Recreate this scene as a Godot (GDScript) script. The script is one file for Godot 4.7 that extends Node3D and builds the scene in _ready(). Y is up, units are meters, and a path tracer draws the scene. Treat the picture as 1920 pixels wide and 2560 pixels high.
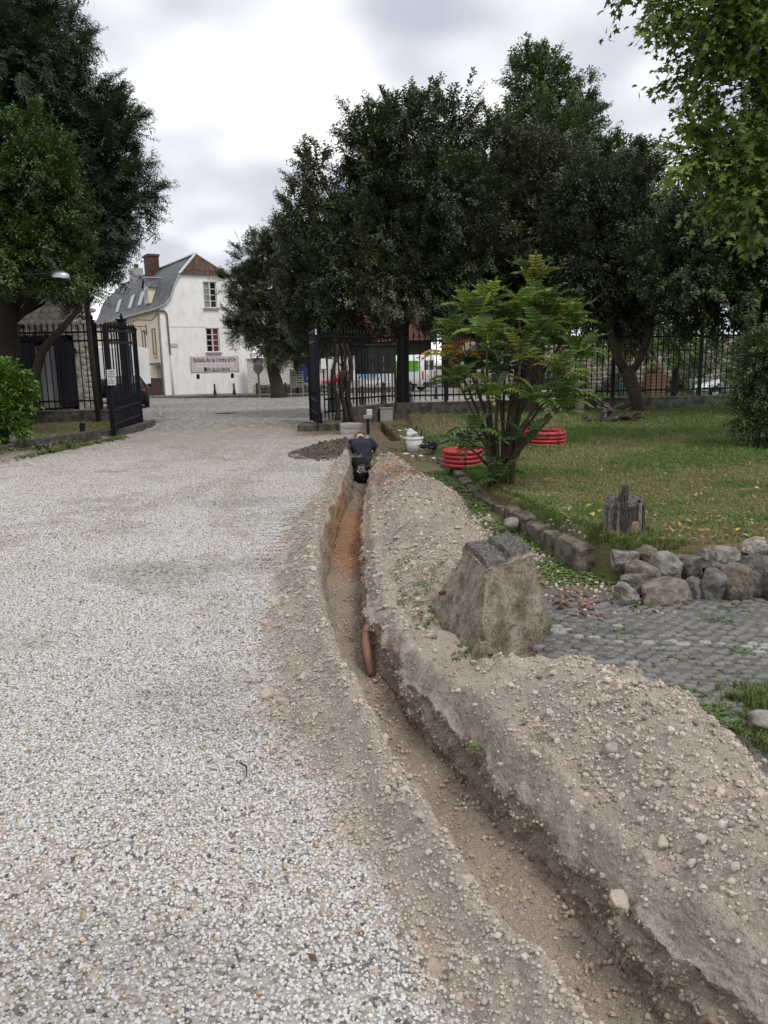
extends Node3D

# ---------------------------------------------------------------- helpers
var rng := RandomNumberGenerator.new()
var nz := FastNoiseLite.new()
var used := {}
var M := {}
var T := {}

func sm(a: float, b: float, x: float) -> float:
	return smoothstep(a, b, x)

func rf(a: float, b: float) -> float:
	return rng.randf_range(a, b)

func numbered(called: String) -> String:
	if not used.has(called):
		used[called] = 0
		return called
	used[called] += 1
	return "%s_%03d" % [called, used[called]]

func tag(o: Node3D, label: String, category: String, group := "") -> Node3D:
	o.set_meta("label", label)
	o.set_meta("category", category)
	if group != "":
		o.set_meta("group", group)
	return o

func thing(called: String, label: String, category: String, at := Vector3.ZERO, turn := 0.0, group := "") -> Node3D:
	var o := Node3D.new()
	o.name = numbered(called)
	add_child(o)
	o.position = at
	o.rotation.y = turn
	tag(o, label, category, group)
	return o

func part_name(parent: Node, called: String) -> String:
	if parent == self:
		return numbered(called)
	var key := "%d/%s" % [parent.get_instance_id(), called]
	if not used.has(key):
		used[key] = 0
		return called
	used[key] += 1
	return "%s_%03d" % [called, used[key]]

func put(called: String, mesh: Mesh, mat: Material, parent: Node = self, xf := Transform3D.IDENTITY) -> MeshInstance3D:
	var o := MeshInstance3D.new()
	o.name = part_name(parent, called)
	o.mesh = mesh
	o.material_override = mat
	o.transform = xf
	parent.add_child(o, true)
	return o

func struct(called: String, mesh: Mesh, mat: Material) -> MeshInstance3D:
	var o := put(called, mesh, mat)
	o.set_meta("kind", "structure")
	return o

func dup(o: Node3D, at: Vector3, turn: float, label := "", group := "") -> Node3D:
	var c: Node3D = o.duplicate()
	c.name = numbered(str(o.name).split("_0")[0])
	add_child(c)
	c.position = at
	c.rotation.y = turn
	if label != "":
		c.set_meta("label", label)
	if group != "":
		c.set_meta("group", group)
	return c

func begin(flat := false) -> SurfaceTool:
	var s := SurfaceTool.new()
	s.begin(Mesh.PRIMITIVE_TRIANGLES)
	s.set_smooth_group(-1 if flat else 0)
	return s

func done(s: SurfaceTool) -> ArrayMesh:
	s.generate_normals()
	return s.commit()

func tri(s: SurfaceTool, a: Vector3, b: Vector3, c: Vector3, inside: Vector3) -> void:
	if (c - a).cross(b - a).dot((a + b + c) / 3.0 - inside) < 0.0:
		s.add_vertex(a); s.add_vertex(c); s.add_vertex(b)
	else:
		s.add_vertex(a); s.add_vertex(b); s.add_vertex(c)

func quad(s: SurfaceTool, a: Vector3, b: Vector3, c: Vector3, d: Vector3, inside: Vector3) -> void:
	tri(s, a, b, c, inside)
	tri(s, a, c, d, inside)

# a box with chamfered vertical and top edges when bev > 0
func add_box(s: SurfaceTool, c: Vector3, size: Vector3, xf := Transform3D.IDENTITY, bev := 0.0) -> void:
	var h := size / 2.0
	if bev <= 0.0:
		var p: Array[Vector3] = []
		for i in 8:
			p.append(xf * (c + Vector3(h.x if i & 1 else -h.x, h.y if i & 2 else -h.y, h.z if i & 4 else -h.z)))
		var m := xf * c
		for f in [[0, 1, 3, 2], [4, 5, 7, 6], [0, 1, 5, 4], [2, 3, 7, 6], [0, 2, 6, 4], [1, 3, 7, 5]]:
			quad(s, p[f[0]], p[f[1]], p[f[2]], p[f[3]], m)
		return
	var b: float = min(bev, min(h.x, min(h.y, h.z)) * 0.9)
	var m2 := xf * c
	var sg := [-1.0, 1.0]
	var h2 := h - Vector3(b, b, b)
	for ax in 3:
		var u := (ax + 1) % 3
		var v := (ax + 2) % 3
		for e in sg:
			var q: Array[Vector3] = []
			for k in [[-1, -1], [1, -1], [1, 1], [-1, 1]]:
				var w := Vector3.ZERO
				w[ax] = e * h[ax]; w[u] = k[0] * h2[u]; w[v] = k[1] * h2[v]
				q.append(xf * (c + w))
			quad(s, q[0], q[1], q[2], q[3], m2)
		for e1 in sg:
			for e2 in sg:
				var q2: Array[Vector3] = []
				for k in [[0, -1], [0, 1], [1, 1], [1, -1]]:
					var w := Vector3.ZERO
					w[ax] = k[1] * h2[ax]
					w[u] = e1 * (h[u] if k[0] == 0 else h2[u])
					w[v] = e2 * (h2[v] if k[0] == 0 else h[v])
					q2.append(xf * (c + w))
				quad(s, q2[0], q2[1], q2[2], q2[3], m2)
	for i in 8:
		var g := Vector3(sg[i & 1], sg[(i >> 1) & 1], sg[(i >> 2) & 1])
		tri(s, xf * (c + g * Vector3(h.x, h2.y, h2.z)), xf * (c + g * Vector3(h2.x, h.y, h2.z)), xf * (c + g * Vector3(h2.x, h2.y, h.z)), m2)

func box(c: Vector3, size: Vector3, bev := 0.0) -> ArrayMesh:
	var s := begin(true)
	add_box(s, c, size, Transform3D.IDENTITY, bev)
	return done(s)

# a beam of rectangular section from a to b
func add_beam(s: SurfaceTool, a: Vector3, b: Vector3, w: float, t: float, up := Vector3.UP) -> void:
	var d := b - a
	var z := d.normalized()
	var x := up.cross(z)
	if x.length() < 0.01:
		x = Vector3.RIGHT.cross(z)
	x = x.normalized()
	var y := z.cross(x)
	add_box(s, Vector3.ZERO, Vector3(w, t, d.length()), Transform3D(Basis(x, y, z), (a + b) / 2.0))

func add_tube(s: SurfaceTool, pts: Array, radii: Array, sides := 8, caps := true) -> void:
	var n := pts.size()
	var rings := []
	var ref := Vector3.UP
	for i in n:
		var d: Vector3 = (pts[min(i + 1, n - 1)] - pts[max(i - 1, 0)]).normalized()
		if absf(d.dot(ref)) > 0.95:
			ref = Vector3.RIGHT if absf(d.x) < 0.7 else Vector3.BACK
		var x := ref.cross(d).normalized()
		var y := d.cross(x)
		ref = y
		var ring: Array[Vector3] = []
		var r: float = radii[i] if radii.size() > 1 else radii[0]
		for k in sides:
			var a := TAU * k / sides
			ring.append(pts[i] + (x * cos(a) + y * sin(a)) * r)
		rings.append(ring)
	for i in n - 1:
		var c: Vector3 = (pts[i] + pts[i + 1]) / 2.0
		for k in sides:
			var k2 := (k + 1) % sides
			quad(s, rings[i][k], rings[i][k2], rings[i + 1][k2], rings[i + 1][k], c)
	if caps:
		for e in [0, n - 1]:
			var inner: Vector3 = pts[1] if e == 0 else pts[n - 2]
			for k in sides:
				tri(s, pts[e], rings[e][k], rings[e][(k + 1) % sides], inner)

func tube(pts: Array, radii: Array, sides := 8) -> ArrayMesh:
	var s := begin()
	add_tube(s, pts, radii, sides)
	return done(s)

# profile: [[r, y], ...] from bottom to top
func add_lathe(s: SurfaceTool, profile: Array, segs := 12, xf := Transform3D.IDENTITY, thin := false) -> void:
	for i in profile.size() - 1:
		var p0: Array = profile[i]
		var p1: Array = profile[i + 1]
		var mid := xf * Vector3(0, (p0[1] + p1[1]) / 2.0 - 0.3 * (p0[0] - p1[0]) * signf(p1[1] - p0[1] + 1e-9), 0)
		if p1[1] == p0[1]:
			mid = xf * Vector3(0, p0[1] + (0.01 if i == 0 else -0.01), 0)
		for k in segs:
			var a := TAU * k / segs
			var b := TAU * (k + 1) / segs
			var A := xf * Vector3(cos(a) * p0[0], p0[1], sin(a) * p0[0])
			var B := xf * Vector3(cos(b) * p0[0], p0[1], sin(b) * p0[0])
			var C := xf * Vector3(cos(b) * p1[0], p1[1], sin(b) * p1[0])
			var D := xf * Vector3(cos(a) * p1[0], p1[1], sin(a) * p1[0])
			if p0[0] > 1e-5:
				tri(s, A, B, C, mid)
			if p1[0] > 1e-5:
				tri(s, A, C, D, mid)

func lathe(profile: Array, segs := 12) -> ArrayMesh:
	var s := begin()
	add_lathe(s, profile, segs)
	return done(s)

# prism: polygon in xy (any winding, may be concave) pushed from z0 to z1
func add_prism(s: SurfaceTool, poly: PackedVector2Array, z0: float, z1: float, xf := Transform3D.IDENTITY) -> void:
	var idx := Geometry2D.triangulate_polygon(poly)
	for i in range(0, idx.size(), 3):
		var a := poly[idx[i]]
		var b := poly[idx[i + 1]]
		var c := poly[idx[i + 2]]
		for e in [[z0, z1], [z1, z0]]:
			var inn: Vector3 = xf * Vector3((a.x + b.x + c.x) / 3.0, (a.y + b.y + c.y) / 3.0, e[1])
			tri(s, xf * Vector3(a.x, a.y, e[0]), xf * Vector3(b.x, b.y, e[0]), xf * Vector3(c.x, c.y, e[0]), inn)
	var ccw := 1.0 if not Geometry2D.is_polygon_clockwise(poly) else -1.0
	for i in poly.size():
		var p := poly[i]
		var q := poly[(i + 1) % poly.size()]
		var nrm := Vector2(q.y - p.y, p.x - q.x).normalized() * ccw
		var m := (p + q) / 2.0 - nrm * 0.01
		quad(s, xf * Vector3(p.x, p.y, z0), xf * Vector3(q.x, q.y, z0), xf * Vector3(q.x, q.y, z1), xf * Vector3(p.x, p.y, z1), xf * Vector3(m.x, m.y, (z0 + z1) / 2.0))

func prism(poly: PackedVector2Array, z0: float, z1: float) -> ArrayMesh:
	var s := begin(true)
	add_prism(s, poly, z0, z1)
	return done(s)

# a lump: subdivided icosahedron pushed about by noise
func ico(level: int) -> Array:
	var t := (1.0 + sqrt(5.0)) / 2.0
	var v: Array = [Vector3(-1, t, 0), Vector3(1, t, 0), Vector3(-1, -t, 0), Vector3(1, -t, 0), Vector3(0, -1, t), Vector3(0, 1, t), Vector3(0, -1, -t), Vector3(0, 1, -t), Vector3(t, 0, -1), Vector3(t, 0, 1), Vector3(-t, 0, -1), Vector3(-t, 0, 1)]
	for i in 12:
		v[i] = v[i].normalized()
	var f: Array = [[0, 11, 5], [0, 5, 1], [0, 1, 7], [0, 7, 10], [0, 10, 11], [1, 5, 9], [5, 11, 4], [11, 10, 2], [10, 7, 6], [7, 1, 8], [3, 9, 4], [3, 4, 2], [3, 2, 6], [3, 6, 8], [3, 8, 9], [4, 9, 5], [2, 4, 11], [6, 2, 10], [8, 6, 7], [9, 8, 1]]
	for l in level:
		var mid := {}
		var nf := []
		for q in f:
			var e := []
			for k in 3:
				var a: int = min(q[k], q[(k + 1) % 3])
				var b: int = max(q[k], q[(k + 1) % 3])
				var key := a * 100000 + b
				if not mid.has(key):
					mid[key] = v.size()
					v.append(((v[a] + v[b]) / 2.0).normalized())
				e.append(mid[key])
			nf.append([q[0], e[0], e[2]]); nf.append([q[1], e[1], e[0]]); nf.append([q[2], e[2], e[1]]); nf.append([e[0], e[1], e[2]])
		f = nf
	return [v, f]

func lump(level: int, size: Vector3, amount: float, freq: float, seed_at: float, flat := false, squareness := 0.0) -> ArrayMesh:
	var g := ico(level)
	var s := begin(flat)
	var p: Array = []
	for d in g[0]:
		var w: Vector3 = d
		if squareness > 0.0:
			var mx: float = max(absf(w.x), max(absf(w.y), absf(w.z)))
			w = w.lerp(w / mx * 0.85, squareness)
		var k := 1.0 + amount * nz.get_noise_3d(d.x * freq * 100.0 + seed_at * 731.0, d.y * freq * 100.0, d.z * freq * 100.0 - seed_at * 317.0) + amount * 0.4 * nz.get_noise_3d(d.x * freq * 310.0 + seed_at * 131.0, d.y * freq * 310.0, d.z * freq * 310.0)
		p.append(w * k * size)
	for q in g[1]:
		tri(s, p[q[0]], p[q[1]], p[q[2]], Vector3.ZERO)
	return done(s)

# a boulder: a sphere cut by random planes, then roughened
func crag(level: int, size: Vector3, sd: int, cuts := 12, rough := 0.07) -> ArrayMesh:
	var r := RandomNumberGenerator.new()
	r.seed = sd
	var pl := []
	for i in cuts:
		var z := r.randf_range(-1.0, 1.0)
		var a := r.randf() * TAU
		pl.append([Vector3(sqrt(1.0 - z * z) * cos(a), z, sqrt(1.0 - z * z) * sin(a)), r.randf_range(0.62, 0.95)])
	for e in [Vector3.UP, Vector3.DOWN, Vector3.LEFT, Vector3.RIGHT, Vector3.FORWARD, Vector3.BACK]:
		pl.append([(e + Vector3(r.randf_range(-0.3, 0.3), r.randf_range(-0.3, 0.3), r.randf_range(-0.3, 0.3))).normalized(), r.randf_range(0.75, 0.95)])
	var g := ico(level)
	var s := begin(level < 3)
	var p: Array = []
	for d in g[0]:
		var k := 1.1
		for q in pl:
			var c: float = d.dot(q[0])
			if c > 0.05:
				k = min(k, q[1] / c)
		k *= 1.0 + rough * nz.get_noise_3d(d.x * 160.0 + sd * 31.0, d.y * 160.0, d.z * 160.0) + rough * 0.7 * nz.get_noise_3d(d.x * 520.0, d.y * 520.0 + sd * 17.0, d.z * 520.0)
		p.append(d * k * size)
	for q in g[1]:
		tri(s, p[q[0]], p[q[1]], p[q[2]], Vector3.ZERO)
	return done(s)

func multi(called: String, mesh: Mesh, mat: Material, buf: PackedFloat32Array, parent: Node = self, stuff := true) -> MultiMeshInstance3D:
	var mm := MultiMesh.new()
	mm.transform_format = MultiMesh.TRANSFORM_3D
	mm.use_colors = true
	mm.mesh = mesh
	mm.instance_count = buf.size() / 16
	mm.buffer = buf
	var o := MultiMeshInstance3D.new()
	o.name = part_name(parent, called)
	o.multimesh = mm
	o.material_override = mat
	if stuff:
		o.set_meta("kind", "stuff")
	parent.add_child(o, true)
	return o

func push(buf: PackedFloat32Array, b: Basis, o: Vector3, c: Color) -> void:
	buf.append_array(PackedFloat32Array([b.x.x, b.y.x, b.z.x, o.x, b.x.y, b.y.y, b.z.y, o.y, b.x.z, b.y.z, b.z.z, o.z, c.r, c.g, c.b, 1.0]))

func spun(scale := Vector3.ONE, tilt := 0.0) -> Basis:
	var b := Basis(Vector3.UP, rng.randf() * TAU)
	if tilt > 0.0:
		var a := rng.randf() * TAU
		b = Basis(Vector3(cos(a), 0, sin(a)), tilt * rng.randf()) * b
	return b * Basis.from_scale(scale)

# ---------------------------------------------------------------- textures and materials
func ramp(stops: Array) -> Gradient:
	var g := Gradient.new()
	var off := PackedFloat32Array()
	var col := PackedColorArray()
	for st in stops:
		off.append(st[0])
		col.append(st[1] if st[1] is Color else Color(st[1], st[1], st[1]))
	g.offsets = off
	g.colors = col
	return g

func noise_tex(sd: int, freq: float, stops: Array, kind := FastNoiseLite.TYPE_SIMPLEX_SMOOTH, octaves := 4, size := 512, ret := -1) -> NoiseTexture2D:
	var n := FastNoiseLite.new()
	n.seed = sd
	n.noise_type = kind
	n.frequency = freq
	n.fractal_type = FastNoiseLite.FRACTAL_FBM if octaves > 1 else FastNoiseLite.FRACTAL_NONE
	n.fractal_octaves = octaves
	if ret >= 0:
		n.cellular_return_type = ret
	var t := NoiseTexture2D.new()
	t.width = size
	t.height = size
	t.seamless = true
	t.noise = n
	if stops.size():
		t.color_ramp = ramp(stops)
	return t

func mt(called: String, lin: Color, rough := 0.8, tex: Texture2D = null, scale := Vector3.ONE, bump: Texture2D = null, cm := 0.0, metal := 0.0, vc := false) -> StandardMaterial3D:
	var m := StandardMaterial3D.new()
	m.resource_name = called
	m.albedo_color = lin.linear_to_srgb()
	m.roughness = rough
	m.metallic = metal
	m.vertex_color_use_as_albedo = vc
	if tex or bump:
		m.uv1_triplanar = true
		m.uv1_world_triplanar = true
		m.uv1_scale = scale
	if tex:
		m.albedo_texture = tex
	if bump:
		m.heightmap_enabled = true
		m.heightmap_texture = bump
		m.heightmap_scale = cm
	M[called] = m
	return m

# a second, coarser pattern multiplied over the first
func layer(called: String, tex: Texture2D, scale: Vector3) -> void:
	var m: StandardMaterial3D = M[called]
	m.detail_enabled = true
	m.detail_blend_mode = BaseMaterial3D.BLEND_MODE_MUL
	m.detail_uv_layer = BaseMaterial3D.DETAIL_UV_2
	m.detail_albedo = tex
	m.uv2_triplanar = true
	m.uv2_world_triplanar = true
	m.uv2_scale = scale

# courses of bricks or slates, each with a tone of its own
func course_tex(w: int, h: int, rows: int, cols: int, joint: int, tones: Array, joint_tone: Color, sd: int) -> ImageTexture:
	var im := Image.create(w, h, false, Image.FORMAT_RGB8)
	im.fill(joint_tone)
	var r := RandomNumberGenerator.new()
	r.seed = sd
	var rh := h / rows
	var cw := w / cols
	for y in rows:
		var off := (y % 2) * cw / 2
		for x in cols:
			var c: Color = tones[r.randi() % tones.size()]
			c = c * r.randf_range(0.85, 1.12)
			var x0 := x * cw + off + joint
			im.fill_rect(Rect2i(x0, y * rh + joint, min(cw - joint, w - x0), rh - joint), c)
			if x0 + cw - joint > w:
				im.fill_rect(Rect2i(0, y * rh + joint, x0 + cw - joint - w, rh - joint), c)
	return ImageTexture.create_from_image(im)

func make_materials() -> void:
	T.grain = noise_tex(3, 0.06, [[0.0, 0.62], [0.5, 0.86], [1.0, 1.0]])
	T.fine = noise_tex(4, 0.16, [[0.0, 0.5], [0.45, 0.8], [0.62, 0.9], [1.0, 1.0]], FastNoiseLite.TYPE_SIMPLEX_SMOOTH, 3)
	T.blotch = noise_tex(5, 0.012, [[0.0, 0.5], [0.45, 0.82], [0.6, 0.95], [1.0, 1.0]], FastNoiseLite.TYPE_SIMPLEX_SMOOTH, 5)
	T.pebble = noise_tex(8, 0.05, [[0.0, Color(0.5, 0.49, 0.49)], [0.2, Color(0.68, 0.66, 0.65)], [0.4, Color(0.84, 0.83, 0.81)], [0.8, Color(0.97, 0.965, 0.955)], [1.0, Color(0.85, 0.8, 0.75)]], FastNoiseLite.TYPE_CELLULAR, 1, 1024, FastNoiseLite.RETURN_CELL_VALUE)
	T.pebble_h = noise_tex(8, 0.05, [[0.0, 1.0], [0.6, 0.5], [1.0, 0.0]], FastNoiseLite.TYPE_CELLULAR, 1, 1024, FastNoiseLite.RETURN_DISTANCE)
	T.soft = noise_tex(16, 0.02, [[0.0, Color(0.88, 0.87, 0.85)], [0.4, Color(0.965, 0.96, 0.955)], [1.0, Color(1, 1, 1)]], FastNoiseLite.TYPE_SIMPLEX_SMOOTH, 5)
	T.bark = noise_tex(11, 0.03, [[0.0, 0.3], [0.4, 0.65], [0.6, 0.85], [1.0, 1.0]], FastNoiseLite.TYPE_SIMPLEX_SMOOTH, 5)
	T.bump = noise_tex(12, 0.03, [], FastNoiseLite.TYPE_SIMPLEX_SMOOTH, 5)
	T.wear = noise_tex(14, 0.02, [[0.0, Color(0.42, 0.4, 0.36)], [0.38, Color(0.6, 0.58, 0.53)], [0.5, Color(0.86, 0.85, 0.82)], [1.0, Color(1, 1, 1)]], FastNoiseLite.TYPE_SIMPLEX_SMOOTH, 5)
	T.lichen = noise_tex(15, 0.035, [[0.0, Color(0.35, 0.33, 0.31)], [0.42, Color(0.62, 0.6, 0.57)], [0.55, Color(0.8, 0.79, 0.76)], [0.66, Color(1, 1, 0.98)], [1.0, Color(1, 1, 1)]], FastNoiseLite.TYPE_SIMPLEX_SMOOTH, 6)
	T.stain = noise_tex(17, 0.014, [[0.0, Color(0.5, 0.46, 0.4)], [0.36, Color(0.68, 0.64, 0.57)], [0.52, Color(0.9, 0.885, 0.86)], [1.0, Color(1, 1, 1)]], FastNoiseLite.TYPE_SIMPLEX_SMOOTH, 5)
	T.stone = noise_tex(18, 0.016, [[0.0, Color(0.5, 0.48, 0.45)], [0.4, Color(0.72, 0.7, 0.67)], [0.56, Color(0.9, 0.89, 0.87)], [1.0, Color(1, 1, 1)]], FastNoiseLite.TYPE_SIMPLEX_SMOOTH, 6)
	T.slate = course_tex(512, 512, 32, 20, 2, [Color(0.62, 0.64, 0.69), Color(0.7, 0.71, 0.74), Color(0.52, 0.54, 0.6), Color(0.78, 0.79, 0.8), Color(0.6, 0.6, 0.62)], Color(0.34, 0.35, 0.38), 5)
	T.tiles = course_tex(512, 512, 24, 24, 2, [Color(0.75, 0.6, 0.52), Color(0.6, 0.5, 0.45), Color(0.85, 0.7, 0.6), Color(0.5, 0.42, 0.39), Color(0.8, 0.65, 0.56)], Color(0.3, 0.22, 0.2), 6)
	T.brick = course_tex(512, 512, 24, 10, 3, [Color(0.75, 0.55, 0.47), Color(0.65, 0.47, 0.41), Color(0.82, 0.62, 0.53), Color(0.55, 0.42, 0.38)], Color(0.7, 0.64, 0.58), 7)
	# ground
	mt("gravel", Color(1, 1, 1), 0.95, T.pebble, Vector3(1.1, 1.1, 1.1), T.pebble_h, 0.5, 0.0, true)
	mt("earth", Color(1, 1, 1), 0.97, T.fine, Vector3(1.6, 1.6, 1.6), T.bump, 1.6, 0.0, true)
	mt("turf", Color(1, 1, 1), 0.97, T.fine, Vector3(1.1, 1.1, 1.1), T.bump, 1.5, 0.0, true)
	mt("square", Color(0.34, 0.325, 0.305), 0.9, T.blotch, Vector3(0.12, 0.12, 0.12), T.bump, 1.0)
	mt("mortar", Color(0.15, 0.14, 0.13), 0.95, T.fine, Vector3(2, 2, 2), T.bump, 0.8)
	mt("joint", Color(0.27, 0.255, 0.24), 0.95, T.fine, Vector3(2, 2, 2), T.bump, 0.8)
	mt("stone_bit", Color(1, 1, 1), 0.85, null, Vector3.ONE, null, 0.0, 0.0, true)
	mt("sett_far", Color(1, 1, 1), 0.8, T.grain, Vector3(1.5, 1.5, 1.5), T.bump, 0.5, 0.0, true)
	for i in 5:
		var g: float = [0.2, 0.175, 0.225, 0.14, 0.36][i]
		mt("sett%d" % i, Color(g, g * 0.97, g * 0.94), 0.8, T.grain, Vector3(1.5, 1.5, 1.5), T.bump, 0.5)
	for i in 4:
		var c: Color = [Color(0.42, 0.405, 0.38), Color(0.27, 0.265, 0.255), Color(0.56, 0.53, 0.48), Color(0.34, 0.3, 0.25)][i]
		mt("boulder%d" % i, c, 0.9, T.stone, Vector3(1.1, 1.1, 1.1), T.bump, 1.2)
		layer("boulder%d" % i, T.fine, Vector3(2.5, 2.5, 2.5))
	mt("kerbstone", Color(0.24, 0.21, 0.17), 0.92, T.wear, Vector3(0.5, 0.5, 0.5), T.bump, 0.8)
	layer("kerbstone", T.fine, Vector3(3, 3, 3))
	mt("concrete", Color(0.13, 0.12, 0.105), 0.92, T.blotch, Vector3(0.6, 0.6, 0.6), T.bump, 0.6)
	layer("concrete", T.fine, Vector3(2, 2, 2))
	mt("old_concrete", Color(0.39, 0.36, 0.315), 0.93, T.stain, Vector3(1.0, 0.8, 1.0), T.grain, 0.35)
	layer("old_concrete", T.pebble, Vector3(2.4, 2.4, 2.4))
	mt("block_cap", Color(0.22, 0.215, 0.21), 0.92, T.lichen, Vector3(1.6, 1.6, 1.6), T.bump, 0.8)
	layer("block_cap", T.fine, Vector3(3, 3, 3))
	mt("rust", Color(0.12, 0.035, 0.02), 0.85, T.grain, Vector3(4, 4, 4))
	# ironwork, wood
	mt("iron", Color(0.017, 0.018, 0.022), 0.5, T.grain, Vector3(2, 2, 2), T.bump, 0.15)
	mt("iron_gate", Color(0.013, 0.014, 0.022), 0.5, T.grain, Vector3(2, 2, 2))
	M.iron.metallic_specular = 0.25
	M.iron_gate.metallic_specular = 0.25
	mt("bollard", Color(0.018, 0.06, 0.066), 0.4, T.grain, Vector3(3, 3, 3))
	mt("bark", Color(0.1, 0.075, 0.05), 0.95, T.bark, Vector3(3, 0.7, 3), T.bark, 3.0)
	mt("dark_bark", Color(0.05, 0.036, 0.026), 0.95, T.bark, Vector3(3, 0.7, 3), T.bark, 3.0)
	mt("stem", Color(0.15, 0.105, 0.07), 0.9, T.bark, Vector3(9, 2, 9), T.bark, 0.6)
	mt("dead_wood", Color(0.33, 0.29, 0.26), 0.93, T.bark, Vector3(7, 1.1, 7), T.bark, 2.5)
	mt("dark_wood", Color(0.11, 0.085, 0.068), 0.93, T.bark, Vector3(7, 1.1, 7), T.bark, 2.5)
	mt("fresh_wood", Color(0.42, 0.31, 0.2), 0.9, T.bark, Vector3(5, 0.9, 5), T.bark, 0.8)
	mt("pole_wood", Color(0.075, 0.045, 0.03), 0.9, T.bark, Vector3(6, 0.6, 6), T.bark, 0.6)
	mt("board", Color(0.028, 0.032, 0.028), 0.85, T.bark, Vector3(5, 0.8, 5), T.bark, 0.5)
	mt("planter", Color(0.26, 0.135, 0.085), 0.85, T.bark, Vector3(1.2, 6, 1.2), T.bark, 0.5)
	# buildings
	mt("white_render", Color(0.87, 0.865, 0.86), 0.9, T.soft, Vector3(0.22, 0.08, 0.22), T.bump, 0.4)
	mt("cream_render", Color(0.78, 0.69, 0.55), 0.9, T.soft, Vector3(0.3, 0.15, 0.3), T.bump, 0.8)
	mt("maroon", Color(0.075, 0.02, 0.018), 0.8, T.grain, Vector3(0.6, 0.6, 0.6))
	mt("slate", Color(0.2, 0.205, 0.22), 0.7, T.slate, Vector3(0.2, 0.2, 0.2), T.slate, 2.0)
	mt("roof_tile", Color(0.17, 0.13, 0.11), 0.9, T.tiles, Vector3(0.25, 0.25, 0.25), T.tiles, 2.5)
	mt("brick", Color(0.17, 0.135, 0.12), 0.9, T.brick, Vector3(0.5, 0.5, 0.5), T.brick, 1.5)
	mt("zinc", Color(0.6, 0.63, 0.68), 0.45, T.grain, Vector3(0.5, 0.5, 0.5), null, 0.0, 0.3)
	mt("rubble_joint", Color(0.42, 0.38, 0.32), 0.95, T.blotch, Vector3(0.4, 0.4, 0.4), T.bump, 3.0)
	mt("rubble", Color(1, 1, 1), 0.92, T.grain, Vector3(1.2, 1.2, 1.2), T.bump, 2.0, 0.0, true)
	mt("white_paint", Color(0.78, 0.78, 0.77), 0.55, T.grain, Vector3(0.7, 0.7, 0.7))
	mt("grey_paint", Color(0.33, 0.35, 0.36), 0.6, T.grain, Vector3(0.7, 0.7, 0.7))
	mt("glass_dark", Color(0.012, 0.013, 0.018), 0.06)
	mt("red_curtain", Color(0.12, 0.02, 0.022), 0.8)
	mt("shutter", Color(0.4, 0.3, 0.2), 0.85, T.bark, Vector3(3, 0.5, 3))
	mt("pipe_grey", Color(0.28, 0.27, 0.26), 0.55)
	mt("pipe_dark", Color(0.12, 0.125, 0.135), 0.6)
	mt("banner", Color(0.76, 0.67, 0.71), 0.8, T.grain, Vector3(1, 1, 1))
	mt("banner_edge", Color(0.42, 0.25, 0.28), 0.8)
	mt("ink", Color(0.035, 0.03, 0.035), 0.8)
	mt("pale_ink", Color(0.78, 0.7, 0.72), 0.8)
	mt("wood_front", Color(0.035, 0.027, 0.024), 0.8, T.bark, Vector3(3, 0.6, 3))
	mt("grey_plank", Color(0.3, 0.29, 0.27), 0.85, T.bark, Vector3(0.6, 5, 0.6))
	mt("sign_white", Color(0.66, 0.66, 0.63), 0.6, T.grain, Vector3(2, 2, 2))
	mt("sign_beige", Color(0.36, 0.3, 0.23), 0.7)
	mt("sign_pink", Color(0.6, 0.42, 0.38), 0.7)
	mt("sign_blue", Color(0.03, 0.06, 0.2), 0.5)
	mt("map_blue", Color(0.16, 0.3, 0.55), 0.6)
	mt("paper", Color(0.72, 0.73, 0.78), 0.8)
	mt("red_plastic", Color(0.5, 0.03, 0.045), 0.45, T.grain, Vector3(5, 5, 5))
	mt("clay_pipe", Color(0.3, 0.16, 0.11), 0.7, T.grain, Vector3(9, 9, 9), T.bump, 0.2)
	mt("pale_stone", Color(0.46, 0.43, 0.38), 0.9, T.soft, Vector3(1, 1, 1), T.bump, 0.6)
	layer("pale_stone", T.fine, Vector3(2, 2, 2))
	mt("bucket", Color(0.74, 0.74, 0.74), 0.45, T.grain, Vector3(6, 6, 6))
	mt("black_plastic", Color(0.008, 0.008, 0.01), 0.22)
	mt("dark_cloth", Color(0.012, 0.013, 0.017), 0.8, T.grain, Vector3(8, 8, 8))
	mt("rubber", Color(0.012, 0.012, 0.013), 0.85)
	mt("wire", Color(0.02, 0.02, 0.02), 0.6)
	mt("lamp_metal", Color(0.4, 0.4, 0.44), 0.3, null, Vector3.ONE, null, 0.0, 0.8)
	mt("chrome", Color(0.6, 0.6, 0.62), 0.25, null, Vector3.ONE, null, 0.0, 0.9)
	for c in [["car_red", Color(0.32, 0.012, 0.018)], ["car_silver", Color(0.5, 0.53, 0.56)], ["van_white", Color(0.75, 0.76, 0.76)], ["van_green", Color(0.12, 0.42, 0.04)], ["truck_white", Color(0.8, 0.81, 0.83)]]:
		var p := mt(c[0], c[1], 0.35)
		p.clearcoat_enabled = true
		p.clearcoat = 0.6
		p.clearcoat_roughness = 0.1
	mt("tail_red", Color(0.4, 0.01, 0.01), 0.3)
	mt("amber", Color(0.7, 0.2, 0.01), 0.3)
	mt("skin", Color(0.42, 0.25, 0.18), 0.55)
	mt("hair", Color(0.02, 0.016, 0.014), 0.7)
	var navy := mt("navy", Color(0.012, 0.014, 0.034), 0.9, T.grain, Vector3(10, 10, 10), T.bump, 0.3)
	navy.rim_enabled = true
	navy.rim = 0.25
	mt("trousers", Color(0.012, 0.013, 0.018), 0.9, T.grain, Vector3(10, 10, 10))
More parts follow.
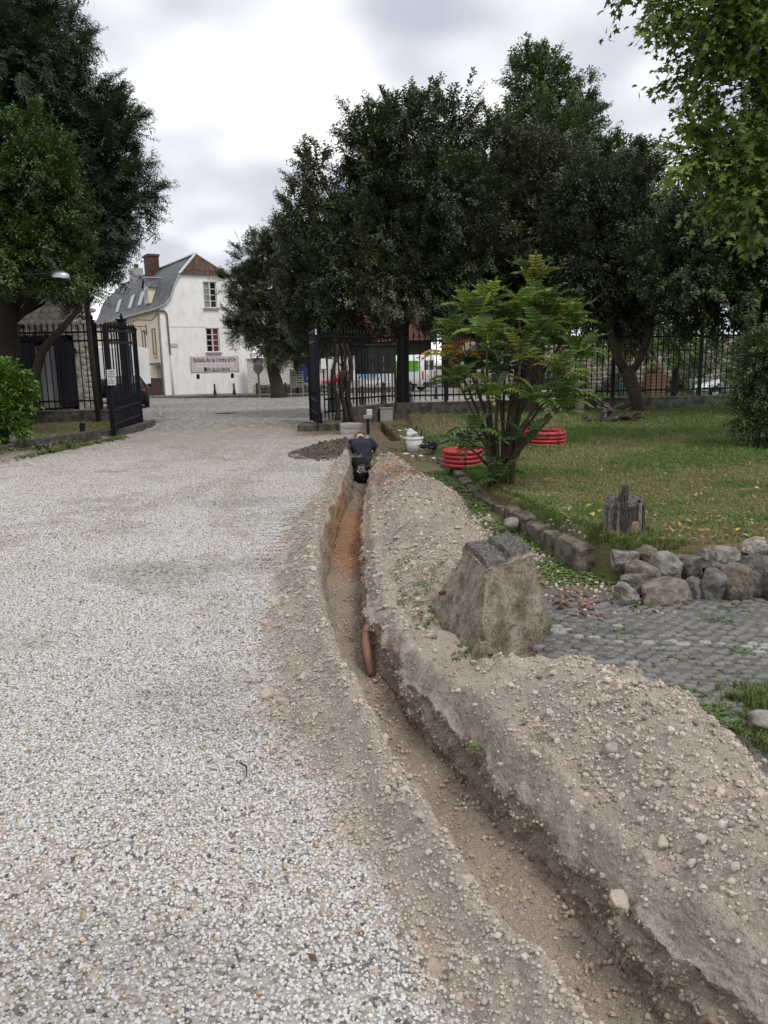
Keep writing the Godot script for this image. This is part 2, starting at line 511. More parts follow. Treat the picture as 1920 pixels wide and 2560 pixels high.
	# leaves: the tone comes with each copy
	for c in [["leaf", 0.5], ["leaf_gloss", 0.42], ["needle", 0.6], ["grass", 0.6]]:
		var p := mt(c[0], Color(1, 1, 1), c[1], null, Vector3.ONE, null, 0.0, 0.0, true)
		p.backlight_enabled = true
		p.backlight = Color(0.45, 0.5, 0.3)
	var mm := mt("mahonia_many", Color(1, 1, 1), 0.36, null, Vector3.ONE, null, 0.0, 0.0, true)
	mm.backlight_enabled = true
	mm.backlight = Color(0.4, 0.45, 0.2)
	mt("grey_stone", Color(0.33, 0.3, 0.27), 0.9, T.soft, Vector3(3, 3, 3), T.bump, 0.6)
	mt("spoil_stone", Color(0.42, 0.36, 0.3), 0.9, T.soft, Vector3(3, 3, 3), T.bump, 0.6)
	for i in 5:
		var c: Color = [Color(0.19, 0.26, 0.045), Color(0.12, 0.2, 0.045), Color(0.26, 0.27, 0.05), Color(0.4, 0.21, 0.055), Color(0.075, 0.14, 0.04)][i]
		var p := mt("mahonia%d" % i, c, 0.32, T.grain, Vector3(6, 6, 6))
		p.backlight_enabled = true
		p.backlight = Color(0.4, 0.45, 0.2)

# ---------------------------------------------------------------- the lie of the land
# the trench: distance ahead of the camera, left lip, right lip
const TR := [[-6.0, 4.0, 4.6], [0.0, 1.22, 1.66], [1.0, 0.74, 1.14], [1.6, 0.45, 0.93], [2.0, 0.28, 0.715], [2.5, 0.13, 0.555], [3.0, -0.04, 0.375], [3.9, -0.25, 0.08], [4.4, -0.34, -0.04], [5.15, -0.44, -0.13], [6.0, -0.51, -0.18], [7.5, -0.57, -0.215], [9.0, -0.545, -0.225], [10.4, -0.5, -0.205], [12.0, -0.53, -0.18], [13.5, -0.58, -0.17], [15.0, -0.58, -0.2], [17.0, -0.5, -0.3], [60.0, -0.4, -0.3]]
# spoil on the right: distance, height, how far it reaches from the lip
const HEAP := [[-6.0, 0.22, 0.8], [1.7, 0.22, 0.77], [2.3, 0.25, 0.88], [3.0, 0.26, 1.1], [3.45, 0.19, 1.05], [3.75, 0.07, 0.85], [3.95, 0.03, 0.8], [4.6, 0.04, 0.5], [5.1, 0.13, 0.8], [5.8, 0.24, 1.05], [7.0, 0.3, 1.2], [8.6, 0.28, 1.15], [10.0, 0.2, 0.85], [11.5, 0.12, 0.6], [13.2, 0.05, 0.4], [14.5, 0.0, 0.3], [60.0, 0.0, 0.3]]
const LEFT := [[-6.0, 0.08, 0.28], [2.0, 0.07, 0.3], [3.5, 0.11, 0.5], [5.0, 0.15, 0.44], [8.0, 0.16, 0.4], [11.0, 0.13, 0.36], [14.0, 0.07, 0.32], [15.5, 0.0, 0.3], [60.0, 0.0, 0.3]]
# the stone edging between the track side and the lawn: distance, x
const KERB := [[-6.0, 1.9], [4.9, 1.9], [5.3, 1.68], [6.1, 1.5], [7.03, 1.37], [9.26, 1.17], [12.0, 1.0], [16.0, 0.7], [60.0, 0.6]]

func along(table: Array, d: float, col: int) -> float:
	var n := table.size()
	if d <= table[0][0]:
		return table[0][col]
	for i in n - 1:
		if d < table[i + 1][0]:
			var t: float = (d - table[i][0]) / (table[i + 1][0] - table[i][0])
			t = lerpf(t, t * t * (3.0 - 2.0 * t), 0.35)
			return lerpf(table[i][col], table[i + 1][col], t)
	return table[n - 1][col]

func n3(x: float, y: float, z: float, f: float) -> float:
	return nz.get_noise_3d(x * f * 100.0, y * f * 100.0, z * f * 100.0)

# ground without the digging
func base_h(x: float, d: float) -> float:
	var h := -0.25 * sm(24.0, 48.0, d) - 0.4 * sm(4.0, 14.0, x) * sm(26.0, 42.0, d)
	var k := along(KERB, d, 1)
	var lawn := sm(k - 0.02, k + 0.1, x) * sm(5.4, 5.58, d + 0.12 * (x - 1.7)) * (1.0 - sm(22.3, 22.9, d))
	h += lawn * (lerpf(0.24, 0.14, sm(5.5, 10.0, d)) + 0.05 * n3(x, 0, d, 0.25))
	h -= 0.03 * sm(1.1, 1.6, x) * (1.0 - sm(5.0, 5.4, d))
	# the planted bed on the left
	h += 0.16 * (1.0 - sm(-7.05, -6.85, x + 0.16 * sm(14.0, 17.0, d) * -2.0)) * (1.0 - sm(22.3, 22.9, d))
	return h

func branch_cut(x: float, d: float) -> float:
	if d < 16.3 or d > 22.0:
		return 0.0
	var c := lerpf(0.27, -0.13, (d - 16.5) / 5.2)
	return 0.28 * (1.0 - sm(0.07, 0.13, absf(x - c))) * sm(16.3, 16.7, d) * (1.0 - sm(21.3, 21.9, d))

func ground_h(x: float, d: float) -> float:
	var l := along(TR, d, 1)
	var r := along(TR, d, 2)
	var h := base_h(x, d)
	var live := 1.0 - sm(15.2, 16.2, d)
	var rough := 0.0
	if x > r and x < 3.5:
		var reach := along(HEAP, d, 2) * (1.0 + 0.18 * n3(0.0, 3.0, d, 0.55))
		var t := (x - r) / reach
		if t < 1.0:
			var tb := clampf((x - r - 0.16) / max(reach - 0.16, 0.1), 0.0, 1.0)
			var bump := pow(sin(PI * pow(tb, 0.85)), 0.95)
			# the bank of dust swept up along the cut edge
			var lipx := (x - r - 0.11) / 0.075
			var bank := 0.085 * exp(-lipx * lipx) * (1.0 + 0.5 * n3(0.0, 47.0, d, 0.9))
			var hh := along(HEAP, d, 1) * (1.0 + 0.35 * n3(x, 1.0, d, 0.7))
			h += live * (0.03 * (1.0 - t) + hh * bump + bank - 0.055 * (1.0 - sm(0.0, 0.1, x - r)))
			rough = 1.0 - sm(0.8, 1.0, t)
	elif x < l:
		var t2 := (l - x) / (along(LEFT, d, 2) * (1.0 + 0.45 * n3(0.0, 7.0, d, 0.6)))
		if t2 < 1.0:
			h += live * ((0.02 + along(LEFT, d, 1) * (1.0 + 0.7 * n3(x, 5.0, d, 0.8))) * (1.0 - sm(0.1, 1.0, t2)) + 0.05 * exp(-pow((l - x - 0.07) / 0.06, 2.0)) - 0.05 * (1.0 - sm(0.0, 0.07, l - x)))
			rough = 1.0 - sm(0.7, 1.0, t2)
		# dark earth thrown out beside the worker
		var dx := (x + 1.0) / 0.62
		var dz := (d - 14.3) / 1.0
		var q := dx * dx + dz * dz
		if q < 1.6:
			h += 0.2 * exp(-2.2 * q) * (1.0 + 0.5 * n3(x, 9.0, d, 1.3))
			rough = max(rough, 1.0 - sm(0.7, 1.5, q))
	h += rough * (0.05 * n3(x, 2.0, d, 1.6) + 0.045 * n3(x, 4.0, d, 4.5) + 0.028 * n3(x, 6.0, d, 11.0) + 0.012 * n3(x, 6.5, d, 24.0))
	h += 0.012 * n3(x, 8.0, d, 0.5) + 0.004 * n3(x, 8.0, d, 4.0)
	# ruts left by the digger on the gravel
	if x < l and d > 3.0 and d < 16.0:
		var u := x + 0.95 + 0.05 * (d - 5.0) * 0.3
		h -= 0.016 * exp(-u * u * 55.0) * (0.5 + 0.5 * sin(d * 42.0)) * sm(5.2, 6.2, d) * (1.0 - sm(8.5, 9.5, d))
	return h - branch_cut(x, d)

const C_GRAVEL := Color(0.43, 0.415, 0.398)
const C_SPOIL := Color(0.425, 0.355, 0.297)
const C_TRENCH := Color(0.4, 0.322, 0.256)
const C_ORANGE := Color(0.39, 0.19, 0.085)
const C_DARK := Color(0.1, 0.078, 0.06)
const C_DIRT := Color(0.17, 0.12, 0.075)
const C_TURF := Color(0.085, 0.095, 0.034)

# where wheels have pressed the gravel into dust: two lanes sweeping to the gate and one that swings left
func wheel_lane(x: float, d: float) -> float:
	var c := lerpf(-1.35, -3.9, sm(2.0, 21.0, d)) - 0.35 * sin(d * 0.22)
	var c2 := -2.6 - 0.028 * pow(max(0.0, 15.0 - d), 2.0)
	var v := 0.0
	for q in [[c - 0.75, 0.3], [c + 0.72, 0.26], [c2 - 0.7, 0.3], [c2 + 0.8, 0.28]]:
		var u: float = (x - q[0] + 0.14 * n3(x, 35.0, d, 0.5)) / q[1]
		v = max(v, exp(-u * u))
	return v * sm(-0.25, 0.35, n3(x, 37.0, d * 0.6, 0.45) + 0.35 * n3(x, 39.0, d, 2.4)) * sm(2.2, 4.5, d)

func ground_color(x: float, d: float, in_trench: bool) -> Color:
	var l := along(TR, d, 1)
	var r := along(TR, d, 2)
	var m := n3(x, 11.0, d, 0.4)
	var f := n3(x, 13.0, d, 2.2)
	var k := along(KERB, d, 1)
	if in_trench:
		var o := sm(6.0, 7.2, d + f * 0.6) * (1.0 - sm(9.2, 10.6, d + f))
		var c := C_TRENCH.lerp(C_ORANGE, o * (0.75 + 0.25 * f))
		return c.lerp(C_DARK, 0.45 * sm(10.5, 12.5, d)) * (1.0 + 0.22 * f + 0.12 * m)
	if x > r:
		var reach := along(HEAP, d, 2)
		var t := (x - r) / reach + 0.12 * f + 0.08 * m
		var c2 := C_SPOIL.lerp(C_ORANGE, 0.62 * sm(0.25, 0.6, f + m + 0.45) * sm(9.0, 10.0, d) * (1.0 - sm(11.4, 12.4, d)))
		c2 = c2.lerp(C_DIRT, sm(11.5, 13.0, d))
		var side := C_DIRT
		if d < 5.2 and x > 1.0:
			side = Color(0.15, 0.14, 0.13)
		elif x > k - 0.05:
			var dry := sm(0.0, 0.5, m + 0.3 * f + 0.45 * (1.0 - sm(12.0, 16.0, d)) - 0.3)
			side = C_TURF.lerp(Color(0.17, 0.13, 0.06), dry)
			# trampled bare earth by the gate
			side = side.lerp(Color(0.13, 0.095, 0.068), sm(15.0, 17.0, d + m * 2.0) * (1.0 - sm(2.0, 3.6, x + m)))
			if d > 12.0 and x < 2.2:
				side = side.lerp(C_DIRT, 0.6)
		elif d < 13.0:
			side = Color(0.16, 0.13, 0.07)
		c2 = c2.lerp(side, sm(0.85, 1.0, t) if d < 14.0 else 1.0)
		return c2 * (1.0 + 0.2 * f + 0.16 * m + 0.18 * n3(x, 45.0, d, 1.1))
	var lw := along(LEFT, d, 2)
	var s := (l - x) / lw
	var edge := (1.0 - sm(0.75, 1.15, s + 0.35 * f + 0.25 * m)) * (1.0 - sm(14.5, 16.0, d))
	var g := C_GRAVEL
	g = g.lerp(Color(0.43, 0.375, 0.33), wheel_lane(x, d) * 0.95)
	g = g.lerp(Color(0.4, 0.35, 0.315), 0.55 * sm(6.5, 14.0, d + 2.0 * n3(x, 61.0, d, 0.4)))
	g = g.lerp(Color(0.46, 0.4, 0.35), sm(0.02, 0.45, m + 0.35 * f) * 0.75)
	g = g.lerp(Color(0.33, 0.32, 0.31), sm(0.1, 0.5, n3(x, 17.0, d * 1.6, 0.5)) * 0.5)
	g = g.lerp(Color(0.42, 0.34, 0.28), sm(0.12, 0.5, n3(x * 0.5, 19.0, d * 2.2, 0.35)) * sm(8.0, 14.0, d) * 0.7)
	g = g.lerp(C_SPOIL, edge)
	var q := pow((x + 1.0) / 0.62, 2.0) + pow((d - 14.3) / 1.0, 2.0)
	g = g.lerp(C_DARK, 1.0 - sm(0.5, 1.3, q + 0.4 * f))
	g = g.lerp(C_DIRT, sm(17.2, 18.6, d + m * 1.5) * sm(-2.6, -1.5, x) )
	g = g.lerp(Color(0.15, 0.105, 0.06), 1.0 - sm(-7.1, -6.75, x - 0.25 * sm(14.0, 17.0, d)))
	return g * (1.0 + 0.1 * f)

# a point of the right wall of the trench, t = 0 at the floor, 1 at the lip
func right_wall(D: float, t: float) -> Vector3:
	var cut := 1.0 - sm(15.3, 16.1, D)
	var wob := sm(0.9, 1.3, D) * (1.0 - sm(14.5, 16.0, D))
	var r := along(TR, D, 2)
	var fl := -(0.25 + 0.13 * sm(9.0, 13.0, D)) * cut
	var y := lerpf(fl, ground_h(r + 0.001, D), t)
	var wr := wob * (0.045 * n3(7.0, 0.0, D, 1.1) + 0.02 * n3(9.0, 0.0, D, 4.0))
	var x := r + wr + cut * (-0.02 * (1.0 - t) + 0.04 * n3(15.0, y * 2.0, D, 3.0) + 0.024 * n3(15.0, y * 2.0, D, 10.0) + 0.016 * n3(15.0, y, D, 24.0))
	return Vector3(x, y, -D)

# one continuous sheet, handed out by kind of ground to its own mesh
func build_ground() -> void:
	var ds: Array[float] = [-14.0, -9.0, -6.0, -4.0, -2.5, -1.2, -0.3, 0.3, 0.7]
	var d := 0.95
	while d < 24.3:
		ds.append(d)
		d += clampf(0.0085 * d, 0.011, 0.12)
	var nd := ds.size()
	# columns: k < 0 left of the trench, then the trench walls and floor, then the right
	var outs: Array[float] = []
	var o := 0.0
	while o < 17.0:
		outs.append(o)
		o += 0.012 + clampf(0.02 * o, 0.0, 0.022) + max(0.0, o - 1.5) * 0.07
	var WALL := 12
	var FLOOR := 14
	var no := outs.size()
	var ncol := no * 2 + WALL * 2 + FLOOR
	var P := PackedVector3Array()
	var C := PackedColorArray()
	P.resize(nd * ncol)
	C.resize(nd * ncol)
	for i in nd:
		var D := ds[i]
		var l := along(TR, D, 1)
		var r := along(TR, D, 2)
		var wob := sm(0.9, 1.3, D) * (1.0 - sm(14.5, 16.0, D))
		var wl := wob * (0.045 * n3(1.0, 0.0, D, 1.1) + 0.02 * n3(3.0, 0.0, D, 4.0))
		var wr := wob * (0.045 * n3(7.0, 0.0, D, 1.1) + 0.02 * n3(9.0, 0.0, D, 4.0))
		var cut := 1.0 - sm(15.3, 16.1, D)
		var depth := (0.25 + 0.13 * sm(9.0, 13.0, D)) * cut
		for j in ncol:
			var p: Vector3
			var intr := false
			if j < no:
				var x: float = l + wl - outs[no - 1 - j]
				p = Vector3(x, ground_h(min(x, l - 0.001), D), -D)
			elif j >= no + WALL * 2 + FLOOR:
				var x2: float = r + wr + outs[j - no - WALL * 2 - FLOOR]
				p = Vector3(x2, ground_h(max(x2, r + 0.001), D), -D)
			else:
				var q := j - no
				var fl := -depth + 0.018 * cut * n3(l + q * 0.03, 21.0, D, 2.5) + 0.01 * cut * n3(q * 0.03, 23.0, D, 9.0)
				var x3: float
				var y3: float
				if q < WALL:
					var t := float(q + 1) / (WALL + 1)
					var top := ground_h(l - 0.001, D)
					y3 = lerpf(top, fl, t)
					x3 = l + wl + cut * (0.05 * t + 0.03 * n3(5.0, y3 * 2.0, D, 3.0) + 0.016 * n3(5.0, y3 * 2.0, D, 11.0))
				elif q >= WALL + FLOOR:
					var t3 := float(q - WALL - FLOOR + 1) / (WALL + 1)
					var top2 := ground_h(r + 0.001, D)
					y3 = lerpf(fl, top2, t3)
					x3 = r + wr + cut * (0.0 - 0.02 * (1.0 - t3) + 0.04 * n3(15.0, y3 * 2.0, D, 3.0) + 0.024 * n3(15.0, y3 * 2.0, D, 10.0) + 0.016 * n3(15.0, y3, D, 24.0))
				else:
					var t4 := float(q - WALL + 0.5) / FLOOR
					x3 = lerpf(l + 0.07, r - 0.02, t4)
					var e: float = absf(t4 - 0.5) * 2.0
					y3 = fl + 0.05 * e * e * e * cut
				if D > 16.1:
					y3 = ground_h(x3, D)
				else:
					intr = true
				p = Vector3(x3, y3, -D)
			P[i * ncol + j] = p
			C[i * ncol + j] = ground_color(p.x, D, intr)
	# normals from the whole sheet so that the joints do not show
	var N := PackedVector3Array()
	N.resize(P.size())
	for i in nd:
		for j in ncol:
			var a := P[i * ncol + min(j + 1, ncol - 1)] - P[i * ncol + max(j - 1, 0)]
			var b := P[min(i + 1, nd - 1) * ncol + j] - P[max(i - 1, 0) * ncol + j]
			N[i * ncol + j] = a.cross(b).normalized()
	var kinds := {"gravel_drive": PackedInt32Array(), "trench": PackedInt32Array(), "spoil_heap": PackedInt32Array(), "lawn": PackedInt32Array(), "flower_bed_earth": PackedInt32Array()}
	for i in nd - 1:
		for j in ncol - 1:
			var v := i * ncol + j
			var x := P[v].x
			var D := ds[i]
			var who := "gravel_drive"
			if j >= no - 1 and j < ncol - no and D < 16.2:
				who = "trench"
			elif j >= ncol - no:
				who = "lawn"
				if x - along(TR, D, 2) < along(HEAP, D, 2) and D < 14.3:
					who = "spoil_heap"
				elif D < 5.25:
					who = "gravel_drive" if x < 1.0 else "flower_bed_earth"
			elif x < -6.85 + 0.2 * sm(14.0, 17.0, D):
				who = "flower_bed_earth"
			elif D < 14.6 and along(TR, D, 1) - x < along(LEFT, D, 2) * 0.8:
				who = "spoil_heap"
			var arr: PackedInt32Array = kinds[who]
			arr.append_array(PackedInt32Array([v, v + ncol, v + 1, v + 1, v + ncol, v + ncol + 1]))
			kinds[who] = arr
	var mats := {"gravel_drive": "gravel", "trench": "earth", "spoil_heap": "earth", "lawn": "turf", "flower_bed_earth": "turf"}
	for who in kinds:
		var at := {}
		var pv := PackedVector3Array()
		var nv := PackedVector3Array()
		var cv := PackedColorArray()
		var iv := PackedInt32Array()
		for v in kinds[who]:
			if not at.has(v):
				at[v] = pv.size()
				pv.append(P[v]); nv.append(N[v]); cv.append(C[v])
			iv.append(at[v])
		var arrs := []
		arrs.resize(Mesh.ARRAY_MAX)
		arrs[Mesh.ARRAY_VERTEX] = pv
		arrs[Mesh.ARRAY_NORMAL] = nv
		arrs[Mesh.ARRAY_COLOR] = cv
		arrs[Mesh.ARRAY_INDEX] = iv
		var am := ArrayMesh.new()
		am.add_surface_from_arrays(Mesh.PRIMITIVE_TRIANGLES, arrs)
		struct(who, am, M[mats[who]])
	# the far ground: the cobbled square falling gently away, and the land round it
	var s := begin()
	var xs := [-120.0, -60.0, -30.0, -17.0, -12.0, -8.0, -4.0, 0.0, 4.0, 7.0, 10.0, 14.0, 19.0, 30.0, 60.0, 120.0]
	var zs := [24.25, 26.0, 29.0, 32.0, 36.0, 40.0, 44.0, 48.0, 55.0, 70.0, 120.0, 300.0]
	for i in zs.size() - 1:
		for j in xs.size() - 1:
			var q: Array[Vector3] = []
			for e in [[0, 0], [1, 0], [1, 1], [0, 1]]:
				var x: float = xs[j + e[0]]
				var D2: float = zs[i + e[1]]
				q.append(Vector3(x, base_h(x, D2) - 0.004, -D2))
			quad(s, q[0], q[1], q[2], q[3], q[0] - Vector3(0, 5, 0))
	struct("cobbled_square", done(s), M.joint)
	var s2 := begin()
	for e in [[-120.0, -16.6, -14.0, 24.25], [17.4, 120.0, -14.0, 24.25], [-120.0, 120.0, -60.0, -14.0]]:
		quad(s2, Vector3(e[0], -0.03, -e[2]), Vector3(e[1], -0.03, -e[2]), Vector3(e[1], -0.03, -e[3]), Vector3(e[0], -0.03, -e[3]), Vector3(0, -9, 0))
	struct("ground", done(s2), mt("far_earth", Color(0.2, 0.17, 0.12), 0.95, T.blotch, Vector3(0.2, 0.2, 0.2)))

func pebble_mesh(sd: float, flat := 0.7, sq := 0.0) -> ArrayMesh:
	return lump(1, Vector3(0.5, 0.5 * flat, 0.4), 0.5, 0.8, sd, sq > 0.0, sq)

func pebble_tone() -> Color:
	var t := rng.randf()
	var c: Color
	if t < 0.68:
		c = Color(0.545, 0.54, 0.53) * rf(0.78, 1.08)
	elif t < 0.84:
		c = Color(0.47, 0.43, 0.395) * rf(0.7, 1.05)
	elif t < 0.967:
		c = Color(0.33, 0.315, 0.3) * rf(0.6, 1.1)
	elif t < 0.98:
		c = Color(0.5, 0.36, 0.22) * rf(0.6, 1.0)
	else:
		c = Color(0.075, 0.075, 0.08)
	return c

func scatter_stones() -> void:
	# gravel: each pebble a stone of its own, in the strip that can be told apart
	var bufs := [PackedFloat32Array(), PackedFloat32Array(), PackedFloat32Array()]
	var D := 1.0
	while D < 19.0:
		var step := 0.1
		var w0 := -0.62 * D - 0.6
		var w1 := along(TR, D, 1) - 0.02
		var dens := lerpf(10500.0, 3300.0, sm(2.5, 11.0, D)) * (1.0 - sm(10.0, 19.0, D))
		var n := int(dens * step * (w1 - w0))
		for i in n:
			var x := rf(w0, w1)
			var d := D + rng.randf() * step
			var spoil := (1.0 - sm(0.6, 1.1, (along(TR, d, 1) - x) / along(LEFT, d, 2) + 0.3 * n3(x, 13.0, d, 2.2)))
			# bare sandy patches where the gravel is thin
			var bare: float = max(sm(0.3, 0.55, n3(x, 27.0, d, 0.75) + 0.3 * n3(x, 29.0, d, 3.0)), 0.92 * wheel_lane(x, d))
			if pow((x + 1.0) / 0.62, 2.0) + pow((d - 14.3) / 1.0, 2.0) < 1.25:
				continue
			if rng.randf() < max(0.55 * spoil, 0.93 * bare):
				continue
			var size := lerpf(0.008, 0.0155, pow(rng.randf(), 1.6)) * lerpf(1.0, 1.5, sm(4.0, 12.0, D))
			if spoil > 0.5 and rng.randf() < 0.03:
				size *= rf(1.3, 2.0)
			var c := pebble_tone()
			var dk := sm(0.1, 0.5, n3(x, 17.0, d * 1.6, 0.5))
			c = c * lerpf(1.0, 0.62, dk * rng.randf())
			c = c.lerp(Color(0.42, 0.37, 0.33) * rf(0.75, 1.15), 0.55 * sm(6.5, 14.0, d + 2.0 * n3(x, 61.0, d, 0.4)))
			c = c.lerp(C_SPOIL * rf(0.72, 1.15), spoil * 0.85)
			push(bufs[i % 3], spun(Vector3.ONE * size, 0.6), Vector3(x, ground_h(x, d) + size * 0.16, -d), c)
		D += step
	for k in 3:
		multi("gravel", pebble_mesh(1.0 + k, [0.62, 0.75, 0.5][k]), M.stone_bit, bufs[k])
	# stones of every size in the spoil
	var sb := [PackedFloat32Array(), PackedFloat32Array(), PackedFloat32Array()]
	D = 1.0
	while D < 13.5:
		var step2 := 0.1
		var r0 := along(TR, D, 2)
		var wide := along(HEAP, D, 2) * 1.12
		var n2 := int(lerpf(11000.0, 3600.0, sm(2.5, 11.0, D)) * step2 * wide)
		for i in n2:
			var x := r0 + 0.02 + wide * rng.randf()
			var d := D + rng.randf() * step2
			# the coarse stones roll into drifts, fine soil shows between
			var drift := sm(-0.25, 0.3, n3(x, 31.0, d, 0.8))
			if rng.randf() > 0.25 + 0.75 * drift or absf(x - along(TR, d, 2) - 0.11) < 0.09 and rng.randf() < 0.75:
				continue
			if d > 3.95 and d < 5.0 and x > 0.27 and x < 0.95:
				continue
			var size := 0.004 + 0.013 * pow(rng.randf(), 2.6) + (rf(0.008, 0.026) if rng.randf() < 0.02 else 0.0)
			size *= lerpf(1.0, 1.5, sm(4.0, 12.0, D))
			var c := C_SPOIL * rf(0.72, 1.22)
			var t := rng.randf()
			if t < 0.16:
				c = Color(0.5, 0.46, 0.41) * rf(0.8, 1.08)
			elif t < 0.28:
				c = Color(0.22, 0.185, 0.16) * rf(0.7, 1.1)
			if d > 9.0 and d < 11.8 and rng.randf() < 0.45:
				c = C_ORANGE * rf(0.9, 1.4)
			push(sb[i % 3], spun(Vector3.ONE * size, 1.0), Vector3(x, ground_h(x, d) + size * 0.18, -d), c)
		D += step2
	# crumbled clods along both ridges
	for i in 1700:
		var d := lerpf(1.3, 13.2, pow(rng.randf(), 1.3))
		var right := rng.randf() < 0.45
		var x := along(TR, d, 2) + 0.03 + absf(rng.randfn(0.0, 0.22)) if right else along(TR, d, 1) - 0.03 - absf(rng.randfn(0.0, 0.2)) * (along(LEFT, d, 2) / 0.36)
		if d > 3.9 and d < 5.1 and x > 0.22:
			continue
		var size := (0.011 + 0.03 * pow(rng.randf(), 3.0)) * lerpf(0.75, 1.4, sm(2.0, 7.0, d))
		push(sb[i % 3], spun(Vector3(size, size * 0.8, size), 1.0), Vector3(x, ground_h(x, d) + size * 0.12, -d), C_SPOIL * rf(0.75, 1.1))
	# broken bits on the bare ground by the end of the edging
	for i in 1800:
		var d := rf(4.7, 7.2)
		var x := along(KERB, min(d, 5.6), 1) - rf(0.02, 0.75)
		if x < 0.98 and d < 5.1:
			continue
		var size := 0.006 + 0.03 * pow(rng.randf(), 3.5)
		push(sb[i % 3], spun(Vector3.ONE * size, 1.0), Vector3(x, ground_h(x, d) + size * 0.15, -d), [C_SPOIL, Color(0.2, 0.17, 0.14), Color(0.45, 0.42, 0.38)][rng.randi() % 3] * rf(0.6, 1.2))
	# crumbs on the trench floor and dark clods on the earth heap
	for i in 9000:
		var d := lerpf(1.2, 13.0, pow(rng.randf(), 1.6))
		var t := rng.randf()
		var x := lerpf(along(TR, d, 1) + 0.08, along(TR, d, 2) - 0.03, t)
		var y := -(0.25 + 0.13 * sm(9.0, 13.0, d)) + 0.018 * n3(along(TR, d, 1) + (9.0 + t * 14.0) * 0.03, 21.0, d, 2.5) + 0.05 * pow(absf(t - 0.5) * 2.0, 3.0)
		var size := 0.004 + 0.018 * pow(rng.randf(), 5.0)
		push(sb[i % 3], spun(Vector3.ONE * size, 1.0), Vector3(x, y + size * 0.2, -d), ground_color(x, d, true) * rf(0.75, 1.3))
	for i in 1500:
		var a := rng.randf() * TAU
		var rr := sqrt(rng.randf()) * 1.05
		var x := -1.0 + cos(a) * rr * 0.72
		var d := 14.3 + sin(a) * rr * 1.2
		var size := 0.015 + 0.05 * pow(rng.randf(), 3.0)
		push(sb[i % 3], spun(Vector3.ONE * size, 1.0), Vector3(x, ground_h(x, d) + size * 0.15, -d), C_DARK * rf(0.5, 1.6))
	# stones showing in the cut face of the right wall
	for i in 9000:
		var d := lerpf(1.2, 13.0, pow(rng.randf(), 1.5))
		var w := right_wall(d, rf(0.12, 1.0))
		var size := 0.005 + 0.016 * pow(rng.randf(), 3.0)
		push(sb[i % 3], spun(Vector3.ONE * size, 1.5), w + Vector3(size * 0.1, 0, 0), ground_color(w.x, d, true) * rf(0.65, 1.25))
	# torn roots hanging out of the cut face
	var rb := PackedFloat32Array()
	for i in 260:
		var d := lerpf(1.4, 8.0, pow(rng.randf(), 1.5))
		var w := right_wall(d, rf(0.45, 0.98))
		push(rb, Basis(Vector3.BACK, rf(1.2, 2.6)) * spun(Vector3(1, rf(0.6, 1.8), 1)), w, Color(0.16, 0.115, 0.08) * rf(0.5, 1.4))
	multi("torn_roots", tuft(4, 0.035, 1.1, 0.0011, 95), M.stone_bit, rb)
	for k in 3:
		multi("spoil_gravel", pebble_mesh(11.0 + k, 0.75, 0.45), M.stone_bit, sb[k])
	# the larger loose stones, each a piece of the heap it lies on
	var heap: Node = get_node("spoil_heap")
	var lumps := []
	for k in 4:
		lumps.append(crag(2, Vector3(0.5, 0.36, 0.42), 40 + k))
	var stones := [[0.83, 2.66, 0.07], [0.56, 2.72, 0.05], [0.86, 2.2, 0.06], [0.98, 2.5, 0.045], [1.2, 2.3, 0.05], [0.68, 2.05, 0.075], [1.05, 3.0, 0.06], [0.75, 3.3, 0.05],
		[-0.02, 2.9, 0.06], [0.02, 2.55, 0.045], [0.05, 2.48, 0.05], [0.13, 2.4, 0.05], [0.1, 2.3, 0.045], [0.17, 2.25, 0.04], [0.22, 2.02, 0.05], [-0.22, 3.05, 0.05], [-0.36, 3.3, 0.055], [-0.6, 3.55, 0.09], [-0.5, 3.48, 0.09], [-0.42, 3.6, 0.06], [-0.74, 4.55, 0.08], [-0.95, 5.2, 0.05],
		[-0.72, 4.9, 0.06], [-0.8, 5.9, 0.07], [-0.88, 6.9, 0.08], [-0.86, 6.75, 0.09], [-0.9, 7.2, 0.08], [-0.85, 8.0, 0.07], [-0.8, 8.8, 0.08], [-0.75, 10.0, 0.09],
		[0.1, 6.3, 0.08], [0.3, 6.8, 0.1], [0.05, 7.4, 0.09], [0.45, 7.6, 0.08], [0.2, 8.3, 0.09], [0.6, 6.2, 0.06], [0.35, 9.2, 0.09], [0.1, 9.8, 0.1], [0.7, 7.1, 0.07], [-0.02, 5.9, 0.07], [0.4, 5.6, 0.06], [0.55, 8.6, 0.08], [0.93, 7.9, 0.08], [0.9, 6.3, 0.07], [0.2, 5.4, 0.05], [0.25, 10.6, 0.09]]
	for k in stones.size():
		var q: Array = stones[k]
		var b := spun(Vector3(q[2], q[2] * rf(0.7, 1.0), q[2] * rf(0.7, 1.1)), 0.5)
		var o := put("stone", lumps[k % 4], M["spoil_stone"] if k % 3 else M["grey_stone"], heap, Transform3D(b, Vector3(q[0], ground_h(q[0], q[1]) + q[2] * 0.1, -q[1])))

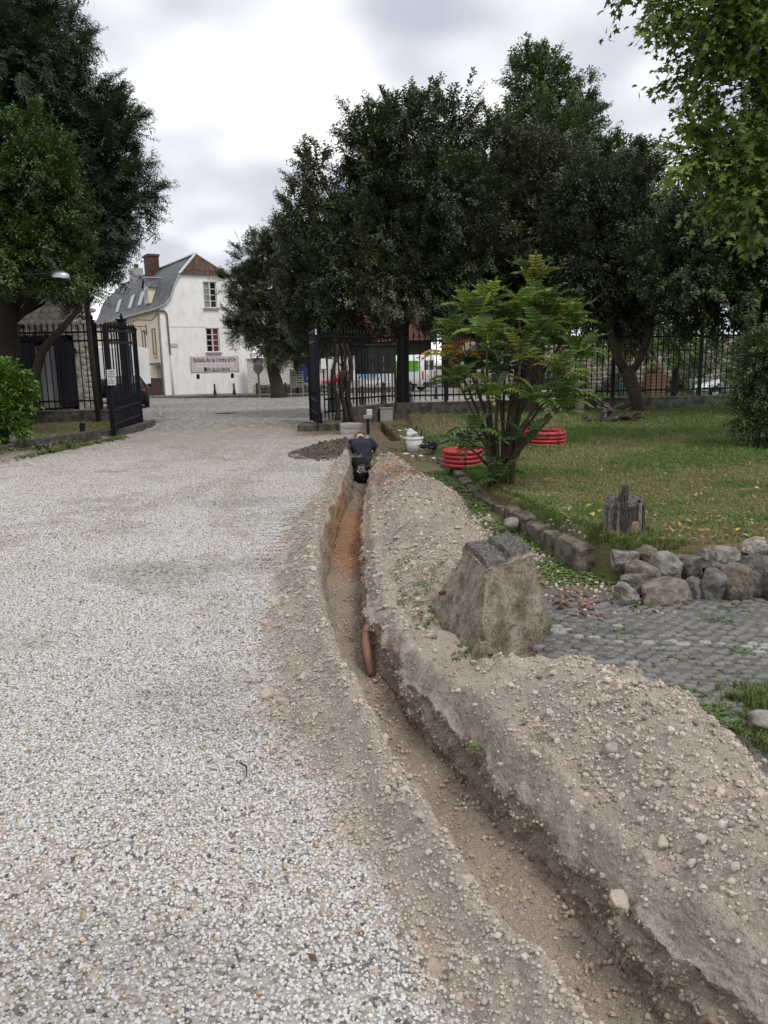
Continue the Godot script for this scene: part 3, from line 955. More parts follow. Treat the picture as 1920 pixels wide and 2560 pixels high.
# ---------------------------------------------------------------- plants
# leaf: a folded, pointed blade along +Z, w wide and l long, starting at o and turned by b
func add_leaf(s: SurfaceTool, o: Vector3, b: Basis, l: float, w: float, fold := 0.25, droop := 0.15) -> void:
	var p0 := o
	var m := o + b * Vector3(0, -droop * l * 0.2, l * 0.5)
	var L := o + b * Vector3(-w * 0.5, fold * w * 0.5 - droop * l * 0.12, l * 0.42)
	var R := o + b * Vector3(w * 0.5, fold * w * 0.5 - droop * l * 0.12, l * 0.42)
	var t := o + b * Vector3(0, -droop * l, l)
	for q in [[p0, L, m], [p0, m, R], [L, t, m], [m, t, R]]:
		s.add_vertex(q[0]); s.add_vertex(q[1]); s.add_vertex(q[2])

func look(dir: Vector3, up := Vector3.UP) -> Basis:
	var z := dir.normalized()
	var x := up.cross(z)
	if x.length() < 0.05:
		x = Vector3.RIGHT.cross(z)
	x = x.normalized()
	return Basis(x, z.cross(x), z)

# a spray of leaves on a twig along +Z
func spray(n: int, length: float, leaf: float, width: float, spread: float, sd: int, flat := 1.0, twig := true) -> ArrayMesh:
	var r := RandomNumberGenerator.new()
	r.seed = sd
	var s := begin(true)
	for i in n:
		var t := (i + 0.5) / n
		var side := 1.0 if i % 2 else -1.0
		var a := side * r.randf_range(0.5, 1.3)
		var dir := Vector3(sin(a) * 1.0, r.randf_range(-0.7, 0.7) * flat, cos(a) * 0.8 + 0.1)
		var o := Vector3(r.randf_range(-1, 1) * spread * t, r.randf_range(-1, 1) * spread * flat * 0.8, t * length)
		var k := leaf * r.randf_range(0.7, 1.2)
		add_leaf(s, o, look(dir, Vector3(r.randf_range(-0.5, 0.5), 1, r.randf_range(-0.5, 0.5))), k, k * width, 0.3, r.randf_range(0.0, 0.4))
	if twig:
		for e in [[Vector3(-0.006, 0, 0), Vector3(0.006, 0, 0)], [Vector3(0, -0.006, 0), Vector3(0, 0.006, 0)]]:
			s.add_vertex(e[0]); s.add_vertex(e[1]); s.add_vertex(Vector3(0, 0, length))
	return done(s)

# a lobed leaf of a plane tree, lying in XZ, stalk at the origin
func add_lobed(s: SurfaceTool, o: Vector3, b: Basis, k: float) -> void:
	var pts := [Vector2(0.0, 0.05), Vector2(-0.42, 0.0), Vector2(-0.26, 0.22), Vector2(-0.58, 0.5), Vector2(-0.22, 0.5), Vector2(0.0, 1.0), Vector2(0.22, 0.5), Vector2(0.58, 0.5), Vector2(0.26, 0.22), Vector2(0.42, 0.0)]
	var c := o + b * Vector3(0, 0.04 * k, 0.32 * k)
	for i in pts.size():
		var p: Vector2 = pts[i]
		var q: Vector2 = pts[(i + 1) % pts.size()]
		s.add_vertex(c)
		s.add_vertex(o + b * Vector3(p.x, -0.12 * p.length_squared(), p.y) * k)
		s.add_vertex(o + b * Vector3(q.x, -0.12 * q.length_squared(), q.y) * k)

func plane_spray(n: int, length: float, k: float, sd: int) -> ArrayMesh:
	var r := RandomNumberGenerator.new()
	r.seed = sd
	var s := begin(true)
	for i in n:
		var t := (i + 0.5) / n
		var a := r.randf() * TAU
		var o := Vector3(cos(a) * 0.08, sin(a) * 0.06, t * length)
		var dir := Vector3(cos(a), r.randf_range(-0.9, 0.1), sin(a) * 0.6 + 0.4)
		add_lobed(s, o, look(dir, Vector3(r.randf_range(-0.4, 0.4), 1, r.randf_range(-0.4, 0.4))), k * r.randf_range(0.65, 1.15))
	s.add_vertex(Vector3(-0.008, 0, 0)); s.add_vertex(Vector3(0.008, 0, 0)); s.add_vertex(Vector3(0, 0, length))
	return done(s)

# blobs: [x, y, z, r]; leaves sprout through each blob, more of them outside, with an uneven outline
func crown(parent: Node, meshes: Array, mat: Material, blobs: Array, dens: float, tones: Array, scale := Vector2(0.8, 1.25), zj := 0.5, droop := 0.2, inner := 0.35, rag := 0.5, holes := -0.35, shoots := 0) -> void:
	var bufs := []
	for k in meshes.size():
		bufs.append(PackedFloat32Array())
	for q in blobs:
		var c := Vector3(q[0], q[1], q[2] + rf(-zj, zj) * q[3])
		var r: float = q[3]
		var n := int(dens * 12.566 * r * r)
		var tone: Color = tones[rng.randi() % tones.size()] * rf(0.8, 1.2)
		for i in n:
			var z := rf(-1.0, 1.0)
			var a := rng.randf() * TAU
			var h := sqrt(1.0 - z * z)
			var dir := Vector3(h * cos(a), z, h * sin(a))
			var edge := 0.8 + rag * n3(dir.x * 0.6 + c.x, dir.y * 0.6 + c.y, dir.z * 0.6 + c.z, 1.1) + rag * 0.6 * n3(dir.x + c.x, dir.y + c.y, dir.z + c.z, 3.3)
			var k := edge * (rf(0.75, 1.05) if rng.randf() > inner else rf(0.25, 0.8))
			var p := c + dir * r * k
			if n3(p.x, p.y, p.z, 0.75) + 0.4 * n3(p.x, p.y, p.z, 2.2) < holes:
				continue
			var out := (dir + Vector3(rf(-0.7, 0.7), rf(-0.5, 0.6) - droop, rf(-0.7, 0.7))).normalized()
			var b := look(out, Vector3(rf(-0.4, 0.4), 1.0, rf(-0.4, 0.4)))
			var t: Color = tone.lerp(tones[rng.randi() % tones.size()], 0.45) * rf(0.7, 1.3)
			push(bufs[i % meshes.size()], b.scaled_local(Vector3.ONE * rf(scale.x, scale.y)), p, t)
		# leading shoots that stand out of the outline
		for i in int(shoots * sqrt(r) + rng.randf()):
			var a := rng.randf() * TAU
			var dir := Vector3(cos(a), rf(-0.15, 1.0), sin(a) * 0.6).normalized()
			var grow := (dir + Vector3(0, rf(0.1, 0.7), 0)).normalized()
			var at := c + dir * r * 0.75
			var ln: float = rf(0.35, 0.95) * min(r, 1.0)
			var m := 4 + int(ln * 6.0)
			for k in m:
				var u := float(k) / m
				for e in 2:
					var out := (grow + Vector3(rf(-1, 1), rf(-0.4, 0.8), rf(-1, 1)) * lerpf(0.8, 0.35, u)).normalized()
					push(bufs[(k + e) % meshes.size()], look(out, Vector3(rf(-0.4, 0.4), 1.0, rf(-0.4, 0.4))).scaled_local(Vector3.ONE * rf(scale.x, scale.y) * lerpf(0.85, 0.5, u)), at + grow * ln * u * 1.0, tone * rf(0.7, 1.3))
	for k in meshes.size():
		multi("crown", meshes[k], mat, bufs[k], parent)

func limbs(parent: Node, trunk: Array, radii: Array, blobs: Array, mat: Material, from: Array, thick := 0.06, every := 1) -> void:
	put("trunk", tube(trunk, radii, 10), mat, parent)
	var s := begin()
	for i in blobs.size():
		if i % every:
			continue
		var q: Array = blobs[i]
		var e := Vector3(q[0], q[1], q[2])
		var a: Vector3 = from[i % from.size()]
		var mid := a.lerp(e, 0.5) + Vector3(rf(-0.2, 0.2), rf(0.0, 0.35), rf(-0.2, 0.2))
		add_tube(s, [a, a.lerp(mid, 0.5) + Vector3(rf(-0.05, 0.05), 0.05, 0), mid, mid.lerp(e, 0.6), e], [thick, thick * 0.8, thick * 0.55, thick * 0.35, thick * 0.12], 6, false)
		for k in 3:
			var t: Vector3 = e + Vector3(rf(-1, 1), rf(-0.6, 1), rf(-1, 1)) * q[3] * 0.8
			add_tube(s, [mid.lerp(e, 0.5), mid.lerp(e, 0.5).lerp(t, 0.5) + Vector3(0, 0.08, 0), t], [thick * 0.3, thick * 0.2, thick * 0.06], 5, false)
	put("limbs", done(s), mat, parent)

# limbs and trunks are given in the tree's own place: a thing at its foot, children in world axes
func tree(called: String, label: String, foot: Vector3, group := "") -> Node3D:
	var t := thing(called, label, "tree", foot, 0.0, group)
	return t

func rel(blobs: Array, foot: Vector3) -> Array:
	var out := []
	for q in blobs:
		out.append([q[0] - foot.x, q[1] - foot.y, q[2] - foot.z, q[3]])
	return out

func build_trees() -> void:
	var needles := [spray(46, 0.55, 0.13, 0.2, 0.12, 1, 0.5), spray(40, 0.45, 0.12, 0.22, 0.14, 2, 0.7), spray(34, 0.6, 0.13, 0.2, 0.1, 3, 0.4)]
	var small := [spray(26, 0.34, 0.075, 0.55, 0.08, 4), spray(22, 0.28, 0.07, 0.6, 0.09, 5), spray(28, 0.4, 0.08, 0.5, 0.07, 6)]
	var yew := [Color(0.024, 0.044, 0.015), Color(0.034, 0.058, 0.019), Color(0.044, 0.061, 0.022), Color(0.020, 0.034, 0.015)]
	var holly := [Color(0.046, 0.070, 0.026), Color(0.064, 0.087, 0.032), Color(0.038, 0.055, 0.023), Color(0.087, 0.099, 0.041)]
	var olive := [Color(0.058, 0.068, 0.026), Color(0.070, 0.070, 0.030), Color(0.042, 0.055, 0.022), Color(0.087, 0.078, 0.034)]
	# the tall conifer on the left
	var foot := Vector3(-9.9, 0.16, -21.2)
	var ba := [[-9.29, 10.78, -22.0, 1.25], [-8.53, 10.11, -22.0, 0.91], [-9.14, 9.27, -22.0, 1.59], [-7.87, 9.53, -22.0, 0.63], [-8.05, 8.67, -22.0, 1.02], [-8.98, 7.81, -22.0, 1.71], [-7.32, 8.66, -22.0, 0.51], [-7.73, 7.69, -22.0, 1.08], [-6.97, 7.87, -22.0, 0.6], [-6.73, 8.25, -22.0, 0.36], [-8.36, 6.6, -22.0, 1.71], [-7.16, 6.88, -22.0, 0.91], [-6.4, 6.36, -22.0, 0.46], [-6.8, 6.07, -22.0, 0.68], [-7.81, 5.68, -22.0, 1.37], [-7.2, 5.25, -22.0, 0.62], [-7.95, 4.65, -22.0, 0.95], [-9.43, 6.62, -22.0, 1.71], [-8.95, 5.09, -22.0, 1.59], [-7.45, 4.6, -22.0, 0.4], [-8.35, 3.95, -22.0, 0.6], [-10.3, 4.2, -22.0, 0.7], [-6.35, 6.97, -22.0, 0.26], [-10.95, 8.14, -22.0, 2.05], [-10.51, 10.06, -22.0, 1.71], [-9.2, 12.06, -22.0, 1.3], [-11.26, 5.65, -22.0, 1.71], [-9.6, 13.4, -22.2, 1.1], [-11.4, 11.9, -22.2, 1.3], [-12.6, 8.0, -22.0, 1.8], [-12.6, 5.4, -22.0, 1.5]]
	var t := tree("conifer_tree", "tall dark conifer towering over the left gate at the picture's left edge", foot)
	ba = rel(ba, foot)
	limbs(t, [Vector3(0, -0.2, 0), Vector3(-0.05, 1.2, 0), Vector3(-0.1, 3.5, -0.2), Vector3(0.2, 7.0, -0.6), Vector3(0.5, 11.5, -0.8), Vector3(0.3, 14.0, -0.9)], [0.34, 0.28, 0.26, 0.2, 0.1, 0.03], ba, M.dark_bark, [Vector3(-0.1, 2.6, -0.2), Vector3(0.0, 3.8, -0.3), Vector3(0.1, 5.5, -0.5), Vector3(0.3, 8.0, -0.6)], 0.08)
	put("trunk", tube([Vector3(0.15, -0.2, 0.15), Vector3(0.45, 0.9, 0.1), Vector3(0.85, 2.0, 0.0), Vector3(1.9, 3.1, -0.2)], [0.2, 0.14, 0.13, 0.06], 8), M.dark_bark, t)
	crown(t, needles, M.needle, ba, 21.0, yew, Vector2(0.75, 1.2), 0.7, 0.35, 0.3, 0.6, -0.38, 7)
	# the leafy holly in front of it
	foot = Vector3(-8.6, 0.16, -16.9)
	var bb := [[-7.45, 6.26, -17.0, 0.62], [-6.86, 5.63, -17.0, 0.7], [-7.48, 5.25, -17.0, 0.97], [-6.6, 4.92, -17.0, 0.5], [-7.15, 4.38, -17.0, 0.88], [-6.41, 4.28, -17.0, 0.29], [-7.7, 3.99, -17.0, 0.7], [-6.95, 3.85, -17.0, 0.53], [-6.64, 3.6, -17.0, 0.36], [-8.4, 5.11, -17.0, 1.14], [-8.45, 4.0, -17.0, 0.79], [-8.9, 6.2, -17.2, 1.0], [-9.4, 4.6, -17.2, 1.0]]
	t = tree("holly_tree", "mid green leafy holly in front of the tall dark conifer", foot)
	bb = rel(bb, foot)
	limbs(t, [Vector3(0, -0.2, 0), Vector3(0.05, 2.0, 0), Vector3(0.3, 4.0, 0), Vector3(0.6, 6.0, 0)], [0.15, 0.12, 0.09, 0.03], bb, M.dark_bark, [Vector3(0.05, 2.2, 0), Vector3(0.2, 3.4, 0)], 0.04)
	crown(t, small, M.leaf_gloss, bb, 62.0, [Color(0.048, 0.092, 0.020), Color(0.063, 0.112, 0.025), Color(0.039, 0.070, 0.017), Color(0.084, 0.119, 0.031)], Vector2(0.8, 1.2), 0.6, 0.2, 0.3, 0.55, -0.5, 3)
	# laurel hedge at the left edge
	foot = Vector3(-7.5, 0.16, -14.9)
	var bc := [[-7.2, 1.05, -15.0, 0.45], [-7.19, 1.42, -15.0, 0.33], [-7.0, 1.3, -15.0, 0.25], [-7.08, 0.69, -15.0, 0.27], [-7.7, 1.05, -15.0, 0.6], [-7.3, 0.46, -15.0, 0.23], [-7.69, 0.5, -15.0, 0.36], [-8.3, 1.0, -15.0, 0.6]]
	t = thing("laurel_hedge", "bright green glossy laurel bush on the left kerb at the edge of the gravel", "bush", foot)
	bc = rel(bc, foot)
	limbs(t, [Vector3(0, -0.1, 0), Vector3(0, 0.6, 0)], [0.05, 0.03], bc, M.bark, [Vector3(0, 0.2, 0)], 0.02)
	crown(t, [spray(13, 0.22, 0.125, 0.42, 0.04, 21, 1.0), spray(11, 0.18, 0.115, 0.45, 0.05, 22, 1.0)], M.leaf_gloss, bc, 120.0, [Color(0.09, 0.19, 0.025), Color(0.065, 0.14, 0.02), Color(0.12, 0.22, 0.035)], Vector2(0.8, 1.15), 0.5, -0.3, 0.25, 0.4)
	# the street yew before the white house
	foot = Vector3(-6.15, -0.2, -45.6)
	var bd := [[-6.87, 7.56, -46.0, 1.07], [-5.6, 7.97, -46.0, 1.15], [-4.26, 7.29, -46.0, 1.43], [-7.53, 6.04, -46.0, 1.25], [-5.92, 6.01, -46.0, 1.78], [-4.11, 5.53, -46.0, 1.78], [-7.16, 4.25, -46.0, 1.5], [-5.33, 3.76, -46.0, 1.7], [-3.72, 3.5, -46.0, 1.31], [-8.06, 4.71, -46.0, 0.8], [-6.2, 2.75, -46.0, 1.0], [-4.92, 2.75, -46.0, 0.95], [-6.67, 8.5, -46.0, 0.45], [-7.83, 6.71, -46.0, 0.68], [-4.0, 2.4, -46.0, 0.75], [-8.53, 6.4, -46.0, 0.45], [-8.2, 3.6, -46.0, 0.6], [-5.4, 9.0, -46.0, 0.6]]
	t = tree("yew_tree", "dark yew on the pavement in front of the white house", foot)
	bd = rel(bd, foot)
	limbs(t, [Vector3(0.15, -0.2, 0), Vector3(0.1, 0.6, 0), Vector3(-0.12, 1.6, 0), Vector3(-0.2, 3.0, 0), Vector3(0.2, 7.0, -0.3)], [0.5, 0.4, 0.34, 0.28, 0.06], bd, M.bark, [Vector3(-0.15, 1.9, 0), Vector3(-0.15, 3.0, 0)], 0.09)
	crown(t, needles, M.needle, bd, 14.0, [Color(0.039, 0.053, 0.017), Color(0.059, 0.070, 0.024), Color(0.048, 0.059, 0.020)], Vector2(1.0, 1.6), 0.6, 0.2, 0.35, 0.65, -0.42, 6)
	# the big holly oak in the middle
	foot = Vector3(0.62, 0.12, -24.3)
	var be := [[-2.13, 5.62, -23.5, 0.8], [-1.3, 6.47, -23.5, 1.05], [-0.13, 7.25, -23.5, 1.15], [1.13, 7.85, -23.5, 1.05], [2.15, 7.9, -23.5, 0.95], [-1.0, 4.93, -23.5, 1.34], [0.64, 5.89, -23.5, 1.7], [2.03, 6.19, -23.5, 1.5], [0.14, 4.01, -23.5, 1.34], [1.78, 4.2, -23.5, 1.46], [-1.73, 3.94, -23.5, 0.97], [2.72, 4.86, -23.5, 1.34], [-2.17, 4.73, -23.5, 0.8], [0.68, 8.3, -23.5, 0.6], [-2.4, 6.17, -23.5, 0.36], [-1.73, 7.05, -23.5, 0.45], [-0.45, 8.05, -23.5, 0.6], [0.6, 5.0, -25.4, 1.6], [-0.9, 5.2, -25.2, 1.5], [2.4, 5.4, -25.4, 1.7], [0.9, 6.6, -25.2, 1.4], [1.6, 3.6, -24.9, 1.2], [-2.5, 3.6, -24.0, 0.7], [-2.45, 2.9, -24.2, 0.5], [-1.2, 3.4, -24.6, 0.9]]
	t = tree("holly_oak_tree", "large dark evergreen tree spreading over the middle of the railings", foot)
	be = rel(be, foot)
	limbs(t, [Vector3(0, -0.2, 0), Vector3(0.05, 1.2, 0), Vector3(0.1, 3.0, 0.1), Vector3(0.3, 5.0, 0.3), Vector3(0.5, 7.6, 0.5)], [0.24, 0.2, 0.17, 0.12, 0.03], be, M.dark_bark, [Vector3(0.05, 2.3, 0), Vector3(0.1, 3.1, 0.1), Vector3(0.3, 4.6, 0.2)], 0.07)
	crown(t, small, M.leaf_gloss, be, 30.0, holly, Vector2(0.9, 1.45), 0.5, 0.1, 0.3, 0.75, -0.27, 7)
	# the olive brown evergreens to its right
	foot = Vector3(4.6, 0.14, -25.6)
	var bf := [[3.93, 7.94, -25.5, 1.1], [5.05, 7.23, -25.5, 1.4], [4.2, 5.83, -25.5, 1.71], [5.72, 5.32, -25.5, 1.71], [3.84, 4.14, -25.5, 1.45], [5.37, 3.74, -25.5, 1.45], [3.2, 6.79, -25.5, 1.05], [6.6, 6.4, -25.6, 1.0], [4.6, 2.9, -25.2, 0.9], [3.1, 3.1, -25.0, 0.9]]
	t = tree("evergreen_tree", "brownish olive evergreen tree behind the railings, right of the holly oak", foot)
	bf = rel(bf, foot)
	limbs(t, [Vector3(0, -0.2, 0), Vector3(0.05, 2.0, 0), Vector3(0, 6.0, 0)], [0.22, 0.18, 0.06], bf, M.dark_bark, [Vector3(0.05, 2.2, 0), Vector3(0, 4.0, 0)], 0.07)
	crown(t, small, M.leaf, bf, 30.0, olive, Vector2(1.0, 1.5), 0.5, 0.1, 0.3, 0.6, -0.4, 5)
	# the forked tree on the lawn
	foot = Vector3(7.08, 0.14, -21.5)
	var bg := [[5.67, 6.1, -22.5, 0.9], [6.36, 5.2, -22.3, 1.4], [6.19, 3.9, -22.3, 1.4], [7.48, 5.0, -22.5, 1.05], [7.43, 3.76, -22.3, 1.28], [5.39, 4.45, -22.3, 1.16], [6.9, 2.79, -22.1, 0.75], [5.9, 2.85, -22.0, 0.65], [7.29, 6.8, -22.5, 0.38], [7.09, 6.4, -22.5, 0.55], [4.9, 3.3, -22.3, 0.9], [8.2, 4.2, -23.0, 1.1], [6.8, 4.4, -23.6, 1.3]]
	t = tree("forked_tree", "evergreen with a bare forked trunk standing on the lawn by the railings", foot)
	bg = rel(bg, foot)
	limbs(t, [Vector3(0.05, -0.25, 0), Vector3(-0.05, 0.35, 0), Vector3(-0.33, 1.1, 0), Vector3(-0.4, 1.25, 0)], [0.22, 0.17, 0.2, 0.13], bg, M.bark, [Vector3(-0.85, 2.2, 0), Vector3(0.25, 2.1, 0)], 0.06)
	put("trunk", tube([Vector3(-0.35, 1.05, 0), Vector3(-0.62, 1.5, 0), Vector3(-0.85, 2.2, 0), Vector3(-0.8, 3.4, -0.3), Vector3(-0.6, 4.8, -0.6)], [0.15, 0.12, 0.11, 0.09, 0.04], 8), M.bark, t)
	put("trunk", tube([Vector3(-0.3, 1.0, 0), Vector3(-0.05, 1.35, 0), Vector3(0.15, 1.8, 0), Vector3(0.28, 2.3, 0), Vector3(0.4, 3.8, -0.4)], [0.12, 0.1, 0.09, 0.085, 0.04], 8), M.bark, t)
	crown(t, small, M.leaf, bg, 32.0, [olive[0], olive[2], holly[0], holly[2]], Vector2(1.0, 1.5), 0.45, 0.1, 0.3, 0.6, -0.42, 5)
	# the big shrubby tree at the right
	foot = Vector3(8.9, 0.16, -19.6)
	var bh := [[7.73, 4.83, -20.0, 1.1], [7.49, 3.7, -20.0, 1.1], [8.56, 4.15, -20.0, 1.24], [8.52, 3.0, -20.0, 0.9], [9.43, 4.42, -20.0, 1.34], [9.61, 3.27, -20.0, 1.14], [7.75, 2.75, -20.0, 0.55], [6.97, 4.09, -20.0, 0.7], [10.6, 3.9, -20.0, 1.4], [9.9, 2.3, -20.0, 0.8]]
	t = tree("evergreen_tree", "dark green evergreen at the right edge, hanging over the railings", foot)
	bh = rel(bh, foot)
	limbs(t, [Vector3(0.4, -0.2, 0), Vector3(0.4, 1.6, 0), Vector3(0.2, 4.0, 0)], [0.16, 0.13, 0.05], bh, M.dark_bark, [Vector3(0.4, 1.8, 0), Vector3(0.3, 3.0, 0)], 0.05)
	crown(t, small, M.leaf_gloss, bh, 36.0, [Color(0.045, 0.069, 0.022), Color(0.036, 0.055, 0.019), Color(0.063, 0.084, 0.027)], Vector2(0.95, 1.45), 0.5, 0.15, 0.3, 0.6, -0.45, 5)
	# tall tree with ivy behind
	foot = Vector3(7.5, -0.4, -38.0)
	var bi := [[7.28, 14.0, -38.0, 1.3], [8.09, 14.4, -38.0, 1.0], [7.0, 12.6, -38.0, 1.2], [9.13, 12.69, -38.0, 1.0], [8.43, 11.17, -38.0, 1.6], [9.91, 10.8, -38.0, 1.5], [6.4, 11.9, -38.0, 0.9], [11.13, 10.09, -38.0, 1.2], [6.79, 10.17, -38.0, 1.6], [9.4, 13.6, -38.0, 0.6], [11.9, 9.4, -38.0, 1.2], [10.2, 9.0, -38.0, 1.6]]
	t = tree("ivy_clad_tree", "tall green tree with an ivy clad trunk rising behind the dark evergreens", foot)
	bi = rel(bi, foot)
	limbs(t, [Vector3(0, -0.2, 0), Vector3(0, 5.0, 0), Vector3(0, 10.0, 0), Vector3(0.1, 13.2, 0), Vector3(0.1, 14.6, 0)], [0.45, 0.38, 0.3, 0.2, 0.05], bi, M.dark_bark, [Vector3(0, 10.0, 0), Vector3(0, 8.5, 0), Vector3(0.05, 12.0, 0)], 0.1)
	crown(t, small, M.leaf, bi, 15.0, [Color(0.051, 0.093, 0.027), Color(0.037, 0.071, 0.022), Color(0.076, 0.128, 0.034)], Vector2(1.4, 2.2), 0.6, 0.0, 0.3, 0.75, -0.3, 5)
	# plane tree leaning in from the right
	foot = Vector3(9.4, 0.2, -12.6)
	var bj := [[4.2, 6.4, -12.0, 0.36], [4.66, 6.22, -12.0, 0.62], [5.33, 6.26, -12.0, 0.74], [5.04, 5.64, -12.0, 0.62], [5.57, 5.37, -12.0, 0.68], [4.75, 5.28, -12.0, 0.28], [5.26, 4.9, -12.0, 0.55], [5.05, 4.6, -12.0, 0.36], [5.65, 4.29, -12.0, 0.62], [4.68, 4.4, -12.0, 0.35], [5.25, 4.0, -12.0, 0.45], [5.63, 3.7, -12.0, 0.42], [4.74, 6.83, -12.0, 0.74], [3.96, 6.7, -12.0, 0.45], [6.3, 5.6, -12.2, 0.9], [6.4, 4.5, -12.2, 0.8], [6.0, 6.8, -12.2, 1.0], [7.2, 6.0, -12.3, 1.1], [7.6, 4.8, -12.4, 0.9]]
	t = tree("plane_tree", "plane tree with big lobed leaves hanging in from the top right", foot)
	bj = rel(bj, foot)
	limbs(t, [Vector3(0, -0.2, 0), Vector3(0, 3.0, 0), Vector3(-0.3, 6.5, 0), Vector3(-0.4, 9.0, 0)], [0.32, 0.26, 0.2, 0.08], bj, M.bark, [Vector3(-0.1, 3.6, 0), Vector3(-0.2, 4.8, 0), Vector3(-0.3, 6.0, 0)], 0.05)
	crown(t, [plane_spray(11, 0.5, 0.115, 31), plane_spray(9, 0.4, 0.13, 32), plane_spray(10, 0.55, 0.105, 33)], M.leaf, bj, 27.0, [Color(0.112, 0.180, 0.030), Color(0.083, 0.143, 0.027), Color(0.150, 0.225, 0.039)], Vector2(0.7, 1.15), 0.7, 0.3, 0.35, 0.6, -0.26, 1)
	# box shrub at the right edge
	foot = Vector3(6.3, 0.16, -12.4)
	var bk := [[6.0, 1.75, -12.3, 0.3], [6.05, 1.25, -12.3, 0.42], [5.78, 1.4, -12.3, 0.22], [5.92, 0.8, -12.3, 0.35], [6.1, 0.48, -12.3, 0.29], [5.9, 2.0, -12.3, 0.16], [6.5, 1.35, -12.3, 0.6], [6.37, 0.66, -12.3, 0.45], [5.7, 1.6, -12.3, 0.12], [6.9, 1.0, -12.4, 0.7]]
	t = thing("box_shrub", "loose box shrub growing on the lawn at the right edge", "shrub", foot)
	bk = rel(bk, foot)
	limbs(t, [Vector3(0, -0.1, 0), Vector3(0, 1.0, 0)], [0.05, 0.03], bk, M.bark, [Vector3(0, 0.3, 0), Vector3(0, 0.8, 0)], 0.02)
	crown(t, [spray(24, 0.26, 0.045, 0.55, 0.05, 41), spray(22, 0.3, 0.05, 0.5, 0.05, 42)], M.leaf_gloss, bk, 95.0, [Color(0.065, 0.098, 0.026), Color(0.047, 0.072, 0.021), Color(0.098, 0.130, 0.039)], Vector2(0.8, 1.2), 0.5, 0.1, 0.35, 0.6, -0.4, 4)
	# young lit foliage over the railings by the gate
	foot = Vector3(-0.9, 0.0, -24.8)
	var bl := [[-2.2, 2.66, -24.5, 0.5], [-1.37, 2.55, -24.5, 0.5], [-0.38, 2.6, -24.5, 0.5], [0.3, 2.7, -24.5, 0.45], [-0.98, 3.0, -24.5, 0.55]]
	t = tree("young_tree", "slender young tree with yellow green leaves behind the gate railings", foot)
	bl = rel(bl, foot)
	limbs(t, [Vector3(0, -0.2, 0), Vector3(-0.3, 1.3, 0), Vector3(-0.35, 2.4, 0)], [0.07, 0.05, 0.03], bl, M.dark_bark, [Vector3(-0.3, 1.5, 0), Vector3(-0.35, 2.2, 0)], 0.025)
	crown(t, [spray(16, 0.35, 0.09, 0.5, 0.1, 51), spray(14, 0.3, 0.1, 0.5, 0.1, 52)], M.leaf, bl, 30.0, [Color(0.06, 0.08, 0.02), Color(0.085, 0.1, 0.03), Color(0.045, 0.06, 0.018)], Vector2(0.9, 1.3), 0.5, 0.3, 0.4, 0.8)
	# creeper hanging over the far wall on the right
	foot = Vector3(15.0, -0.6, -40.5)
	var bm := [[12.32, 2.34, -40.0, 0.65], [13.54, 2.3, -40.0, 0.75], [14.97, 2.09, -40.0, 0.75], [16.4, 1.86, -40.0, 0.85], [17.85, 1.44, -40.0, 1.0], [19.27, 1.41, -40.0, 1.2], [11.1, 2.3, -40.0, 0.65], [14.2, 3.0, -40.4, 0.9], [12.2, 3.1, -40.4, 0.8]]
	t = tree("spreading_tree", "light green broadleaf hanging low over the far street on the right", foot)
	bm = rel(bm, foot)
	limbs(t, [Vector3(0.3, -0.2, -0.4), Vector3(0.3, 2.5, -0.4), Vector3(0, 4.6, 0)], [0.16, 0.13, 0.06], bm, M.dark_bark, [Vector3(0.3, 2.6, -0.3), Vector3(0.1, 3.6, 0)], 0.06)
	crown(t, [spray(14, 0.45, 0.17, 0.6, 0.14, 61), spray(12, 0.4, 0.18, 0.6, 0.15, 62)], M.leaf, bm, 11.0, [Color(0.11, 0.17, 0.04), Color(0.085, 0.13, 0.035), Color(0.14, 0.2, 0.05)], Vector2(1.0, 1.5), 0.5, 0.3, 0.35, 0.7)

# a pinnate leaf: seven pairs of toothed leaflets on a red rachis
func pinnate(sd: int) -> ArrayMesh:
	var r := RandomNumberGenerator.new()
	r.seed = sd
	var s := begin(true)
	var len := 0.4
	var arc := func(t: float) -> Vector3: return Vector3(0, 0.13 * sin(t * 2.2) - 0.12 * t * t, t * len)
	for i in 8:
		var t := 0.16 + 0.84 * i / 7.0
		var p: Vector3 = arc.call(t)
		var k := 0.095 * (0.75 + 0.5 * sin(PI * min(t, 0.9))) * r.randf_range(0.9, 1.1)
		var sides := [-1.0, 1.0] if i < 7 else [0.0]
		for e in sides:
			var dir := Vector3(e * 1.0, -0.15, 0.42 if e != 0.0 else 1.0)
			var b := look(dir, Vector3(0, 1, -0.3))
			# leaflet outline with spiny teeth
			var o := [Vector2(0, 0), Vector2(-0.2, 0.1), Vector2(-0.17, 0.28), Vector2(-0.25, 0.42), Vector2(-0.15, 0.58), Vector2(-0.17, 0.72), Vector2(0, 1.0), Vector2(0.17, 0.72), Vector2(0.15, 0.58), Vector2(0.25, 0.42), Vector2(0.17, 0.28), Vector2(0.2, 0.1)]
			var c: Vector3 = p + b * Vector3(0, -0.012, 0.45 * k)
			for q in o.size():
				var u: Vector2 = o[q]
				var v: Vector2 = o[(q + 1) % o.size()]
				s.add_vertex(c)
				s.add_vertex(p + b * Vector3(u.x * k * 0.95, absf(u.x) * 0.02 - 0.15 * k * u.y * u.y, u.y * k))
				s.add_vertex(p + b * Vector3(v.x * k * 0.95, absf(v.x) * 0.02 - 0.15 * k * v.y * v.y, v.y * k))
	for i in 6:
		var a: Vector3 = arc.call(i / 6.0)
		var b2: Vector3 = arc.call((i + 1) / 6.0)
		add_beam(s, a, b2, 0.005, 0.005)
	return done(s)

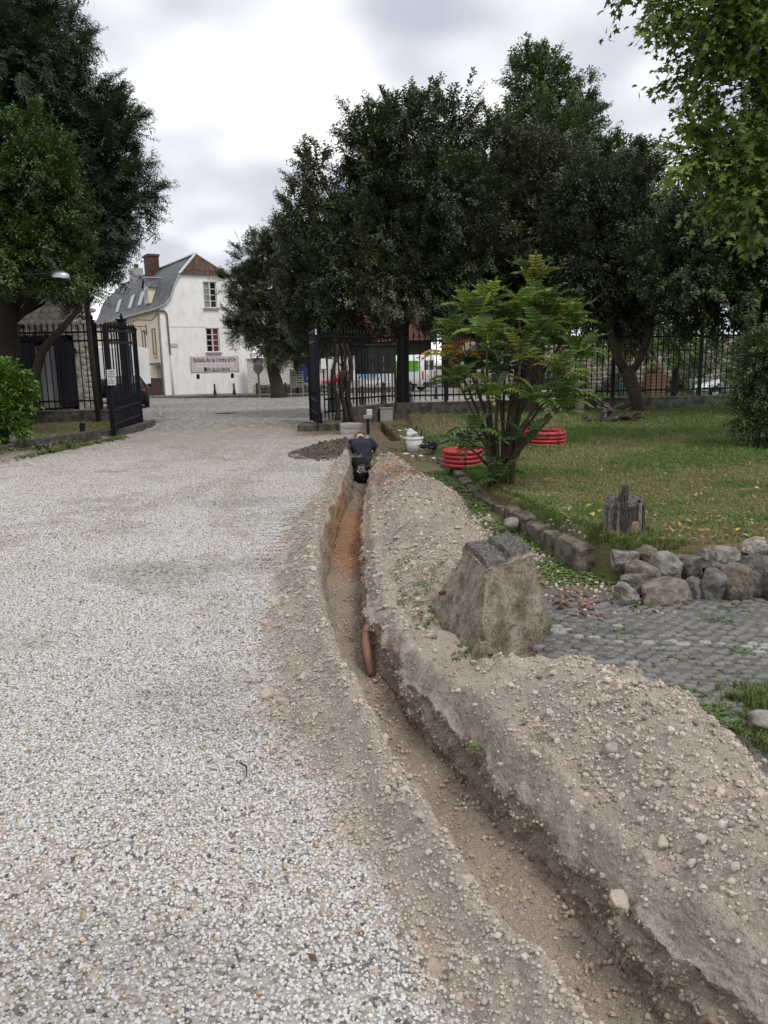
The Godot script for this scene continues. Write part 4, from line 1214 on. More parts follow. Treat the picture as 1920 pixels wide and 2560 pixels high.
func build_mahonia() -> void:
	var foot := Vector3(1.38, 0.14, -9.15)
	var t := thing("mahonia_shrub", "tall mahonia with many bare stems and rosettes of spiny leaves beside the trench", "shrub", foot)
	var leaves := [pinnate(1), pinnate(2), pinnate(3)]
	# rosettes: x, y, z relative to the foot, how upright, leaf kind
	var ros := [[0.55, 2.5, -0.3, 0.75, 2], [-0.35, 2.1, 0.1, 0.5, 0], [-0.1, 2.22, -0.2, 0.5, 0], [0.25, 2.12, 0.2, 0.4, 0], [0.7, 2.05, 0.0, 0.4, 2], [1.02, 1.95, -0.1, 0.4, 0], [-0.62, 1.62, 0.15, 0.3, 3], [0.2, 1.58, 0.5, 0.3, 2], [0.75, 1.42, 0.45, 0.3, 2], [1.05, 1.6, 0.1, 0.25, 1],
		[-0.55, 1.9, -0.2, 0.3, 1], [-0.2, 1.85, 0.3, 0.25, 0], [0.45, 1.85, 0.35, 0.2, 1], [0.9, 1.75, -0.3, 0.3, 0], [-0.55, 1.3, 0.2, 0.05, 1], [-0.1, 1.2, 0.45, 0.0, 0], [0.4, 1.12, 0.5, -0.05, 1], [0.85, 1.15, 0.3, 0.0, 1], [-0.35, 0.75, 0.3, -0.1, 1], [-0.45, 0.55, 0.2, -0.15, 4], [0.3, 0.6, 0.4, 0.0, 4], [0.95, 1.0, -0.2, 0.0, 0], [0.1, 1.7, -0.4, 0.2, 1], [0.5, 1.5, -0.3, 0.1, 4], [-0.3, 1.5, -0.2, 0.1, 4], [0.15, 2.0, -0.3, 0.3, 1], [0.62, 2.2, 0.0, 0.3, 1], [-0.02, 0.12, 0.25, 0.1, 4], [0.0, 1.45, 0.1, 0.0, 4]]
	var count := 0
	var more := [PackedFloat32Array(), PackedFloat32Array(), PackedFloat32Array()]
	for i in ros.size():
		var q: Array = ros[i]
		var tip := Vector3(q[0] * 0.86 - 0.02, q[1] * 0.94, q[2])
		var root := Vector3(rf(-0.14, 0.16), -0.12, rf(-0.14, 0.14))
		if q[1] > 0.3:
			var mid := root.lerp(tip, 0.45) + Vector3(-tip.x * 0.12, 0.05, -tip.z * 0.1)
			put("stem", tube([root, root.lerp(mid, 0.5), mid, mid.lerp(tip, 0.55) + Vector3(rf(-0.02, 0.02), 0, 0), tip], [rf(0.02, 0.034), 0.024, 0.019, 0.015, 0.011], 7), M.stem, t)
		var n := 13 if q[1] > 0.9 else 8
		for k in n:
			var a := TAU * k / n * 1.0 + rf(-0.3, 0.3) + i
			var up: float = q[3] + rf(-0.3, 0.4) + (0.8 if k % 3 == 0 else 0.0)
			var dir := Vector3(cos(a), up, sin(a))
			var b := look(dir).scaled_local(Vector3.ONE * rf(0.68, 1.05))
			var kind: int = q[4]
			if rng.randf() < 0.3:
				kind = [0, 1, 4, 1, 4][rng.randi() % 5]
			if kind == 3 and k % 3 == 1:
				kind = 2
			if count < 290 and k < 9:
				count += 1
				put("leaf", leaves[k % 3], M["mahonia%d" % kind], t, Transform3D(b, tip + Vector3(0, -0.03, 0)))
			else:
				push(more[k % 3], b, tip + Vector3(rf(-0.04, 0.04), rf(-0.14, 0.0), rf(-0.04, 0.04)), M["mahonia%d" % kind].albedo_color.srgb_to_linear() * rf(0.7, 1.1))
	for k in 3:
		multi("leaves", leaves[k], M.mahonia_many, more[k], t)

func tuft(n: int, h: float, lean: float, w: float, sd: int) -> ArrayMesh:
	var r := RandomNumberGenerator.new()
	r.seed = sd
	var s := begin(true)
	for i in n:
		var a := r.randf() * TAU
		var o := Vector3(cos(a), 0, sin(a)) * r.randf() * h * 0.5
		var d := Vector3(cos(a + 1.0), 0, sin(a + 1.0)) * lean * r.randf_range(0.3, 1.3) * h
		var k := h * r.randf_range(0.6, 1.25)
		var side := Vector3(-sin(a), 0, cos(a)) * w
		var m := o + d * 0.35 + Vector3(0, k * 0.6, 0)
		var e := o + d + Vector3(0, k, 0)
		for q in [[o - side, m - side * 0.8, m + side * 0.8], [o - side, m + side * 0.8, o + side], [m - side * 0.8, e, m + side * 0.8]]:
			s.add_vertex(q[0]); s.add_vertex(q[1]); s.add_vertex(q[2])
	return done(s)

func rosette(n: int, l: float, w: float, sd: int) -> ArrayMesh:
	var r := RandomNumberGenerator.new()
	r.seed = sd
	var s := begin(true)
	for i in n:
		var a := TAU * i / n + r.randf_range(-0.4, 0.4)
		add_leaf(s, Vector3(r.randf_range(-0.3, 0.3) * l, 0.01, r.randf_range(-0.3, 0.3) * l), look(Vector3(cos(a), r.randf_range(0.15, 1.1), sin(a))), l * r.randf_range(0.6, 1.2), w, 0.25, 0.3)
	return done(s)

func build_grass() -> void:
	var bufs := [PackedFloat32Array(), PackedFloat32Array()]
	var D := 5.5
	while D < 22.2:
		var step := 0.2
		var w0 := along(KERB, D, 1) + 0.04
		var w1 := 0.62 * D + 0.6
		var n := int(lerpf(2600.0, 330.0, sm(5.5, 17.0, D)) * step * (w1 - w0))
		for i in n:
			var x := rf(w0, w1)
			var d := D + rng.randf() * step
			var m := n3(x, 11.0, d, 0.4)
			var f := n3(x, 13.0, d, 2.2)
			var bare := sm(15.0, 17.0, d + m * 2.0) * (1.0 - sm(2.0, 3.6, x + m))
			if rng.randf() < max(bare * 0.8, sm(0.15, 0.5, f) * 0.6):
				continue
			var dry := sm(-0.2, 0.5, 1.5 * m + 0.8 * f + 0.0 - 0.3 * sm(10.0, 14.0, d) * sm(4.0, 6.0, x))
			var c := Color(0.118, 0.182, 0.04).lerp(Color(0.29, 0.245, 0.135), dry * rf(0.3, 1.0)) * rf(0.7, 1.25)
			var k := lerpf(1.0, 2.2, sm(7.0, 18.0, d)) * rf(0.7, 1.2)
			push(bufs[i % 2], spun(Vector3(k, k * rf(0.5, 1.35), k)), Vector3(x, ground_h(x, d) - 0.004, -d), c)
		D += step
	# longer fringes: round the stump, along the edging, before the left kerb and at the foot of the rocks
	var fringe := []
	for i in 420:
		var d := rf(5.35, 9.5)
		fringe.append([along(KERB, d, 1) + 0.12 + absf(rng.randfn(0.0, 0.07)), d, 2.0])
	for i in 260:
		var a := rng.randf() * TAU
		fringe.append([1.86 + cos(a) * rf(0.15, 0.28), 5.87 + sin(a) * rf(0.12, 0.24), 2.0])
	for i in 160:
		fringe.append([rf(1.7, 2.2), rf(5.42, 5.62), 1.7])
	for i in 700:
		var d := rf(13.0, 18.5)
		fringe.append([lerpf(-7.05, -6.45, (d - 14.3) / 4.0) + 0.22 + rng.randfn(0.0, 0.11), d, 2.2])
	# thin dry grass on the trodden ground by the bucket and in the bed on the left
	for i in 1500:
		var d := rf(11.0, 21.5)
		var x := rf(0.05, along(KERB, d, 1) + 0.2)
		if x - along(TR, d, 2) < along(HEAP, d, 2) * 0.9 and d < 13.5 or n3(x, 55.0, d, 0.6) < -0.12:
			continue
		fringe.append([x, d, rf(0.9, 2.0)])
	for i in 2400:
		var d := rf(12.5, 22.0)
		fringe.append([lerpf(-7.0, -6.7, (d - 12.5) / 9.0) - absf(rng.randfn(0.0, 1.2)), d, rf(1.0, 2.2)])
	for i in 500:
		fringe.append([rf(2.6, 9.0), rf(21.3, 22.2), 2.2])
	for i in 380:
		fringe.append([1.82 + rng.randfn(0.0, 0.09), 3.38 + rng.randfn(0.0, 0.12), 1.7])
	for i in 240:
		fringe.append([1.66 + rng.randfn(0.0, 0.06), 2.98 + rng.randfn(0.0, 0.09), 1.6])
	for i in fringe.size():
		var q: Array = fringe[i]
		var c := Color(0.08, 0.15, 0.022).lerp(Color(0.24, 0.2, 0.1), rng.randf() * (1.0 if q[1] > 10.0 else 0.6)) * rf(0.7, 1.2)
		push(bufs[i % 2], spun(Vector3.ONE * q[2] * rf(0.6, 1.2)), Vector3(q[0], ground_h(q[0], q[1]) - 0.005, -q[1]), c)
	for k in 2:
		multi("grass", tuft(9, 0.032, 0.8, 0.0022, 70 + k), M.grass, bufs[k])
	# low broad-leaved weeds: the strip beside the spoil, the kerb on the left, the paving joints, round the block
	var wb := PackedFloat32Array()
	for i in 11000:
		var d := lerpf(5.4, 11.5, rng.randf())
		var x := along(KERB, d, 1) - rf(0.0, 0.36) * (0.6 + 0.9 * rng.randf())
		if (x - along(TR, d, 2)) / along(HEAP, d, 2) < 0.93 + 0.1 * rng.randf() or n3(x, 33.0, d, 1.0) < -0.2:
			continue
		push(wb, spun(Vector3.ONE * rf(0.25, 0.75), 0.4), Vector3(x, ground_h(x, d), -d), Color(0.1, 0.16, 0.035) * rf(0.6, 1.4))
	for q in [[0.22, 4.75, 0.1, 50], [0.3, 5.1, 0.12, 60], [0.42, 3.98, 0.05, 26], [0.52, 4.02, 0.05, 22], [0.24, 4.45, 0.04, 20], [0.12, 5.6, 0.06, 20], [1.45, 3.55, 0.045, 30], [1.5, 3.32, 0.07, 60], [1.58, 3.2, 0.06, 36], [1.7, 3.05, 0.07, 40], [1.85, 3.3, 0.06, 16], [1.56, 4.05, 0.06, 16], [2.0, 4.1, 0.05, 14], [2.1, 4.62, 0.06, 24], [1.7, 4.9, 0.06, 18], [2.3, 4.9, 0.06, 18], [1.42, 4.4, 0.06, 14], [1.86, 5.2, 0.06, 24], [0.36, 3.0, 0.02, 6]]:
		for i in q[3] * 2:
			var x: float = q[0] + rng.randfn(0.0, q[2])
			var d: float = q[1] + rng.randfn(0.0, q[2])
			push(wb, spun(Vector3.ONE * rf(0.2, 0.62), 0.4), Vector3(x, ground_h(x, d) + 0.01, -d), Color(0.075, 0.14, 0.024) * rf(0.6, 1.4))
	for i in 420:
		var d := rf(13.6, 18.4)
		var x := lerpf(-7.05, -6.45, (d - 14.3) / 4.0) + 0.2 + rng.randfn(0.0, 0.1)
		push(wb, spun(Vector3.ONE * rf(0.9, 2.6), 0.4), Vector3(x, ground_h(x, d), -d), Color(0.065, 0.13, 0.024) * rf(0.6, 1.3))
	multi("weeds", rosette(6, 0.04, 0.022, 80), M.leaf, wb)
	# dead leaves on the lawn
	var lb := PackedFloat32Array()
	for i in 1500:
		var d := lerpf(5.6, 19.0, pow(rng.randf(), 1.4))
		var x := rf(along(KERB, d, 1) + 0.1, 0.6 * d)
		var c: Color = [Color(0.3, 0.2, 0.11), Color(0.2, 0.11, 0.06), Color(0.4, 0.32, 0.22), Color(0.45, 0.3, 0.06)][rng.randi() % 4] * rf(0.6, 1.2)
		push(lb, spun(Vector3.ONE * rf(0.6, 1.3), 0.7), Vector3(x, ground_h(x, d) + 0.018, -d), c)
	for i in 90:
		var d := lerpf(1.8, 16.0, rng.randf())
		var x := along(TR, d, 1) - rf(0.1, 0.7 * d)
		push(lb, spun(Vector3.ONE * rf(0.4, 0.9), 0.7), Vector3(x, ground_h(x, d) + 0.014, -d), [Color(0.24, 0.15, 0.08), Color(0.14, 0.085, 0.05), Color(0.3, 0.24, 0.16)][rng.randi() % 3] * rf(0.6, 1.2))
	for i in 70:
		var x := 1.2 + rng.randfn(0.0, 0.14)
		var d := 4.95 + rng.randfn(0.0, 0.14)
		push(lb, spun(Vector3.ONE * rf(0.6, 1.5), 0.9), Vector3(x, ground_h(x, d) + 0.015, -d), Color(0.22, 0.1, 0.07) * rf(0.5, 1.2))
	var s := begin(true)
	add_leaf(s, Vector3.ZERO, Basis.IDENTITY, 0.05, 0.03, 0.5, -0.2)
	multi("fallen_leaves", done(s), M.leaf, lb)

# ---------------------------------------------------------------- railings and gates
func bar_mesh(y0: float, y1: float, w := 0.024, kind := 0) -> ArrayMesh:
	var s := begin(true)
	add_box(s, Vector3(0, (y0 + y1) / 2.0, 0), Vector3(w, y1 - y0, w))
	# spear above, spike below
	var f := 0.17
	for k in 4:
		var a := TAU * k / 4.0
		var b := TAU * (k + 1) / 4.0
		var A := Vector3(cos(a), 0, sin(a))
		var B := Vector3(cos(b), 0, sin(b))
		var c := Vector3(0, y1 + f * 0.4, 0)
		quad(s, A * w * 0.5 + Vector3(0, y1, 0), B * w * 0.5 + Vector3(0, y1, 0), B * w * 1.15 + Vector3(0, y1 + f * 0.3, 0), A * w * 1.15 + Vector3(0, y1 + f * 0.3, 0), c)
		tri(s, A * w * 1.15 + Vector3(0, y1 + f * 0.3, 0), B * w * 1.15 + Vector3(0, y1 + f * 0.3, 0), Vector3(0, y1 + f, 0), c)
		tri(s, A * w * 0.7 + Vector3(0, y0, 0), B * w * 0.7 + Vector3(0, y0, 0), Vector3(0, y0 - 0.09, 0), Vector3(0, y0, 0))
	if kind == 1:
		# scrolled side hooks of a trident
		for e in [-1.0, 1.0]:
			add_tube(s, [Vector3(0, y1 - 0.02, 0), Vector3(e * 0.035, y1 - 0.015, 0), Vector3(e * 0.052, y1 + 0.03, 0), Vector3(e * 0.045, y1 + 0.085, 0), Vector3(e * 0.06, y1 + 0.1, 0)], [0.009], 5)
	return done(s)

# a panel of bars and rails from a to b
func railing(t: Node3D, a: Vector3, b: Vector3, gap: float, bar: Mesh, rails: Array, mat: Material, foot := 0.0, rail_h := 0.05) -> void:
	var d := b - a
	var n := int(round(Vector2(d.x, d.z).length() / gap))
	var turn := atan2(-d.z, d.x)
	for i in n + 1:
		put("bar", bar, mat, t, Transform3D(Basis(Vector3.UP, turn), a + d * (float(i) / n) + Vector3(0, foot, 0)))
	for y in rails:
		var s := begin(true)
		add_beam(s, a + Vector3(0, y, 0), b + Vector3(0, y, 0), 0.034, rail_h)
		put("rail", done(s), mat, t)

func post_mesh(h: float, w: float, ball := 0.05) -> ArrayMesh:
	var s := begin(true)
	add_box(s, Vector3(0, h / 2.0, 0), Vector3(w, h, w), Transform3D.IDENTITY, 0.012)
	add_box(s, Vector3(0, h + 0.02, 0), Vector3(w * 1.35, 0.04, w * 1.35), Transform3D.IDENTITY, 0.01)
	add_lathe(s, [[0.0, h + 0.04], [ball * 0.6, h + 0.05], [ball, h + 0.1], [ball * 0.6, h + 0.15], [0.0, h + 0.22]], 8)
	return done(s)

func build_railings() -> void:
	# left, behind the conifer: a straight panel and a return
	var t := thing("iron_fence", "black iron railings with trident finials behind the tree, left of the open gate", "fence")
	var bar := bar_mesh(0.55, 2.78, 0.026, 1)
	railing(t, Vector3(-8.05, 0, -22.5), Vector3(-10.0, 0, -22.3), 0.165, bar, [0.74, 2.42, 2.66], M.iron)
	railing(t, Vector3(-10.0, 0, -22.3), Vector3(-10.55, 0, -19.9), 0.15, bar, [0.74, 2.42, 2.66], M.iron)
	put("post", post_mesh(2.85, 0.12), M.iron, t, Transform3D(Basis(), Vector3(-8.12, 0.1, -22.45)))
	put("post", post_mesh(2.85, 0.2), M.iron, t, Transform3D(Basis(), Vector3(-7.25, 0.1, -22.35)))
	railing(t, Vector3(-8.02, 0, -22.45), Vector3(-7.3, 0, -22.35), 0.16, bar, [0.4, 2.42, 2.66], M.iron)
	for y in [2.54, 0.56]:
		var s := begin()
		for k in 12:
			var a := TAU * k / 12.0
			var b := TAU * (k + 1) / 12.0
			add_tube(s, [Vector3(-7.66 + cos(a) * 0.1, y + sin(a) * 0.1, -22.42), Vector3(-7.66 + cos(b) * 0.1, y + sin(b) * 0.1, -22.42)], [0.01], 5, false)
		put("scroll_ring", done(s), M.iron, t)
	var w := thing("low_wall", "low dark stone wall carrying the railings left of the gate", "wall")
	var s0 := begin(true)
	add_beam(s0, Vector3(-7.9, 0.2, -22.48), Vector3(-10.1, 0.2, -22.28), 0.32, 0.55)
	put("wall", done(s0), M.concrete, w)
	var s1 := begin(true)
	add_beam(s1, Vector3(-10.1, 0.195, -22.4), Vector3(-10.65, 0.195, -19.8), 0.3, 0.54)
	put("wall", done(s1), M.concrete, w)
	# left gate leaf, folded back
	t = thing("iron_gate", "open left leaf of the black iron gate, with a white notice on its stile", "gate")
	var gbar := bar_mesh(0.12, 2.52, 0.028, 0)
	var gshort := bar_mesh(0.12, 0.75, 0.024, 0)
	var A := Vector3(-6.43, 0.03, -18.55)
	var B := Vector3(-6.62, 0.1, -21.4)
	railing(t, A, B, 0.25, gbar, [0.28, 0.62, 2.2, 2.48], M.iron_gate, 0.0, 0.06)
	var d := (B - A) / 11.0
	for i in 11:
		put("bar", gshort, M.iron_gate, t, Transform3D(Basis(), A + d * (i + 0.5)))
	put("stile", box(Vector3(0, 1.3, 0), Vector3(0.1, 2.6, 0.08), 0.01), M.iron_gate, t, Transform3D(Basis(), A))
	put("stile", box(Vector3(0, 1.3, 0), Vector3(0.09, 2.6, 0.08), 0.01), M.iron_gate, t, Transform3D(Basis(), B))
	for k in 12:
		put("finial", lathe([[0.0, 2.5], [0.018, 2.52], [0.032, 2.58], [0.012, 2.66], [0.0, 2.76]], 6), M.iron_gate, t, Transform3D(Basis(), A + (B - A) * ((k + 0.5) / 12.0)))
	put("drop_bolt", box(Vector3(0, 0.28, 0), Vector3(0.035, 0.62, 0.035)), M.iron_gate, t, Transform3D(Basis(), A + Vector3(0.07, -0.05, 0.06)))
	# right gate leaf, seen along its length
	t = thing("iron_gate", "open right leaf of the black iron gate, seen almost edge on", "gate")
	A = Vector3(-1.56, 0.1, -19.3)
	B = Vector3(-1.98, 0.1, -22.0)
	railing(t, A, B, 0.15, bar_mesh(0.08, 2.4, 0.028, 0), [0.3, 0.62, 2.1, 2.36], M.iron_gate, 0.0, 0.06)
	d = (B - A) / 18.0
	var gs2 := bar_mesh(0.08, 0.72, 0.024, 0)
	for i in 18:
		put("bar", gs2, M.iron_gate, t, Transform3D(Basis(), A + d * (i + 0.5)))
	put("stile", box(Vector3(0, 1.22, 0), Vector3(0.1, 2.5, 0.08), 0.01), M.iron_gate, t, Transform3D(Basis(), A))
	put("stile", box(Vector3(0, 1.22, 0), Vector3(0.13, 2.5, 0.13), 0.01), M.iron_gate, t, Transform3D(Basis(), B))
	put("drop_bolt", box(Vector3(0, 0.2, 0), Vector3(0.035, 0.5, 0.035)), M.iron_gate, t, Transform3D(Basis(), A + Vector3(0.07, -0.1, 0.07)))
	put("lock_plate", box(Vector3(0, 2.3, 0.06), Vector3(0.035, 0.13, 0.02)), M.white_paint, t, Transform3D(Basis(), A))
	# wing curving from the gate to the straight run
	t = thing("iron_fence", "black iron railings curving back from the right gate leaf, overgrown by a vine", "fence")
	var wing := [Vector3(-1.5, 0, -20.5), Vector3(-0.95, 0, -21.35), Vector3(-0.2, 0, -22.35), Vector3(0.63, 0, -23.2)]
	railing(t, wing[0], wing[1], 0.17, bar_mesh(0.22, 2.4, 0.026, 0), [0.38, 0.72, 2.34], M.iron)
	for i in [1, 2]:
		railing(t, wing[i], wing[i + 1], 0.14, bar_mesh(0.55, 2.4, 0.026, 0), [0.68, 2.34], M.iron)
	put("post", post_mesh(2.55, 0.14), M.iron, t, Transform3D(Basis(), Vector3(0.63, 0.05, -23.22)))
	w = thing("low_wall", "low dark wall under the curved railings beside the right gate", "wall")
	for i in [1, 2]:
		var s := begin(true)
		add_beam(s, wing[i] + Vector3(0, 0.2 + 0.003 * i, 0), wing[i + 1] + Vector3(0, 0.2 + 0.003 * i, 0), 0.32, 0.5)
		put("wall", done(s), M.concrete, w)
	# the long straight run on the right
	t = thing("iron_fence", "long run of black iron railings along the lawn on the right", "fence")
	var R0 := Vector3(0.66, 0, -23.25)
	var R1 := Vector3(13.2, 0, -24.1)
	railing(t, R0 + Vector3(0.15, 0, 0), R1, 0.168, bar_mesh(0.55, 2.36, 0.028, 0), [0.66, 2.24], M.iron)
	for k in [0.1, 0.505, 0.72, 0.93]:
		put("post", post_mesh(2.4, 0.1), M.iron, t, Transform3D(Basis(), R0.lerp(R1, k) + Vector3(0, 0.06, 0.02)))
	w = thing("low_wall", "long low dark wall under the railings along the lawn", "wall")
	var s2 := begin(true)
	add_beam(s2, R0 + Vector3(0, 0.18, 0), R1 + Vector3(0.6, 0.18, 0.0), 0.34, 0.54)
	put("wall", done(s2), M.concrete, w)
	# climbing vine on the wing
	t = thing("climbing_vine", "old twisted vine climbing the railings beside the right gate", "vine")
	for q in [[-1.22, -20.62, 0.0, 0.06], [-1.02, -20.8, 1.3, 0.05], [-0.84, -20.95, 2.2, 0.055]]:
		var pts := []
		var rad := []
		for i in 12:
			var y := 0.05 + i * 0.19
			pts.append(Vector3(q[0] + 0.07 * sin(i * 0.75 + q[2]) + 0.04 * (n3(q[2], y, 0.0, 1.2)), y, q[1] + 0.05 * cos(i * 0.9 + q[2])))
			rad.append(q[3] * (1.25 - i * 0.05) * rf(0.85, 1.15))
		put("vine_stem", tube(pts, rad, 7), M.dark_bark, t)
	for i in 7:
		var a := Vector3(rf(-1.25, -0.2), rf(0.3, 1.2), rf(-22.0, -20.7))
		put("vine_shoot", tube([a, a + Vector3(rf(-0.2, 0.3), 0.5, rf(-0.2, 0.1)), a + Vector3(rf(-0.3, 0.5), 1.1, rf(-0.3, 0.1))], [0.014, 0.01, 0.006], 5), M.dark_bark, t)
	# papers and board hung on the railings
	for q in [[-1.49, 1.64, -20.42, "white sheet of paper tied to the railings, next to the gate leaf"], [-1.32, 1.62, -20.66, "white sheet of paper tied to the railings, next to the vine"]]:
		tag(put("paper_sheet", box(Vector3.ZERO, Vector3(0.13, 0.26, 0.004)), M.paper, self, Transform3D(Basis(Vector3.UP, 0.3), Vector3(q[0], q[1], q[2]))), q[3], "paper", "paper sheets on the railings")
	t = thing("notice_board", "dark plank back of a notice board fixed to the railings", "notice board", Vector3(-0.15, 0, -22.15), 0.06)
	for i in 7:
		put("plank", box(Vector3(-0.46 + i * 0.152, 1.74, 0), Vector3(0.148, 0.74, 0.03), 0.005), M.board, t, Transform3D(Basis(), Vector3(0, 0, 0.004 * (i % 2))))
	put("frame", box(Vector3(0, 2.13, 0.02), Vector3(1.16, 0.05, 0.08), 0.006), M.board, t)
	put("frame", box(Vector3(0, 1.36, 0.02), Vector3(1.16, 0.05, 0.08), 0.006), M.board, t)
	for e in [-0.55, 0.55]:
		put("leg", box(Vector3(e, 1.2, -0.06), Vector3(0.06, 2.0, 0.06), 0.006), M.board, t)
	# notice on the left leaf
	t = thing("notice_sign", "white printed notice fixed to the stile of the left gate leaf", "sign", Vector3(-6.34, 1.42, -18.47), 0.1)
	put("plate", box(Vector3.ZERO, Vector3(0.19, 0.36, 0.008), 0.003), M.white_paint, t)
	for i in 6:
		var wd: float = [0.12, 0.14, 0.15, 0.05, 0.14, 0.13][i]
		for k in 4:
			put("print", box(Vector3(-wd / 2.0 + wd * (k + 0.5) / 4.0, 0.135 - i * 0.053, 0.006), Vector3(wd / 4.0 * rf(0.6, 0.85), 0.022, 0.002)), M.ink, t)

# ---------------------------------------------------------------- kerbs, stones and paving
# a worn sett: a low block with rounded, uneven top edges
func sett_mesh(sd: int) -> ArrayMesh:
	var r := RandomNumberGenerator.new()
	r.seed = sd
	var s := begin()
	var ring := []
	for q in [[1.0, -0.02], [1.0, 0.008], [0.86, 0.016], [0.5, 0.0175]]:
		var pts: Array[Vector3] = []
		for k in 10:
			var a := TAU * k / 10.0
			var c := Vector2(cos(a), sin(a))
			var m: float = max(absf(c.x), absf(c.y))
			c = c.lerp(c / m, 0.75) * q[0]
			pts.append(Vector3(c.x * 0.042, q[1] + r.randf_range(-0.0025, 0.0025), c.y * 0.0235) * r.randf_range(0.96, 1.03))
		ring.append(pts)
	for i in 3:
		for k in 10:
			quad(s, ring[i][k], ring[i][(k + 1) % 10], ring[i + 1][(k + 1) % 10], ring[i + 1][k], Vector3(0, -0.05, 0))
	for k in 10:
		tri(s, ring[3][k], ring[3][(k + 1) % 10], Vector3(0, 0.018, 0), Vector3(0, -0.05, 0))
	return done(s)

func build_stonework() -> void:
	var t := thing("kerb_edging", "weathered concrete kerb round the planted bed on the left", "kerb")
	var path := [Vector3(-7.25, 0, -12.5), Vector3(-7.1, 0, -14.3), Vector3(-6.9, 0, -15.9), Vector3(-6.64, 0, -17.2), Vector3(-6.56, 0, -17.9)]
	for i in path.size() - 1:
		var s := begin(true)
		var a: Vector3 = path[i]
		var b: Vector3 = path[i + 1]
		var dd := (b - a).normalized() * 0.006
		add_beam(s, a + dd + Vector3(0, 0.07 + 0.002 * i, 0), b - dd + Vector3(0, 0.07 + 0.002 * i, 0), 0.16, 0.36)
		put("kerb_stone", done(s), M.concrete, t)
	t = thing("gate_slab", "dark concrete slab under the left gate leaf", "slab")
	var q2 := [Vector3(-6.95, 0.02, -18.3), Vector3(-6.62, 0.02, -18.95), Vector3(-6.5, 0.02, -20.6), Vector3(-6.72, 0.02, -22.3)]
	for i in 3:
		var s := begin(true)
		add_beam(s, q2[i] + Vector3(0, 0.002 * i, 0), q2[i + 1] + Vector3(0, 0.002 * i, 0), 0.42, 0.28)
		put("block", done(s), M.concrete, t)
	t = thing("gate_slab", "pale concrete slab under the right gate leaf", "slab", Vector3(-1.5, 0, -19.6))
	put("block", box(Vector3(-0.34, 0.05, 0), Vector3(0.5, 0.24, 0.9), 0.02), M.concrete, t)
	put("block", box(Vector3(0.2, 0.06, 0.02), Vector3(0.56, 0.26, 0.94), 0.02), M.concrete, t)
	# edging stones between the strip and the lawn
	t = thing("stone_edging", "row of old edging stones sunk along the lawn above the trench", "kerb")
	var d := 5.36
	var i := 0
	while d < 12.5:
		var len := rf(0.34, 0.62) if i else 0.3
		var x0 := along(KERB, d, 1)
		var x1 := along(KERB, d + len, 1)
		var w: float = rf(0.15, 0.2) if d > 5.8 else 0.25
		var sunk := sm(8.2, 9.4, d) * 0.05
		var m := lump(3, Vector3(w * 0.54, 0.13, len * 0.52), 0.12, 0.7, 70.0 + i, true, 0.9)
		put("kerb_stone", m, M.kerbstone, t, Transform3D(Basis(Vector3.UP, rf(-0.09, 0.09)) * Basis(Vector3.BACK, rf(-0.12, 0.12)) * look(Vector3(x1 - x0, 0.0, -len)), Vector3((x0 + x1) / 2.0, base_h((x0 + x1) / 2.0 + 0.2, d) - 0.17 + rf(-0.035, 0.02), -d - len / 2.0)))
		d += len + 0.035
		i += 1
	# boulders that hold the lawn up: x, y, z, size
	t = thing("rock_border", "row of rough boulders holding up the lawn by the paving", "rock wall")
	var rocks := [[1.62, 0.02, -5.02, 0.095, 0.08], [1.91, 0.0, -5.05, 0.18, 0.1], [1.99, 0.12, -5.36, 0.11, 0.1], [2.18, 0.12, -5.38, 0.11, 0.1], [2.39, 0.18, -5.4, 0.125, 0.085], [2.27, 0.03, -5.12, 0.085, 0.12], [2.41, 0.05, -5.1, 0.12, 0.13], [2.15, -0.02, -5.16, 0.08, 0.1], [2.58, 0.11, -5.2, 0.12, 0.14], [2.68, 0.24, -5.44, 0.1, 0.06], [2.63, 0.04, -5.06, 0.08, 0.11], [2.84, 0.24, -5.42, 0.1, 0.07], [2.49, 0.17, -5.36, 0.08, 0.06], [2.8, 0.08, -5.12, 0.12, 0.14], [3.05, 0.12, -5.14, 0.16, 0.16], [3.36, 0.12, -5.14, 0.18, 0.17], [1.83, 0.08, -5.34, 0.11, 0.1], [1.72, 0.05, -5.22, 0.08, 0.07], [1.74, 0.16, -5.46, 0.1, 0.08], [1.9, 0.2, -5.5, 0.09, 0.07], [3.72, 0.12, -5.1, 0.2, 0.18]]
	for k in rocks.size():
		var q: Array = rocks[k]
		var m := crag(4, Vector3(q[3], q[4], q[3] * 0.8) * 1.24, 100 + k, 10, 0.1)
		put("rock", m, M["boulder%d" % [0, 3, 0, 1, 0, 1, 3, 1, 1, 2, 1, 3, 0, 2, 1, 0, 3, 1, 0, 3, 0][k]], t, Transform3D(Basis(Vector3.UP, rf(0, 6.0)), Vector3(q[0], q[1], q[2])))
	# the small stone in the grass at the right edge
	tag(put("flat_stone", crag(3, Vector3(0.17, 0.06, 0.1), 131), M.boulder0, self, Transform3D(Basis(), Vector3(1.72, 0.0, -3.16))), "flat grey stone half sunk in grass at the right edge", "stone")
	tag(put("round_stone", lump(2, Vector3(0.075, 0.06, 0.06), 0.3, 0.7, 132.0), M.boulder2, self, Transform3D(Basis(), Vector3(1.2, 0.1, -7.15))), "single pale round stone on the edging above the stump", "stone")
	# paving of worn setts
	t = Node3D.new()
	t.name = "paved_path"
	add_child(t)
	t.set_meta("kind", "structure")
	var bed := begin()
